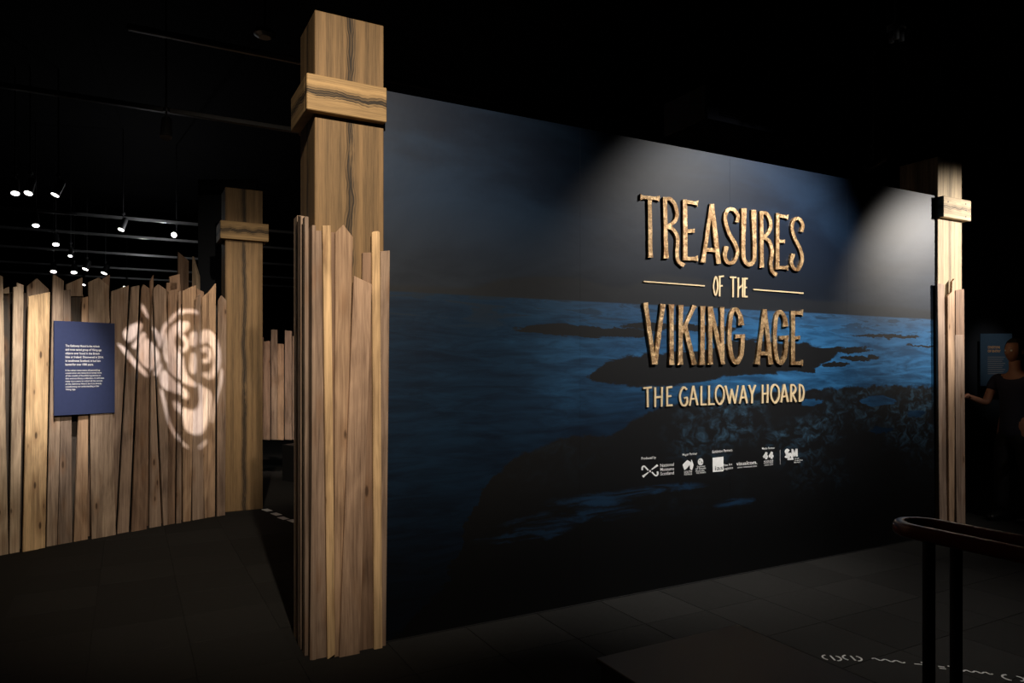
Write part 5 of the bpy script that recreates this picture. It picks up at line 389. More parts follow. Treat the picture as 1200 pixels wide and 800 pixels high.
"sam":[[[3.3542,0.9209],[3.3494,0.9235],[3.3443,0.9266],[3.3383,0.9299],[3.331,0.933],[3.3207,0.9344],[3.3115,0.9318],[3.3054,0.9279],[3.3008,0.9232],[3.2976,0.918],[3.2964,0.9118],[3.2992,0.9054],[3.304,0.9007],[3.309,0.8971],[3.3135,0.8941],[3.3176,0.8913],[3.3222,0.8884],[3.327,0.886],[3.3302,0.8844],[3.3314,0.8838],[3.3311,0.8843],[3.331,0.8836],[3.3305,0.8812],[3.3292,0.8785],[3.3277,0.8763],[3.3272,0.8757],[3.3272,0.8758],[3.3252,0.8757],[3.3219,0.8758],[3.3183,0.8762],[3.3159,0.8765],[3.3155,0.8767],[3.3151,0.877],[3.3137,0.8781],[3.3114,0.8799],[3.3088,0.8818],[3.2927,0.8709],[3.2947,0.8695],[3.2966,0.8679],[3.2997,0.8656],[3.3043,0.863],[3.31,0.8611],[3.3157,0.86],[3.3217,0.8594],[3.3284,0.8592],[3.3357,0.86],[3.3429,0.8626],[3.348,0.8667],[3.3513,0.8713],[3.3535,0.8762],[3.3546,0.8814],[3.3539,0.8872],[3.3498,0.8929],[3.3444,0.8967],[3.3397,0.8991],[3.3359,0.9009],[3.3329,0.9028],[3.3291,0.9055],[3.3247,0.9083],[3.3213,0.9107],[3.3198,0.9121],[3.3198,0.9116],[3.3201,0.912],[3.3216,0.9143],[3.3239,0.9167],[3.3259,0.9181],[3.3249,0.918],[3.3231,0.9181],[3.3255,0.9169],[3.3299,0.9144],[3.3352,0.9111],[3.3406,0.9082]],[[3.347,0.8426],[3.3683,0.8963],[3.3512,0.9006],[3.3281,0.8475]],[[3.3514,0.8967],[3.3768,0.8467],[3.3971,0.8509],[3.368,0.9002]],[[3.3285,0.8416],[3.3977,0.8406],[3.3961,0.8558],[3.3269,0.8567]],[[3.3984,0.8653],[3.3984,0.9271],[3.3755,0.9284],[3.3755,0.8667]],[[3.3776,0.9226],[3.4049,0.8661],[3.4237,0.8694],[3.3963,0.926]],[[3.4241,0.8658],[3.4416,0.925],[3.422,0.9288],[3.4045,0.8697]],[[3.4233,0.927],[3.4303,0.8647],[3.4483,0.8643],[3.4453,0.9266]]]},
"texts":[["scot",["Produced by",1.854,0.9393,0.1315,-0.0005,0.0168]],["scot",["National",2.0235,0.8759,0.1264,0.0007,0.0212]],["scot",["Museums",2.0235,0.8476,0.1273,-0.0021,0.0212]],["scot",["Scotland",2.0235,0.8168,0.1264,-0.0014,0.0212]],["sa",["Major Partner",2.2309,0.9427,0.1408,0.0013,0.0167]],["sa",["SOUTH",2.2455,0.8144,0.075,-0.0002,0.0157]],["sa",["AUSTRALIA",2.2455,0.8004,0.0773,-0.0004,0.0105]],["crest",["Government",2.3693,0.8495,0.08,-0.0012,0.012]],["crest",["of South",2.3553,0.8346,0.1011,-0.0017,0.012]],["crest",["Australia",2.3553,0.8187,0.0869,-0.0019,0.012]],["crest",["THE PREMIER",2.3623,0.8034,0.0965,-0.001,0.0092]],["ias",["Exhibition Partners",2.5219,0.9457,0.202,0.0034,0.0179]],["ias",["Fine Art",2.6349,0.8386,0.0889,0.0031,0.0163]],["ias",["Logistics",2.6349,0.8132,0.0964,0.0024,0.0163]],["visual",["visualcom.",2.7678,0.8365,0.22,-0.0017,0.0263]],["visual",["connect communicate create",2.7779,0.8156,0.2048,-0.0011,0.011]],["forty",["Media Partner",3.0418,0.9424,0.1423,-0.0012,0.0157]],["forty",["44 ADELAIDE",3.0587,0.8432,0.1066,-0.0001,0.0113]],["forty",["SOUTH EAST",3.0614,0.8299,0.1039,-0.0012,0.0098]],["forty",["creative studio",3.0666,0.8145,0.0986,-0.0002,0.0098]],["sam",["South",3.4093,0.8457,0.0525,-0.0009,0.0089]],["sam",["Australian",3.4093,0.8302,0.0954,-0.002,0.0096]],["sam",["Museum",3.4068,0.8139,0.0701,-0.0001,0.0103]]],
"iastext":["ias",2.5474,0.8158,0.0802,-0.0002,0.0323],
"fence_front":[[[[-0.235,2.366],[-0.142,2.418],[0.011,2.349],[0.051,0],[-0.188,0]],0.025,
"pale"],
[[[0.089,2.269],[0.114,2.271],[0.114,2.308],[0.164,2.29],[0.133,0],[0.06,0]],0.025,
"pale"],
[[[0.194,2.196],[0.358,2.246],[0.318,0],[0.15,0]],0.05,
"blond"],
[[[0.391,2.402],[0.401,2.407],[0.476,2.357],[0.421,0],[0.34,0]],0.025,
"grey"],
[[[0.476,2.273],[0.532,2.285],[0.546,0],[0.428,0]],0.025,
"greydark"],
[[[0.631,2.216],[0.682,2.235],[0.675,0],[0.56,0]],0.025,
"tan"],
[[[0.672,2.362],[0.76,2.414],[0.846,2.342],[0.91,0],[0.701,0]],0.05,
"grey"],
[[[0.882,2.299],[1.043,2.37],[0.914,0],[0.822,0]],0.025,
"greybrown"],
[[[1.062,2.355],[1.14,2.379],[1.039,0],[0.937,0]],0.025,
"greybrown"],
[[[1.151,2.345],[1.164,2.392],[1.226,2.351],[1.2,0],[1.055,0]],0.05,
"brown"],
[[[1.257,2.238],[1.259,2.255],[1.351,0],[1.237,0]],0.025,
"greybrown"],
[[[1.274,2.357],[1.325,2.404],[1.399,2.36],[1.48,0],[1.376,0]],0.025,
"greybrown"],
[[[1.423,2.344],[1.512,2.369],[1.489,0],[1.411,0]],0.025,
"brown"],
[[[1.519,2.351],[1.539,2.353],[1.542,0],[1.498,0]],0.05,
"greybrown"],
[[[1.573,2.357],[1.641,2.398],[1.715,2.431],[1.655,0],[1.578,0]],0.025,
"tan"],
[[[1.686,2.27],[1.762,2.346],[1.812,0],[1.678,0]],0.025,
"greybrown"],
[[[1.783,2.312],[1.846,2.362],[1.875,2.355],[1.836,0],[1.789,0]],0.025,
"tan"],
[[[1.826,2.333],[1.933,2.469],[1.922,0],[1.846,0]],0.025,
"tan"],
[[[1.95,2.288],[1.985,2.345],[2.04,2.294],[2.024,0],[1.936,0]],0.05,
"greybrown"]],
"fence_back":[[[[-0.329,2.281],[-0.203,2.322],[-0.156,0],[-0.283,0]],-0.09,
"grey"],
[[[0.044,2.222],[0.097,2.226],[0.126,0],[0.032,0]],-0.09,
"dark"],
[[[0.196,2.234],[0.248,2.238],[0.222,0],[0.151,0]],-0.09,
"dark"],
[[[0.042,2.249],[0.086,2.278],[0.086,2.216],[0.042,2.213]],-0.065,
"pale"],
[[[0.22,2.294],[0.296,2.369],[0.39,2.279],[0.39,1.661],[0.22,1.66]],-0.065,
"grey"],
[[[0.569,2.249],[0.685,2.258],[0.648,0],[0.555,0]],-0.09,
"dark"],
[[[0.531,2.338],[0.667,2.413],[0.667,2.239],[0.531,2.229]],-0.065,
"grey"],
[[[0.849,2.417],[0.918,2.468],[0.818,0],[0.699,0]],-0.09,
"brown"],
[[[1.298,2.435],[1.332,2.507],[1.349,0],[1.231,0]],-0.09,
"brown"],
[[[1.496,2.506],[1.603,2.543],[1.704,0],[1.594,0]],-0.09,
"brown"],
[[[1.788,2.409],[1.864,2.38],[1.873,0],[1.76,0]],-0.09,
"brown"],
[[[1.47,2.442],[1.576,2.452],[1.452,0],[1.349,0]],-0.09,
"brown"]],
"tall":[[1.625,2.777],[1.671,2.836],[1.717,2.833],[1.736,2.484]],
"main_front":[[[[-0.425,2.332],[-0.377,2.336],[-0.349,0],[-0.444,0]],0.045,
"greybrown"],
[[[-0.384,2.358],[-0.338,2.363],[-0.315,0.02],[-0.357,0]],0.075,
"blond"],
[[[-0.335,2.331],[-0.307,2.333],[-0.264,0],[-0.312,0]],0.045,
"brown"],
[[[-0.312,2.327],[-0.267,2.376],[-0.213,2.31],[-0.277,0],[-0.319,0]],0.065,
"tan"],
[[[-0.214,2.095],[-0.112,2.053],[-0.182,0],[-0.296,0]],0.085,
"pink"],
[[[-0.154,2.232],[-0.1,2.238],[-0.087,0],[-0.178,0]],0.045,
"brown"],
[[[-0.107,2.347],[-0.097,2.352],[-0.07,2.357],[-0.061,2.351],[-0.046,0],[-0.095,0]],0.07,
"blond"],
[[[-0.05,2.248],[0.006,2.257],[-0.018,0],[-0.045,0]],0.045,
"greybrown"]],
"right_front":[[[[5.277,2.362],[5.387,2.356],[5.428,0],[5.313,0]],0.045,
"greybrown"],
[[[5.4,2.244],[5.468,2.287],[5.475,2.383],[5.516,2.417],[5.509,0],[5.43,0]],0.065,
"tan"],
[[[5.562,2.309],[5.705,2.329],[5.726,0],[5.579,0]],0.045,
"brown"],
[[[5.51,1.884],[5.66,1.891],[5.681,0],[5.541,0]],0.07,
"greybrown"]],
"gobo":{"pos":[-1.9,3.2,3.75],
"ax":[-0.30903,0.83425,-0.45665],
"rx":[0.93773,0.34736,-0.0],
"uy":[-0.15863,0.42822,0.88964],
"holes":[[[-0.03166,0.01168],[-0.0312,0.01314],[-0.03022,0.01469],[-0.02898,0.01618],[-0.02737,0.01772],[-0.0255,0.0192],[-0.0239,0.02019],[-0.02275,0.02046],[-0.02188,0.02023],[-0.02131,0.0197],[-0.02107,0.01887],[-0.02114,0.01774],[-0.02143,0.01655],[-0.02194,0.01539],[-0.02268,0.01417],[-0.02361,0.01283],[-0.02482,0.01114],[-0.02622,0.00933],[-0.02744,0.00805],[-0.02833,0.00754],[-0.02905,0.00755],[-0.02973,0.00798],[-0.03057,0.0089],[-0.03137,0.01025]],[[-0.0262,0.006],[-0.02494,0.00843],[-0.023,0.01156],[-0.02134,0.01387],[-0.02028,0.01464],[-0.01952,0.01457],[-0.01904,0.01418],[-0.01876,0.01369],[-0.01875,0.01289],[-0.01919,0.01169],[-0.02037,0.00976],[-0.02199,0.00743],[-0.02333,0.00565],[-0.02408,0.00475],[-0.02455,0.00437],[-0.02498,0.00433],[-0.02564,0.00444],[-0.02625,0.00488]],[[-0.02321,0.00271],[-0.02277,0.00442],[-0.02202,0.00636],[-0.02113,0.00809],[-0.02014,0.00957],[-0.01901,0.01082],[-0.0178,0.01149],[-0.01645,0.01137],[-0.01502,0.01067],[-0.01374,0.00966],[-0.01263,0.00832],[-0.01166,0.00668],[-0.01103,0.00509],[-0.01079,0.0037],[-0.01087,0.00235],[-0.01129,0.0009],[-0.01217,-0.00084],[-0.01339,-0.00267],[-0.01454,-0.00409],[-0.01547,-0.00494],[-0.01635,-0.00539],[-0.01729,-0.00547],[-0.01844,-0.00512],[-0.01967,-0.00442],[-0.02071,-0.00359],[-0.02147,-0.00269],[-0.02205,-0.00168],[-0.02251,-0.00062],[-0.02293,0.00039],[-0.02322,0.00143]],[[-0.0137,-0.00671],[-0.01346,-0.00565],[-0.01294,-0.00425],[-0.01233,-0.00288],[-0.01161,-0.00147],[-0.0108,-0.0001],[-0.01016,0.00065],[-0.00978,0.00042],[-0.00958,-0.00045],[-0.00956,-0.00149],[-0.00976,-0.00268],[-0.01014,-0.00405],[-0.01061,-0.00524],[-0.01123,-0.00622],[-0.01194,-0.00704],[-0.01257,-0.00752],[-0.0131,-0.00759],[-0.01353,-0.00731]],[[-0.03437,0.00444],[-0.03339,0.00442],[-0.03177,0.00406],[-0.03007,0.00331],[-0.02844,0.00199],[-0.02674,0.00028],[-0.02508,-0.00137],[-0.02345,-0.00284],[-0.02185,-0.00425],[-0.02042,-0.00558],[-0.01907,-0.00685],[-0.01788,-0.00803],[-0.01719,-0.00897],[-0.01713,-0.00976],[-0.01756,-0.01031],[-0.01848,-0.01025],[-0.02007,-0.00927],[-0.02216,-0.00766],[-0.02421,-0.00599],[-0.02607,-0.00438],[-0.02789,-0.0027],[-0.0295,-0.00114],[-0.03084,0.00026],[-0.03197,0.00154],[-0.03289,0.0026],[-0.03374,0.00347],[-0.03437,0.00412]],[[-0.02195,0.03099],[-0.02176,0.0315],[-0.02133,0.03165],[-0.02077,0.03134],[-0.02006,0.03035],[-0.01923,0.0289],[-0.01851,0.02749],[-0.01791,0.02616],[-0.01742,0.02487],[-0.01724,0.02405],[-0.01753,0.02394],[-0.01813,0.02431],[-0.01879,0.02486],[-0.01948,0.02555],[-0.02023,0.02644],[-0.02087,0.02743],[-0.02139,0.02866],[-0.02179,0.03]],[[-0.01538,0.0202],[-0.01479,0.0203],[-0.01375,0.01976],[-0.0128,0.0191],[-0.01214,0.01818],[-0.01157,0.01714],[-0.01102,0.01691],[-0.01048,0.0181],[-0.00995,0.02011],[-0.00937,0.02198],[-0.00861,0.02355],[-0.0078,0.02497],[-0.0072,0.02576],[-0.00691,0.02569],[-0.00683,0.02499],[-0.00695,0.02395],[-0.00731,0.02266],[-0.00786,0.02105],[-0.0084,0.01916],[-0.00887,0.0168],[-0.00933,0.01419],[-0.00979,0.01203],[-0.01024,0.01046],[-0.01069,0.00932],[-0.0111,0.00888],[-0.01142,0.00942],[-0.0117,0.01065],[-0.01207,0.01196],[-0.01263,0.01313],[-0.01327,0.01437],[-0.01388,0.0157],[-0.01455,0.01735],[-0.01519,0.01908]],[[-0.00592,0.02614],[-0.00564,0.02728],[-0.00505,0.02888],[-0.0042,0.03047],[-0.00305,0.03192],[-0.00164,0.03336],[-9e-05,0.03465],[0.0016,0.03576],[0.00342,0.03671],[0.00524,0.0374],[0.00722,0.0378],[0.0092,0.03794],[0.01056,0.03782],[0.0111,0.03728],[0.01104,0.03649],[0.01041,0.03584],[0.00904,0.0356],[0.00711,0.0355],[0.00522,0.0352],[0.00357,0.03452],[0.00197,0.03364],[0.0005,0.03263],[-0.00082,0.03149],[-0.00201,0.03023],[-0.00302,0.02903],[-0.00379,0.02785],[-0.00437,0.02672],[-0.00487,0.02595],[-0.00538,0.02562],[-0.0058,0.02566]],[[-0.00815,0.018],[-0.00777,0.01913],[-0.00735,0.01914],[-0.00711,0.01806],[-0.00725,0.01542],[-0.00757,0.01173],[-0.00768,0.00844],[-0.00728,0.00592],[-0.00668,0.00377],[-0.00636,0.00234],[-0.00659,0.00176],[-0.0071,0.00187],[-0.0076,0.00256],[-0.00808,0.00386],[-0.00855,0.00575],[-0.00881,0.00811],[-0.00875,0.01143],[-0.00847,0.01525]],[[-0.00529,0.02132],[-0.00473,0.02271],[-0.00399,0.02394],[-0.003,0.02512],[-0.00158,0.02633],[0.00011,0.02749],[0.00167,0.02839],[0.00303,0.02903],[0.00427,0.02942],[0.00518,0.02943],[0.00567,0.02895],[0.00583,0.02808],[0.00574,0.02708],[0.00536,0.0259],[0.00473,0.02458],[0.00397,0.02343],[0.00309,0.02262],[0.00208,0.02198],[0.00107,0.02134],[3e-05,0.02074],[-0.001,0.02013],[-0.00181,0.01925],[-0.00235,0.01791],[-0.00267,0.0163],[-0.00272,0.01471],[-0.00242,0.01314],[-0.00186,0.01159],[-0.00122,0.01034],[-0.00049,0.00958],[0.00033,0.00912],[0.00105,0.00862],[0.00159,0.00804],[0.00204,0.00742],[0.0024,0.00666],[0.00263,0.00564],[0.00278,0.00447],[0.00294,0.00331],[0.00313,0.00218],[0.00334,0.00107],[0.00359,3e-05],[0.00389,-0.0009],[0.00423,-0.00175],[0.00468,-0.00251],[0.0053,-0.00317],[0.00603,-0.00376],[0.00677,-0.00428],[0.00759,-0.00472],[0.00842,-0.0051],[0.00895,-0.00556],[0.00905,-0.00627],[0.00884,-0.00707],[0.00837,-0.00763],[0.00759,-0.0078],[0.00655,-0.00774],[0.00541,-0.0076],[0.00418,-0.00741],[0.00284,-0.00713],[0.00157,-0.0068],[0.0004,-0.00643],[-0.00071,-0.006],[-0.00174,-0.00551],[-0.00268,-0.00493],[-0.00355,-0.0043],[-0.0043,-0.00364],[-0.00494,-0.00322],[-0.00546,-0.00278],[-0.00588,-0.00157],[-0.00617,0.00097],[-0.00634,0.00433],[-0.00642,0.00762],[-0.00638,0.01064],[-0.00624,0.01359],[-0.00605,0.01617],[-0.00589,0.01819],[-0.00568,0.01983]],[[0.00049,0.02018],[0.00128,0.02053],[0.00238,0.02071],[0.00337,0.02054],[0.00418,0.01988],[0.00487,0.01886],[0.00531,0.01768],[0.00543,0.01629],[0.0053,0.01475],[0.00493,0.01334],[0.00423,0.01208],[0.0033,0.01095],[0.00241,0.01021],[0.00159,0.01002],[0.00081,0.01022],[0.00026,0.01053],[-1e-05,0.01094],[-5e-05,0.01147],[0.00014,0.01193],[0.00068,0.0122],[0.00144,0.01239],[0.00208,0.01274],[0.00249,0.01336],[0.00278,0.01413],[0.00289,0.01491],[0.00278,0.01567],[0.00249,0.01644],[0.00209,0.0171],[0.00152,0.01755],[0.00085,0.01789],[0.00037,0.0183],[0.00017,0.01894],[0.00018,0.01964]],[[0.00627,0.02225],[0.00712,0.02334],[0.00826,0.0242],[0.00918,0.0246],[0.00969,0.02443],[0.00996,0.0238],[0.01008,0.02276],[0.01006,0.0211],[0.00989,0.01905],[0.00953,0.01734],[0.00889,0.01615],[0.00806,0.01529],[0.00733,0.01501],[0.00676,0.01552],[0.00629,0.01662],[0.00599,0.01788],[0.00587,0.0193],[0.00592,0.02089]],[[0.00683,0.01055],[0.00739,0.01126],[0.00808,0.01162],[0.00864,0.01132],[0.00898,0.0101],[0.00917,0.00824],[0.00924,0.00631],[0.0092,0.00429],[0.00904,0.0022],[0.00871,0.0006],[0.00811,-0.00028],[0.00735,-0.00068],[0.0067,-0.00067],[0.0062,-0.00022],[0.00581,0.00064],[0.00561,0.00177],[0.00569,0.00323],[0.00595,0.00496],[0.00622,0.0066],[0.00638,0.0081],[0.00653,0.0095]],[[0.01266,0.02538],[0.01346,0.02656],[0.01452,0.02716],[0.0156,0.02749],[0.01664,0.02771],[0.0177,0.02765],[0.01871,0.02717],[0.01969,0.02621],[0.02062,0.02484],[0.02145,0.02304],[0.0222,0.02064],[0.02283,0.01783],[0.0232,0.01511],[0.02324,0.01258],[0.02301,0.01013],[0.02259,0.00787],[0.02194,0.00581],[0.02109,0.00394],[0.02016,0.00233],[0.01916,0.00098],[0.01809,-0.0001],[0.01708,-0.00084],[0.01621,-0.00112],[0.01541,-0.00105],[0.01466,-0.00086],[0.01388,-0.00061],[0.01314,-0.00024],[0.01269,0.00016],[0.01257,0.00054],[0.01274,0.00096],[0.01328,0.00147],[0.01442,0.00201],[0.01594,0.00265],[0.01722,0.00365],[0.01801,0.00521],[0.01856,0.00715],[0.01894,0.00914],[0.01918,0.01118],[0.01925,0.01327],[0.01913,0.01511],[0.01883,0.01661],[0.01834,0.01784],[0.01766,0.01876],[0.0167,0.01931],[0.01555,0.01954],[0.01448,0.01953],[0.01351,0.01889],[0.01261,0.01801],[0.01206,0.01808],[0.01195,0.02004],[0.01218,0.02299]],[[0.01245,0.01518],[0.01318,0.01609],[0.0143,0.01706],[0.01535,0.0176],[0.01624,0.0175],[0.01708,0.01697],[0.01769,0.01612],[0.01806,0.01488],[0.01822,0.01333],[0.01813,0.01184],[0.01774,0.01046],[0.0171,0.00915],[0.01634,0.00815],[0.01536,0.00756],[0.01425,0.00729],[0.01341,0.00729],[0.01296,0.00765],[0.01277,0.00829],[0.01288,0.0089],[0.01346,0.00932],[0.01433,0.00972],[0.01505,0.01024],[0.01547,0.011],[0.01573,0.0119],[0.01579,0.0127],[0.01559,0.01339],[0.01518,0.01398],[0.0147,0.01429],[0.01413,0.01404],[0.01349,0.01351],[0.01298,0.0133],[0.01259,0.0137],[0.01233,0.01441]],[[-0.01059,-0.00638],[-0.01003,-0.00496],[-0.00913,-0.00372],[-0.0082,-0.00305],[-0.0074,-0.00325],[-0.00658,-0.00402],[-0.00562,-0.00493],[-0.0044,-0.00592],[-0.00303,-0.00703],[-0.00173,-0.00798],[-0.00055,-0.00864],[0.00057,-0.00914],[0.00156,-0.0096],[0.0024,-0.01002],[0.00312,-0.0104],[0.00374,-0.01086],[0.00432,-0.01143],[0.00479,-0.01207],[0.00504,-0.0128],[0.00498,-0.01373],[0.00469,-0.01474],[0.00426,-0.01543],[0.00366,-0.01558],[0.0029,-0.01541],[0.00209,-0.01518],[0.00125,-0.01493],[0.00034,-0.01462],[-0.00062,-0.01432],[-0.00167,-0.01405],[-0.00277,-0.0138],[-0.0039,-0.01361],[-0.00508,-0.01362],[-0.00629,-0.01369],[-0.0074,-0.01352],[-0.00839,-0.01302],[-0.00928,-0.01229],[-0.00995,-0.01126],[-0.01042,-0.00977],[-0.01067,-0.00799]],[[-0.00332,-0.01923],[-0.00284,-0.01871],[-0.00194,-0.01855],[-0.00116,-0.01861],[-0.00082,-0.01892],[-0.0006,-0.01945],[-8e-05,-0.01992],[0.00095,-0.02025],[0.00227,-0.02053],[0.00368,-0.02066],[0.00521,-0.02071],[0.00681,-0.02062],[0.00819,-0.02011],[0.00924,-0.01899],[0.01006,-0.01744],[0.01062,-0.01576],[0.01084,-0.014],[0.0108,-0.01211],[0.01073,-0.01028],[0.01062,-0.00837],[0.0105,-0.00652],[0.0106,-0.00531],[0.011,-0.00514],[0.01163,-0.00563],[0.01256,-0.0062],[0.01404,-0.00655],[0.01581,-0.00697],[0.0171,-0.00777],[0.01757,-0.00907],[0.01756,-0.01074],[0.01738,-0.01274],[0.0171,-0.01519],[0.01665,-0.01796],[0.01608,-0.02061],[0.0154,-0.0231],[0.01462,-0.02548],[0.01378,-0.02755],[0.01293,-0.02922],[0.01202,-0.03059],[0.01096,-0.03164],[0.00962,-0.03234],[0.00814,-0.03272],[0.00675,-0.03283],[0.00549,-0.03268],[0.00434,-0.03224],[0.0034,-0.03153],[0.00279,-0.03043],[0.0024,-0.02906],[0.00204,-0.02778],[0.00173,-0.02673],[0.00145,-0.02578],[0.00099,-0.02493],[0.00018,-0.0243],[-0.00081,-0.02378],[-0.00169,-0.02305],[-0.00245,-0.02181],[-0.00309,-0.02034]],[[-0.01011,-0.01497],[-0.00994,-0.01407],[-0.00941,-0.01403],[-0.0088,-0.01481],[-0.0082,-0.0166],[-0.00753,-0.01919],[-0.00686,-0.02186],[-0.00626,-0.0245],[-0.00565,-0.02722],[-0.00485,-0.02975],[-0.0038,-0.03201],[-0.00256,-0.03409],[-0.00112,-0.03589],[0.00082,-0.0374],[0.00296,-0.03863],[0.00439,-0.03956],[0.00475,-0.04021],[0.00442,-0.04055],[0.00355,-0.04039],[0.00194,-0.03958],[-0.00022,-0.03827],[-0.00217,-0.03669],[-0.00362,-0.03489],[-0.00484,-0.03282],[-0.0059,-0.03057],[-0.00677,-0.0281],[-0.00747,-0.02543],[-0.00814,-0.02277],[-0.00893,-0.01989],[-0.0097,-0.01701]],[[0.02337,0.00521],[0.02377,0.00608],[0.02413,0.00608],[0.02426,0.00524],[0.02415,0.00347],[0.02382,0.00088],[0.02319,-0.00223],[0.02208,-0.00604],[0.02068,-0.01034],[0.01949,-0.0143],[0.01865,-0.01787],[0.01799,-0.02112],[0.01748,-0.02337],[0.01705,-0.02444],[0.01675,-0.02455],[0.01674,-0.02358],[0.01711,-0.0212],[0.01779,-0.0177],[0.01864,-0.014],[0.01974,-0.0102],[0.02103,-0.00618],[0.02208,-0.00255],[0.02269,0.0006],[0.02305,0.00333]],[[0.00999,-0.03837],[0.01111,-0.03701],[0.01277,-0.03519],[0.01404,-0.03391],[0.01459,-0.03353],[0.01474,-0.03369],[0.01444,-0.0343],[0.01342,-0.03566],[0.01196,-0.03747],[0.01082,-0.03873],[0.01016,-0.03911],[0.00981,-0.03896]]]},
"lamps":[[-5.99,8.54],[-5.81,8.54],[-5.52,8.62],[-7.06,10.5],[-7.82,12.14],[-8.36,13.42],[-9.15,15.25],[-10.13,15.65],[-9.76,15.79],[-9.14,15.93],[-5.94,10.82],[-5.49,11.59],[-10.21,18.78],[-10.99,18.21]]}


# ------------------------------------------------------------------ setting: floor, ceiling, hall walls
MUR = (-.724, 4.086, 0); MRZ = math.atan2(.4755052, .8797129)          # the mural wall runs along its own x axis from this corner
U2 = Vector((.8797129, .4755052)); N2 = Vector((.4755052, -.8797129))
def wall_pt(u, o, z=0): p = Vector(MUR[:2])+U2*u+N2*o; return (p.x, p.y, z)
floor = box('floor', (-2, 10, -.1), (34, 30, .2), M['carpet'], bev=0, color=(.016, .0155, .015), kind='structure')
box('ceiling', (-2, 10, 5.3), (34, 30, .2), M['hall'], bev=0, kind='structure')
box('wall_back', (-2, 24.9, 2.6), (34, .2, 5.4), M['hall'], bev=0, kind='structure')
box('wall_front', (-2, -4.9, 2.6), (34, .2, 5.4), M['hall'], bev=0, kind='structure')
box('wall_left', (-18.9, 10, 2.6), (.2, 30, 5.4), M['hall'], bev=0, kind='structure')
box('wall_right', (14.9, 10, 2.6), (.2, 30, 5.4), M['hall'], bev=0, kind='structure')
# carpet tiles that the photograph can resolve, laid square to the mural wall
TS = .5
tm = bmesh.new(); add_box(tm, (0, 0, .002), (TS-.004, TS-.004, .004), .0015); tile_me = bm_mesh(tm, 'carpet_tile'); tile_me.materials.append(M['carpet'])
cnt = 0
for i in range(-4, 16):
    for j in range(-14, 8):
        p = Vector(wall_pt((i+.5)*TS, -(j+.5)*TS-.02))
        if p.y < 2.4 or p.y > 7.6: continue
        x = 600+830*p.x/p.y; yy = 428+830*1.6/p.y
        if x < -60 or x > 1260 or yy > 850: continue
        if j >= 0 and -.5 < (i+.5)*TS < 5.75 and j < 1: continue
        cnt += 1
        if cnt > 300: continue
        t = random.choice((.016, .018, .020))
        o = link('carpet_tile', tile_me, None, floor, color=(t, t*.98, t*.95)); o.matrix_parent_inverse = Matrix.Identity(4)
        o.location = (p.x+2, p.y-10, .1); o.rotation_euler = (0, 0, MRZ+random.choice((0, R(90))))

# ------------------------------------------------------------------ mural wall
mw = empty('mural_wall', MUR, MRZ, label='wide freestanding wall printed with a dark blue rocky seashore between two timber posts', cat='wall')
seams = [-.02, 1.34, 2.70, 4.06, 5.315]
for a, c in zip(seams, seams[1:]):
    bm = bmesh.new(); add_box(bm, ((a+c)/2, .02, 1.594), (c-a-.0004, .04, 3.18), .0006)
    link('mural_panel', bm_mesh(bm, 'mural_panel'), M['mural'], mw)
bm = bmesh.new()
for k in range(8): add_box(bm, (.02+k*.755, .065, 1.58), (.05, .05, 3.15), 0)
add_box(bm, (2.65, .065, 3.13), (5.3, .05, .05), 0); add_box(bm, (2.65, .065, .03), (5.3, .05, .05), 0)
link('stud_frame', bm_mesh(bm, 'stud_frame'), M['bandb'], mw)
bm = bmesh.new(); add_box(bm, (2.648, -.004, .007), (5.32, .008, .006), 0)
link('floor_edge_strip', bm_mesh(bm, 'floor_edge_strip'), M['bench'], mw, label='thin pale strip where the mural meets the floor')

def strip_solid(bm, L, Rr, y0, y1):
    n = len(L)
    V = [[bm.verts.new((p[0], y, p[1])) for p in S_] for S_ in (L, Rr) for y in (y0, y1)]   # Lf Lb Rf Rb
    lf, lb, rf, rb_ = V
    for i in range(n-1):
        bm.faces.new((lf[i], lf[i+1], rf[i+1], rf[i])); bm.faces.new((lb[i], rb_[i], rb_[i+1], lb[i+1]))
        bm.faces.new((lf[i], lb[i], lb[i+1], lf[i+1])); bm.faces.new((rf[i], rf[i+1], rb_[i+1], rb_[i]))
    bm.faces.new((lf[0], rf[0], rb_[0], lb[0])); bm.faces.new((lf[-1], lb[-1], rb_[-1], rf[-1]))
def letters(key, root_name, label, cat, depth, mat, part='letter'):
    items = DATA['lines'][key]
    u0 = min(p[0] for c, s in items for L, Rr in s for p in L); zb = min(p[1] for c, s in items for L, Rr in s for p in L)
    root = empty(root_name, wall_pt(u0, 0, zb), MRZ, label=label, cat=cat)
    for ch, strokes in items:
        bm = bmesh.new()
        for k, (L, Rr) in enumerate(strokes):
            f = depth-.0004*k
            strip_solid(bm, [(p[0]-u0, p[1]-zb) for p in L], [(p[0]-u0, p[1]-zb) for p in Rr], -f, -.0005)
        link(part, bm_mesh(bm, part), mat, root)
    return root
letters('treasures', 'title_lettering', 'large raised gold letters reading TREASURES, top line on the blue mural', 'lettering', .018, M['gold'])
letters('of', 'title_lettering', 'small raised pale letters reading OF THE between two thin rules on the mural', 'lettering', .009, M['cream'])
letters('viking', 'title_lettering', 'large raised gold letters reading VIKING AGE across the mural horizon', 'lettering', .018, M['gold'])
letters('galloway', 'title_lettering', 'thin raised gold letters reading THE GALLOWAY HOARD, lowest gold line on the mural', 'lettering', .010, M['cream'])
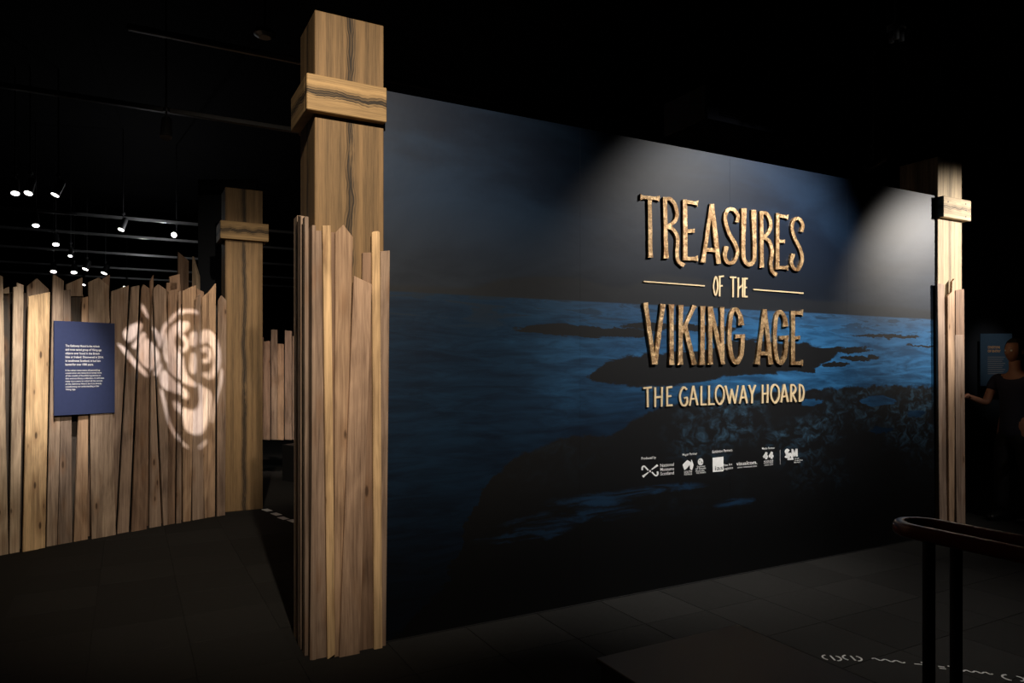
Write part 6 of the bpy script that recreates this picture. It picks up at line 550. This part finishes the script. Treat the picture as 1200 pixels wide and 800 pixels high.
for k, nm in enumerate(('thin gold rule on the mural left of the words OF THE', 'thin gold rule on the mural right of the words OF THE')):
    L, Rr = DATA['lines']['rules'][k][1][0]; u0 = L[0][0]; z0 = L[0][1]
    bm = bmesh.new(); strip_solid(bm, [(p[0]-u0, p[1]-z0) for p in L], [(p[0]-u0, p[1]-z0) for p in Rr], -.009, -.0005)
    link('title_rule', bm_mesh(bm, 'title_rule'), M['cream'], None, wall_pt(u0, 0, z0), (0, 0, MRZ), label=nm, cat='rule')

# sponsor marks, printed on the mural face
def text_mesh(s, w=None, h=None, align='LEFT', bold=0.0, spacing=1.0):
    """built-in lettering as a mesh; scaled to width w and cap height h"""
    cu = bpy.data.curves.new('t', 'FONT'); cu.body = s; cu.size = 1.0; cu.align_x = align; cu.offset = bold; cu.resolution_u = 3; cu.space_line = spacing
    o = bpy.data.objects.new('t', cu); COL.objects.link(o)
    dg = bpy.context.evaluated_depsgraph_get(); me = bpy.data.meshes.new_from_object(o.evaluated_get(dg))
    bpy.data.objects.remove(o); bpy.data.curves.remove(cu)
    xs = [v.co.x for v in me.vertices]; x0 = min(xs); wd = max(xs)-x0
    for v in me.vertices:
        v.co = Vector(((v.co.x-x0)*(w/wd if w else 1), 0, v.co.y*(h/.69 if h else 1)))
    me.materials.clear()
    return me
def append_mesh(bm, me, M4):
    n0 = len(bm.verts); bm.from_mesh(me); bm.verts.ensure_lookup_table()
    for v in list(bm.verts)[n0:]: v.co = M4 @ v.co
def logo(key, label):
    bm = bmesh.new()
    for poly in DATA['logos'].get(key, []):
        f = bm.faces.new([bm.verts.new((x, -.0012, z)) for x, z in poly])
    bmesh.ops.triangulate(bm, faces=bm.faces[:])
    for k, t in DATA['texts']:
        if k != key: continue
        s, u, z, du, dz, h = t
        me = text_mesh(s, du, h*1.08, bold=.006)
        for v in me.vertices: v.co.z += dz*(v.co.x/du)
        append_mesh(bm, me, Matrix.Translation((u, -.0013, z))); bpy.data.meshes.remove(me)
    o = link('printed_logo', bm_mesh(bm, 'printed_logo'), M['grey_print'] if key == 'rule' else M['white'], mw, label=label)
    return o
for k, lb in (('scot', 'white crossed swirl mark with the words National Museums Scotland'), ('sa', 'white map mark over the word SOUTH'), ('crest', 'small round white crest over lines of text'),
              ('ias', 'white square mark with lowercase black letters'), ('visual', 'white lowercase word mark'), ('forty', 'bold white double four mark'), ('rule', 'thin grey upright rule between two marks'), ('sam', 'bold white three letter mark')):
    logo(k, lb)
s, u, z, du, dz, h = DATA['iastext']
bm = bmesh.new(); me = text_mesh(s, du, h); append_mesh(bm, me, Matrix.Translation((u, -.0026, z)))
link('printed_letters', bm_mesh(bm, 'printed_letters'), M['ink'], mw, label='black letters on the white square')

# ------------------------------------------------------------------ timber posts
def post(u0, off, label, pm, bm_, loc=None, lf=.055, rt=0.0):
    """square post .39 wide; local x along the mural, y away from the viewer, origin front left foot"""
    p = loc or wall_pt(u0, off)
    root = empty('timber_post', p, MRZ, label=label, cat='post')
    b = bmesh.new(); add_box(b, (0, 0, 0), (.39, .37, 3.545), .004)
    link('post_shaft', bm_mesh(b, 'post_shaft'), pm, root, (.195, .185, 1.7725))
    t = .055; zc = 3.073; h = .195
    box('collar_board', (.195+(rt-lf)/2, -t/2, zc), (.39+lf+rt, t, h), bm_, root, .004)
    if lf: box('collar_board', (-t/2, .185, zc), (t, .37, h), bm_, root, .004)
    if rt: box('collar_board', (.39+t/2, .185, zc), (t, .37, h), bm_, root, .004)
    box('collar_board', (.195, .37+t/2, zc), (.39, t, h), bm_, root, .004)
    return root
near = post(-.413, .02, 'tall timber post nearest the camera, clad in upright boards, left end of mural', M['post'], M['band'])
def clad(root, rows, u_root, off_root, th, first_label=None):
    for pts, off, tint in rows:
        plank([(x-u_root, z) for x, z in pts], -(off-off_root), th, M['board'], root, TINT[tint])
clad(near, DATA['main_front'], -.413, .02, .022)
# boards on the side of the near post that faces left
for s0, s1, h, lay, tint, top in ((-.03, .05, 2.36, 0, 'greybrown', .0), (.05, .105, 2.42, .022, 'greydark', .0), (.11, .155, 2.30, 0, 'tan', .0), (.15, .235, 2.44, .022, 'greybrown', .02),
                                  (.24, .29, 2.30, .0, 'grey', .0), (.285, .385, 2.47, .014, 'grey', .0)):
    b = bmesh.new(); w_ = s1-s0
    prism(b, [(-w_/2, 0), (w_/2, 0), (w_/2, h), (-w_/2, h+top)], -.022, 0)
    bmesh.ops.recalc_face_normals(b, faces=b.faces); bmesh.ops.bevel(b, geom=list(b.edges), offset=.0025, segments=1, affect='EDGES')
    link('plank', bm_mesh(b, 'plank'), M['board'], near, (-lay, (s0+s1)/2, 0), (0, 0, R(-90)), TINT[tint])
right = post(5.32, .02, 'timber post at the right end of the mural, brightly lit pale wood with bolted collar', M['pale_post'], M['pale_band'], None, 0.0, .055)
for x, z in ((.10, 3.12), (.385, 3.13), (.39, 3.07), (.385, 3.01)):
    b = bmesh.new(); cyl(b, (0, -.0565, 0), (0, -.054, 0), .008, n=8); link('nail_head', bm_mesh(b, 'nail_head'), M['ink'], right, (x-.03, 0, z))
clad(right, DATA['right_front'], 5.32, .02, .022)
mid = post(0, 0, 'narrow looking timber post standing at the right end of the pale board fence', M['post'], M['band'], loc=(-3.125, 7.72, 0), rt=.055)

# ------------------------------------------------------------------ board fence with information panel
FLOC = (-4.32, 5.98, 0); FRZ = math.atan2(1.65, 1.24); S2 = Vector((math.cos(FRZ), math.sin(FRZ))); F2 = Vector((S2.y, -S2.x))
def fence_pt(s, o, z=0): p = Vector(FLOC[:2])+S2*s+F2*o; return (p.x, p.y, z)
fence = empty('board_fence', FLOC, FRZ, label='palisade of uneven upright boards at the left, carrying a navy information panel', cat='fence')
for pts, off, tint in DATA['fence_front']:
    plank(pts, -off, .024, M['board'], fence, TINT[tint])
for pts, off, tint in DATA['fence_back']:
    plank(pts, -off, .022, M['board'], fence, TINT[tint])  # short pieces above the dark boards paint in their lit tops
bm = bmesh.new()
for z in (.25, 1.1, 2.0): add_box(bm, (.85, .136, z), (2.5, .03, .09), 0)
link('fence_rail', bm_mesh(bm, 'fence_rail'), M['bandb'], fence)
bm = bmesh.new(); add_box(bm, (.84, .16, 1.12), (2.5, .02, 2.24), 0)
link('backing_board', bm_mesh(bm, 'backing_board'), M['bandb'], fence)
bm = bmesh.new(); prism(bm, DATA['tall'][:3]+[DATA['tall'][3], [DATA['tall'][0][0], 2.2]], .19, .215)
tb = link('tall_board', bm_mesh(bm, 'tall_board'), M['board'], None, FLOC, (0, 0, FRZ), color=TINT['brown'])
bpy.data.objects.remove(tb)

pr = empty('information_panel', fence_pt(.383, .062, 1.155), FRZ, label='navy information panel with white paragraphs hung on the pale fence', cat='panel')
box('panel_board', (.2555, .006, .42), (.511, .016, .84), M['navy'], pr, .002)
T1 = ['The Galloway Hoard is the richest', 'and most varied group of Viking-age', 'objects ever found in the British', 'Isles or Ireland. Discovered in 2014,', 'in southwest Scotland, it had lain', 'buried for over 1000 years.']
T2 = ['It has taken many years of painstaking', 'conservation and research to reveal more', 'of the wealth of bewildering stories in', 'this extraordinary collection. It will take', 'many more years to unlock all the secrets', 'of the Galloway Hoard, but it is already', 'transforming our understanding of the', 'Viking Age.']
bm = bmesh.new()
for i, s in enumerate(T1):
    me = text_mesh(s, .31*len(s)/36, .0185, bold=.012); append_mesh(bm, me, Matrix.Translation((.09, -.0035, .612-i*.0335)))
link('panel_heading', bm_mesh(bm, 'panel_heading'), M['white'], pr, kind='stuff'); bm = bmesh.new()
for i, s in enumerate(T2):
    me = text_mesh(s, .325*len(s)/43, .0135, bold=.008); append_mesh(bm, me, Matrix.Translation((.09, -.0035, .395-i*.0245)))
link('panel_text', bm_mesh(bm, 'panel_text'), M['white'], pr, kind='stuff')

# boards rising behind the fence; the pale one paints in the lit face
for x, y, hgt, wd, rz, tint, lb in ((-4.02, 8.62, 2.98, .16, R(35), 'brown', 'tall dark brown board leaning up behind the fence'), (-3.86, 8.60, 2.93, .10, R(-5), 'pale', 'board painted pale as the lit face of the tall dark brown board')):
    bm = bmesh.new(); prism(bm, [(-wd/2, 0), (wd/2, 0), (wd/2, hgt-.1 if tint == 'brown' else hgt-.25), (-wd/4, hgt)], 0, .05)
    bmesh.ops.recalc_face_normals(bm, faces=bm.faces); bmesh.ops.bevel(bm, geom=list(bm.edges), offset=.003, segments=1, affect='EDGES')
    link('timber_board', bm_mesh(bm, 'timber_board'), M['board'], None, (x, y, 0), (0, 0, rz), TINT[tint], label=lb, cat='board')
box('partition_panel', (-3.68, 9.2, 2.0), (.75, .12, 4.0), M['partition'], None, .006, label='tall blue-black partition panel standing behind the middle post', cat='partition')

# ------------------------------------------------------------------ far fence on its plinth
pl = box('plinth', (0, 0, 0), (2.4, 1.9, .5), M['black'], None, .004, label='low black plinth in the gap behind the near post, under the far fence', cat='plinth')
pl.location = (-1.72, 10.25, .25); pl.rotation_euler = (0, 0, FRZ)
ff = empty('far_fence', (-3.75, 10.6, 0), 0, label='small far fence of narrow boards seen through the gap between two posts', cat='fence')
ff.location = (-3.95, 10.45, .5)
x = 0.0
for k in range(16):
    wd = random.choice((.07, .09, .10, .06)); h = 1.4+random.random()*.16
    if k in (4, 6, 9): h += .09
    plank([(x, 0), (x+wd, 0), (x+wd, h+random.uniform(-.02, .02)), (x, h)], random.choice((0, .02)), .022, M['board'], ff, TINT[random.choice(('tan', 'grey', 'greybrown', 'pink', 'greydark'))])
    x += wd+.012
bm = bmesh.new(); add_box(bm, (.72, .06, .68), (1.5, .02, 1.3), 0); link('backing_board', bm_mesh(bm, 'backing_board'), M['bandb'], ff)

# ------------------------------------------------------------------ foreground bench block
br = empty('bench_block', wall_pt(0, 0), MRZ, label='low charcoal block bench in the bottom foreground beside the floor marks', cat='bench')
br.location = (.334, 2.775, 0)
box('bench_body', (.382, -.32, .215), (.744, .63, .43), M['black'], br, .004)
box('bench_top', (.382, -.32, .44), (.764, .66, .022), M['bench'], br, .003)

# ------------------------------------------------------------------ handrail
hr = empty('handrail', (1.55, 2.62, 0), 0, label='polished red hardwood looped handrail on two black posts at the right', cat='handrail')
dirv = Vector((N2.x, N2.y, 0)); sdv = Vector((U2.x, U2.y, 0))
tip = Vector((1.44, 2.70, 0)); rad = .085
c0 = tip+sdv*rad+dirv*.10   # centre of the turn
path = []
zr = .985
for s_ in (2.6, 1.6, .8, .4, .15): path.append(c0+sdv*rad+dirv*s_)
for k in range(0, 13):
    t = math.pi*k/12; path.append(c0+sdv*rad*math.cos(t)-dirv*.10*math.sin(t))
for s_ in (.15, .4, .8, 1.6, 2.6): path.append(c0-sdv*rad+dirv*s_)
prof = [(.026*math.copysign(abs(math.cos(a))**.7, math.cos(a)), .027*math.copysign(abs(math.sin(a))**.7, math.sin(a))) for a in [2*math.pi*k/16 for k in range(16)]]
bm = bmesh.new(); sweep(bm, [(p.x-1.55, p.y-2.62, zr) for p in path], prof)
link('rail_loop', bm_mesh(bm, 'rail_loop', True), M['rail'], hr)
for sgn in (-1, 1):
    for s_ in ((.05,) if True else ()):
        q = c0+sdv*rad*sgn+dirv*s_
        b = bmesh.new(); cyl(b, (0, 0, .012), (0, 0, zr-.02), .021, n=20); cyl(b, (0, 0, 0), (0, 0, .012), .055, n=24)
        link('rail_post', bm_mesh(b, 'rail_post'), M['black'], hr, (q.x-1.55, q.y-2.62, 0))

# ------------------------------------------------------------------ floor decals
def decal(pts_list, w, x, y, rz, label, group, closed=False):
    bm = bmesh.new()
    for pts in pts_list:
        P = [Vector((a, c, 0)) for a, c in pts]; L = []; Q = []
        for i, p in enumerate(P):
            t = (P[min(i+1, len(P)-1)]-P[max(i-1, 0)]).normalized(); n = Vector((-t.y, t.x, 0))
            L.append(bm.verts.new(p+n*w/2)); Q.append(bm.verts.new(p-n*w/2))
        for i in range(len(P)-1): bm.faces.new((L[i], L[i+1], Q[i+1], Q[i]))
    r = bmesh.ops.extrude_face_region(bm, geom=bm.faces[:])
    for e in r['geom']:
        if isinstance(e, bmesh.types.BMVert): e.co.z += .0012
    link('floor_decal', bm_mesh(bm, 'floor_decal'), M['decal'], None, (x, y, .0045), (0, 0, rz), label=label, cat='decal', group=group)
arc = lambda r0, a0, a1, n=8, cx=0, cy=0: [(cx+r0*math.cos(R(a0+(a1-a0)*k/n)), cy+r0*math.sin(R(a0+(a1-a0)*k/n))) for k in range(n+1)]
wave = lambda L_, n, a: [(-L_/2+L_*k/(n*6), a*math.sin(2*math.pi*k/6)) for k in range(n*6+1)]
G = 'white rune marks along the floor'
br_ = [arc(.035, 120, 250, cx=-.012), [(-.004, .03), (.012, -.03)], arc(.035, 70, -70, cx=.012)]
for x, y, shape, lb in (
    (1.745, 3.865, br_, 'first white bracket mark on the floor right beside the bench block'),
    (1.855, 3.862, br_, 'second white bracket mark on the floor just right of the first'),
    (2.035, 3.83, [wave(.16, 3, .012)], 'white wavy line on the floor left of the two handrail posts'),
    (2.19, 3.775, [[(-.04, 0), (.035, .006)], [(.0, .035), (.02, -.035)]], 'white arrow shaped mark on the floor between the two handrail posts'),
    (2.285, 3.735, [[(-.03, .012), (.0, .012)], [(-.03, -.012), (.0, -.012)], arc(.04, 60, -60, cx=.0)], 'white double dash and bracket mark right of the handrail posts'),
    (2.405, 3.69, [wave(.17, 4, .011)], 'white wavy line on the floor at the far right of the handrail posts'),
    (2.575, 3.61, [arc(.035, 100, 260, cx=-.03), arc(.03, 80, -80, cx=.0), [(.04, .025), (.055, -.025)]], 'white bracket mark on the floor at the right picture edge')):
    decal(shape, .009, x, y, R(-17), lb, G)
for k, (x, y) in enumerate(((-2.70, 7.81), (-2.53, 7.60), (-2.39, 7.40), (-2.25, 7.27))):
    decal([[(-.075, 0), (.075, 0)]], .07, x, y, R(-48), ('white dash on the floor at the foot of the middle post', 'second white dash from the middle post', 'third white dash from the middle post', 'white dash on the floor touching the near post in view')[k], 'white dashes on the floor by the middle post')

# ------------------------------------------------------------------ ceiling: tracks, spotlights, air unit
for k, (x, y, L_, z) in enumerate(((-3.34, 6.45, 9, 3.95), (-5.85, 11.3, 9, 3.92), (-6.68, 12.9, 10, 3.92), (-7.82, 14.9, 11, 3.92), (-9.24, 17.0, 12, 3.92), (-10.2, 18.9, 12, 3.92))):
    nm = ('nearest', 'second', 'third', 'fourth', 'fifth', 'sixth')[k]
    box('lighting_track', (x, y, z), (L_, .05, .045), M['track'] if k else M['steel'], None, .004, label=nm+' long lighting track under the black ceiling, counted from the camera', cat='track', group='lighting tracks over the hall').rotation_euler = (0, 0, MRZ)
def spotlight(x, y, z, yaw, pitch, label, lit=True, group='lit spotlights above the fence', r=.055):
    root = empty('track_spotlight', (x, y, z), yaw, label=label, cat='spotlight', group=group)
    b = bmesh.new(); cyl(b, (0, 0, .02), (0, 0, 5.2-z), .009, n=8); cyl(b, (0, 0, .15), (0, 0, .18), .028, n=12)
    link('stem', bm_mesh(b, 'stem'), M['steel'], root)
    d = Vector((0, -math.cos(pitch), -math.sin(pitch)))
    b = bmesh.new(); cyl(b, -d*.10, d*.09, r*.85, r, n=18); cyl(b, -d*.12, -d*.10, r*.5, r*.85, n=18)
    hs = link('lamp_housing', bm_mesh(b, 'lamp_housing'), M['steel'] if lit or pitch > 1 else M['track'], root)
    b = bmesh.new(); cyl(b, d*.091, d*.096, r*.9, n=18)
    link('lens', bm_mesh(b, 'lens'), M['lens'] if lit else M['bulb'], hs)
names = ['lit spotlight at the far left edge of the ceiling, first of the top three', 'lit spotlight in the middle of the top left three', 'lit spotlight, rightmost of the top left three',
 'lone lit spotlight just under the top left three', 'lit spotlight under the lone one, beside a dark twin', 'small lit spotlight near a hanging bracket', 'lit spotlight tilted right, halfway down the left cluster',
 'lit spotlight low over the house-shaped board', 'lit spotlight low over the pointed boards', 'lit spotlight above the board right of the panel', 'bright square looking spotlight under the long lit track', 'round lit spotlight hanging on a stem beside the partition',
 'lit spotlight nearest the tops of the boards', 'dim spotlight just above the board with the cut tip']
for k, (x, y) in enumerate(DATA['lamps']):
    aim = (R(35), R(5), R(-35), R(35), R(35), R(20), R(-30), R(30), R(25), R(-25), R(-20), R(0), R(-25), R(0))[k]
    rr = .048*(1 if y < 12 else 1.15 if y < 14 else 1.35)
    if k in (5, 13): rr *= .7
    spotlight(x, y, 3.75, aim, R(66 if k != 11 else 20), names[k], True, r=rr)
spotlight(3.55, 6.95, 3.58, R(-100), R(30), 'small unlit spotlight over the mural top edge near the right post', False, 'unlit spotlights', .05)
spotlight(-3.1, 6.35, 3.72, R(20), R(70), 'unlit spotlight hanging dark from the nearest track', False, 'unlit spotlights', .05)
# added point lights brighten the tracks, standing in for lamp glow
for nm, p, wv in (('track_fill_light', (-5.55, 10.9, 3.70), 6), ('track_fill_light', (-6.2, 12.6, 3.70), 5), ('track_fill_light', (-7.6, 14.6, 3.70), 6)):
    l = bpy.data.lights.new(nm, 'POINT'); o = bpy.data.objects.new(nm, l); COL.objects.link(o); l.energy = wv; l.shadow_soft_size = .02; o.location = p
au = empty('air_unit', wall_pt(2.72, -.25, 3.56), MRZ, label='dark ceiling air unit with a slatted grille above the mural', cat='air unit')
box('housing', (.607, .28, .136), (1.214, .5, .28), M['black'], au, .006)
for c, s in (((.607, .02, .256), (1.214, .03, .03)), ((.607, .02, .016), (1.214, .03, .045)), ((.06, .02, .136), (.13, .03, .21)), ((1.15, .02, .136), (.13, .03, .21))):
    box('grille_frame', c, s, M['vent'], au, .003)
for x in (.2, 1.0):
    b = bmesh.new(); cyl(b, (0, 0, .27), (0, 0, 1.64), .01, n=8); link('hanger_rod', bm_mesh(b, 'hanger_rod'), M['black'], au, (x, .28, 0))
for k in range(9):
    o = box('slat', (.607, .012, .052+k*.0225), (.95, .028, .004), M['vent'], au, 0); o.rotation_euler = (R(35), 0, 0)
cf = empty('ceiling_fixture', (2.67, 4.92, 3.86), 0, label='small clear glass ceiling fitting high at the upper right', cat='fixture')
b = bmesh.new(); cyl(b, (0, 0, .09), (0, 0, 1.34), .012, n=10); cyl(b, (0, 0, .07), (0, 0, .10), .06, n=18); link('mount', bm_mesh(b, 'mount'), M['steel'], cf)
for k in range(3):
    a = 2*math.pi*k/3; b = bmesh.new(); cyl(b, (.035*math.cos(a), .035*math.sin(a), -.01), (.035*math.cos(a), .035*math.sin(a), .07), .018, .022, n=12); link('glass_bulb', bm_mesh(b, 'glass_bulb', True), M['bulb'], cf)
# ceiling pipe and smoke detector
box('ceiling_pipe', (-1.55, 6.2, 4.2), (3.2, .05, .05), M['steel'], None, .01, label='thin dark ceiling pipe crossing left of the near post top', cat='pipe').rotation_euler = (0, 0, MRZ)
b = bmesh.new(); cyl(b, (0, 0, .02), (0, 0, .05), .085, n=24); cyl(b, (0, 0, 0), (0, 0, .02), .05, .085, n=24); cyl(b, (0, 0, .05), (0, 0, .95), .012, n=8)
link('smoke_detector', bm_mesh(b, 'smoke_detector'), M['steel'], None, (-2.0, 5.73, 4.25), label='round dark ceiling detector left of the near post collar', cat='detector')

# ------------------------------------------------------------------ gobo projector throwing the carved mask figure on the fence
g = DATA['gobo']; gp = Vector(g['pos']); ax = Vector(g['ax']); rx = Vector(g['rx']); uy = Vector(g['uy'])
l = bpy.data.lights.new('gobo_lamp', 'SPOT'); lo = bpy.data.objects.new('gobo_lamp', l); COL.objects.link(lo)
l.energy = 3300; l.spot_size = R(21); l.spot_blend = .15; l.color = (.86, .91, 1); l.shadow_soft_size = .0013
lo.location = gp; lo.rotation_euler = ax.to_track_quat('-Z', 'Y').to_euler()
rot = Matrix((rx, uy, -ax)).transposed()       # local x right, y up, z back towards the lamp
gr = empty('gobo_projector', gp, 0, label='black gobo projector hung from the ceiling out of the frame', cat='projector')
gr.rotation_euler = rot.to_euler()
cu = bpy.data.curves.new('gobo', 'CURVE'); cu.dimensions = '2D'; cu.fill_mode = 'BOTH'
for pts in [[(-.075, -.075), (.075, -.075), (.075, .075), (-.075, .075)]]+g['holes']:
    sp = cu.splines.new('POLY'); sp.points.add(len(pts)-1); sp.use_cyclic_u = True
    for q, p in zip(sp.points, pts): q.co = (p[0], p[1], 0, 1)
o = bpy.data.objects.new('t', cu); COL.objects.link(o)
me = bpy.data.meshes.new_from_object(o.evaluated_get(bpy.context.evaluated_depsgraph_get())); bpy.data.objects.remove(o)
me.materials.clear(); link('gobo_plate', me, M['black'], gr, (0, 0, -.30))
b = bmesh.new()
for c, s in (((0, .08, -.12), (.17, .01, .40)), ((0, -.08, -.12), (.17, .01, .40)), ((.08, 0, -.12), (.01, .15, .40)), ((-.08, 0, -.12), (.01, .15, .40)), ((0, 0, .085), (.17, .17, .01))): add_box(b, c, s)
link('projector_body', bm_mesh(b, 'projector_body'), M['black'], gr)

# ------------------------------------------------------------------ sign and visitor at the far right
sg = empty('wall_sign', (6.80, 10.28, 1.30), R(-4), label='dim blue sign with orange heading behind the visitor at the right edge', cat='sign')
box('sign_board', (.22, .01, .38), (.44, .02, .76), M['bluesign'], sg, .002)
for s_, z, h, m_, w_ in (('CONDITIONS', .545, .034, 'orange', .17), ('OF ENTRY', .490, .034, 'orange', .18)):
    link('sign_heading', text_mesh(s_, w_, h, bold=.02), M[m_], sg, (.10, -.002, z))
b = bmesh.new()
for k in range(9): add_box(b, (.10+(.24-(k % 3)*.02)/2, -.001, .42-k*.03), (.24-(k % 3)*.02, .0015, .009))
link('sign_text_lines', bm_mesh(b, 'sign_text_lines'), M['grey_print'], sg, kind='stuff')
box('partition_panel', (8.2, 10.45, 1.9), (5.2, .12, 3.8), M['partition'], None, .006, label='wide black partition behind the visitor at the right', cat='partition')

def skin(name, joints, edges, mat, parent, sub=2):
    """joints: name -> (x,y,z,r); one continuous skinned surface"""
    keys = list(joints); me = bpy.data.meshes.new(name)
    me.from_pydata([joints[k][:3] for k in keys], [(keys.index(a), keys.index(b_)) for a, b_ in edges], [])
    o = bpy.data.objects.new(name, me); COL.objects.link(o)
    md = o.modifiers.new('skin', 'SKIN'); md.use_smooth_shade = True
    for i, k in enumerate(keys):
        r_ = joints[k][3]; sv = me.skin_vertices[0].data[i]; sv.radius = r_ if isinstance(r_, tuple) else (r_, r_)
        sv.use_root = (i == 0)
    s_ = o.modifiers.new('sub', 'SUBSURF'); s_.levels = sub; s_.render_levels = sub
    m2 = bpy.data.meshes.new_from_object(o.evaluated_get(bpy.context.evaluated_depsgraph_get()))
    bpy.data.objects.remove(o)
    for p in m2.polygons: p.use_smooth = True
    return link(name, m2, mat, parent)
# local frame: the visitor faces -y; turned so that -y points to the left of the picture
pe = empty('person', (5.16, 7.25, 0), R(-72), label='visitor in a dark navy top reaching one arm out at the right picture edge', cat='person')
J = dict(pelvis=(0, 0, .98, (.15, .11)), waist=(0, -.005, 1.12, (.135, .10)), chest=(0, 0, 1.34, (.16, .115)), neckb=(0, .01, 1.53, .065), neck=(0, -.005, 1.60, .055), head=(0, -.015, 1.68, .075))
Ed = [('pelvis', 'waist'), ('waist', 'chest'), ('chest', 'neckb'), ('neckb', 'neck'), ('neck', 'head')]
arms = {-1: ((-.20, .0, 1.47), (-.25, -.10, 1.20), (-.22, -.36, 1.27), (-.20, -.45, 1.29)), 1: ((.20, .0, 1.47), (.25, .02, 1.17), (.26, -.10, .92), (.26, -.14, .83))}
for s_, (a, c, d, e) in arms.items():
    t = 'l' if s_ < 0 else 'r'
    J['sh'+t] = (*a, .062); J['el'+t] = (*c, .045); J['wr'+t] = (*d, .029); J['ha'+t] = (*e, (.040, .020))
    Ed += [('chest', 'sh'+t), ('sh'+t, 'el'+t), ('el'+t, 'wr'+t), ('wr'+t, 'ha'+t)]
for s_, y0 in ((-1, -.06), (1, .05)):
    t = 'l' if s_ < 0 else 'r'
    J['hp'+t] = (s_*.10, 0, .92, .105); J['kn'+t] = (s_*.11, y0*.6, .51, .065); J['an'+t] = (s_*.115, y0, .10, .038)
    Ed += [('pelvis', 'hp'+t), ('hp'+t, 'kn'+t), ('kn'+t, 'an'+t)]
body = skin('body', J, Ed, M['skin'], pe)
# clothing over the body
top_j = dict(b0=(0, 0, .80, (.185, .15)), b1=(0, -.005, 1.12, (.155, .12)), b2=(0, 0, 1.34, (.18, .135)), b3=(0, .01, 1.50, (.085, .075)))
top_e = [('b0', 'b1'), ('b1', 'b2'), ('b2', 'b3')]
for s_, (a, c, d, e) in arms.items():
    t = 'l' if s_ < 0 else 'r'; mid_ = tuple(c[i]*.55+a[i]*.45 for i in range(3))
    top_j['s'+t] = (*a, .078); top_j['e'+t] = (*mid_, .066); top_e += [('b2', 's'+t), ('s'+t, 'e'+t)]
skin('shirt', top_j, top_e, M['cloth'], pe)
tr_j = dict(w=(0, 0, 1.06, (.158, .118)), p=(0, 0, .96, (.178, .14)))
tr_e = [('w', 'p')]
for s_, y0 in ((-1, -.06), (1, .05)):
    t = 'l' if s_ < 0 else 'r'
    tr_j['h'+t] = (s_*.10, 0, .90, .135); tr_j['k'+t] = (s_*.11, y0*.6, .51, .082); tr_j['a'+t] = (s_*.115, y0, .10, .062); tr_e += [('p', 'h'+t), ('h'+t, 'k'+t), ('k'+t, 'a'+t)]
skin('trousers', tr_j, tr_e, M['trousers'], pe)
for s_, y0 in ((-1, -.06), (1, .05)):
    skin('shoe', dict(h=(s_*.115, y0+.05, .055, (.052, .055)), m=(s_*.117, y0-.06, .048, (.054, .048)), t=(s_*.12, y0-.18, .036, (.048, .034))), [('h', 'm'), ('m', 't')], M['shoe'], pe)
hd = bmesh.new(); bmesh.ops.create_uvsphere(hd, u_segments=28, v_segments=20, radius=1)
for v in hd.verts:
    x, y, z = v.co
    k = 1-.22*max(0, -z)**1.5
    v.co = Vector((x*.076*k, y*.098*(1-.10*max(0, -z)), z*.122))
    if y < -.55:   # face: brow, eye hollows, nose, mouth
        ex = max(0, 1-((abs(x)-.36)/.2)**2)*max(0, 1-((z-.05)/.18)**2); v.co.y += .010*ex
        nz = max(0, 1-(x/.16)**2)*max(0, 1-((z+.18)/.28)**2); v.co.y -= .022*nz
        mo = max(0, 1-(x/.35)**2)*max(0, 1-((z+.52)/.10)**2); v.co.y -= .006*mo
link('head', bm_mesh(hd, 'head', True), M['skin'], pe, (0, -.025, 1.745))
hb = bmesh.new(); bmesh.ops.create_uvsphere(hb, u_segments=24, v_segments=16, radius=1)
for v in hb.verts:
    x, y, z = v.co; v.co = Vector((x*.086, y*.105+.012, z*.122+.012))
bmesh.ops.delete(hb, geom=[v for v in hb.verts if v.co.z < -.06 or (v.co.y < -.045 and v.co.z < .075)], context='VERTS')
link('hair', bm_mesh(hb, 'hair', True), M['hair'], pe, (0, -.025, 1.75))
for s_ in (-1, 1):
    e = bmesh.new(); bmesh.ops.create_uvsphere(e, u_segments=12, v_segments=8, radius=1)
    for v in e.verts: v.co = Vector((v.co.x*.010, v.co.y*.018, v.co.z*.031))
    link('ear', bm_mesh(e, 'ear', True), M['skin'], pe, (s_*.078, -.015, 1.74))
    e = bmesh.new(); bmesh.ops.create_uvsphere(e, u_segments=10, v_segments=8, radius=.011)
    link('eye', bm_mesh(e, 'eye', True), M['white'], pe, (s_*.030, -.104, 1.752))
for s_, (a, c, d, e) in arms.items():
    fw = (Vector(e)-Vector(d)).normalized(); sd = Vector((1, 0, 0)); sd = (sd-fw*sd.dot(fw)).normalized(); dn = fw.cross(sd)
    if dn.z > 0: dn = -dn
    if s_ > 0: dn = Vector((-1, 0, 0)); sd = fw.cross(dn)
    for k, (off, ln) in enumerate(((-.027, .062), (-.009, .074), (.009, .070), (.027, .056))):
        p0 = Vector(e)+sd*off; p1 = p0+fw*ln*.5+dn*.004; p2 = p1+fw*ln*.36+dn*.014; p3 = p2+fw*ln*.2+dn*.014
        skin('finger', dict(a=(*p0, .0095), b=(*p1, .009), c=(*p2, .008), d=(*p3, .007)), [('a', 'b'), ('b', 'c'), ('c', 'd')], M['skin'], pe, 1)
    p0 = Vector(d)+fw*.03+sd*.02*(1 if s_ < 0 else -1); q_ = sd*(1 if s_ < 0 else -1)
    p1 = p0+q_*.025+fw*.03; p2 = p1+q_*.012+fw*.03+dn*.008
    skin('thumb', dict(a=(*p0, .012), b=(*p1, .0105), c=(*p2, .0085)), [('a', 'b'), ('b', 'c')], M['skin'], pe, 1)
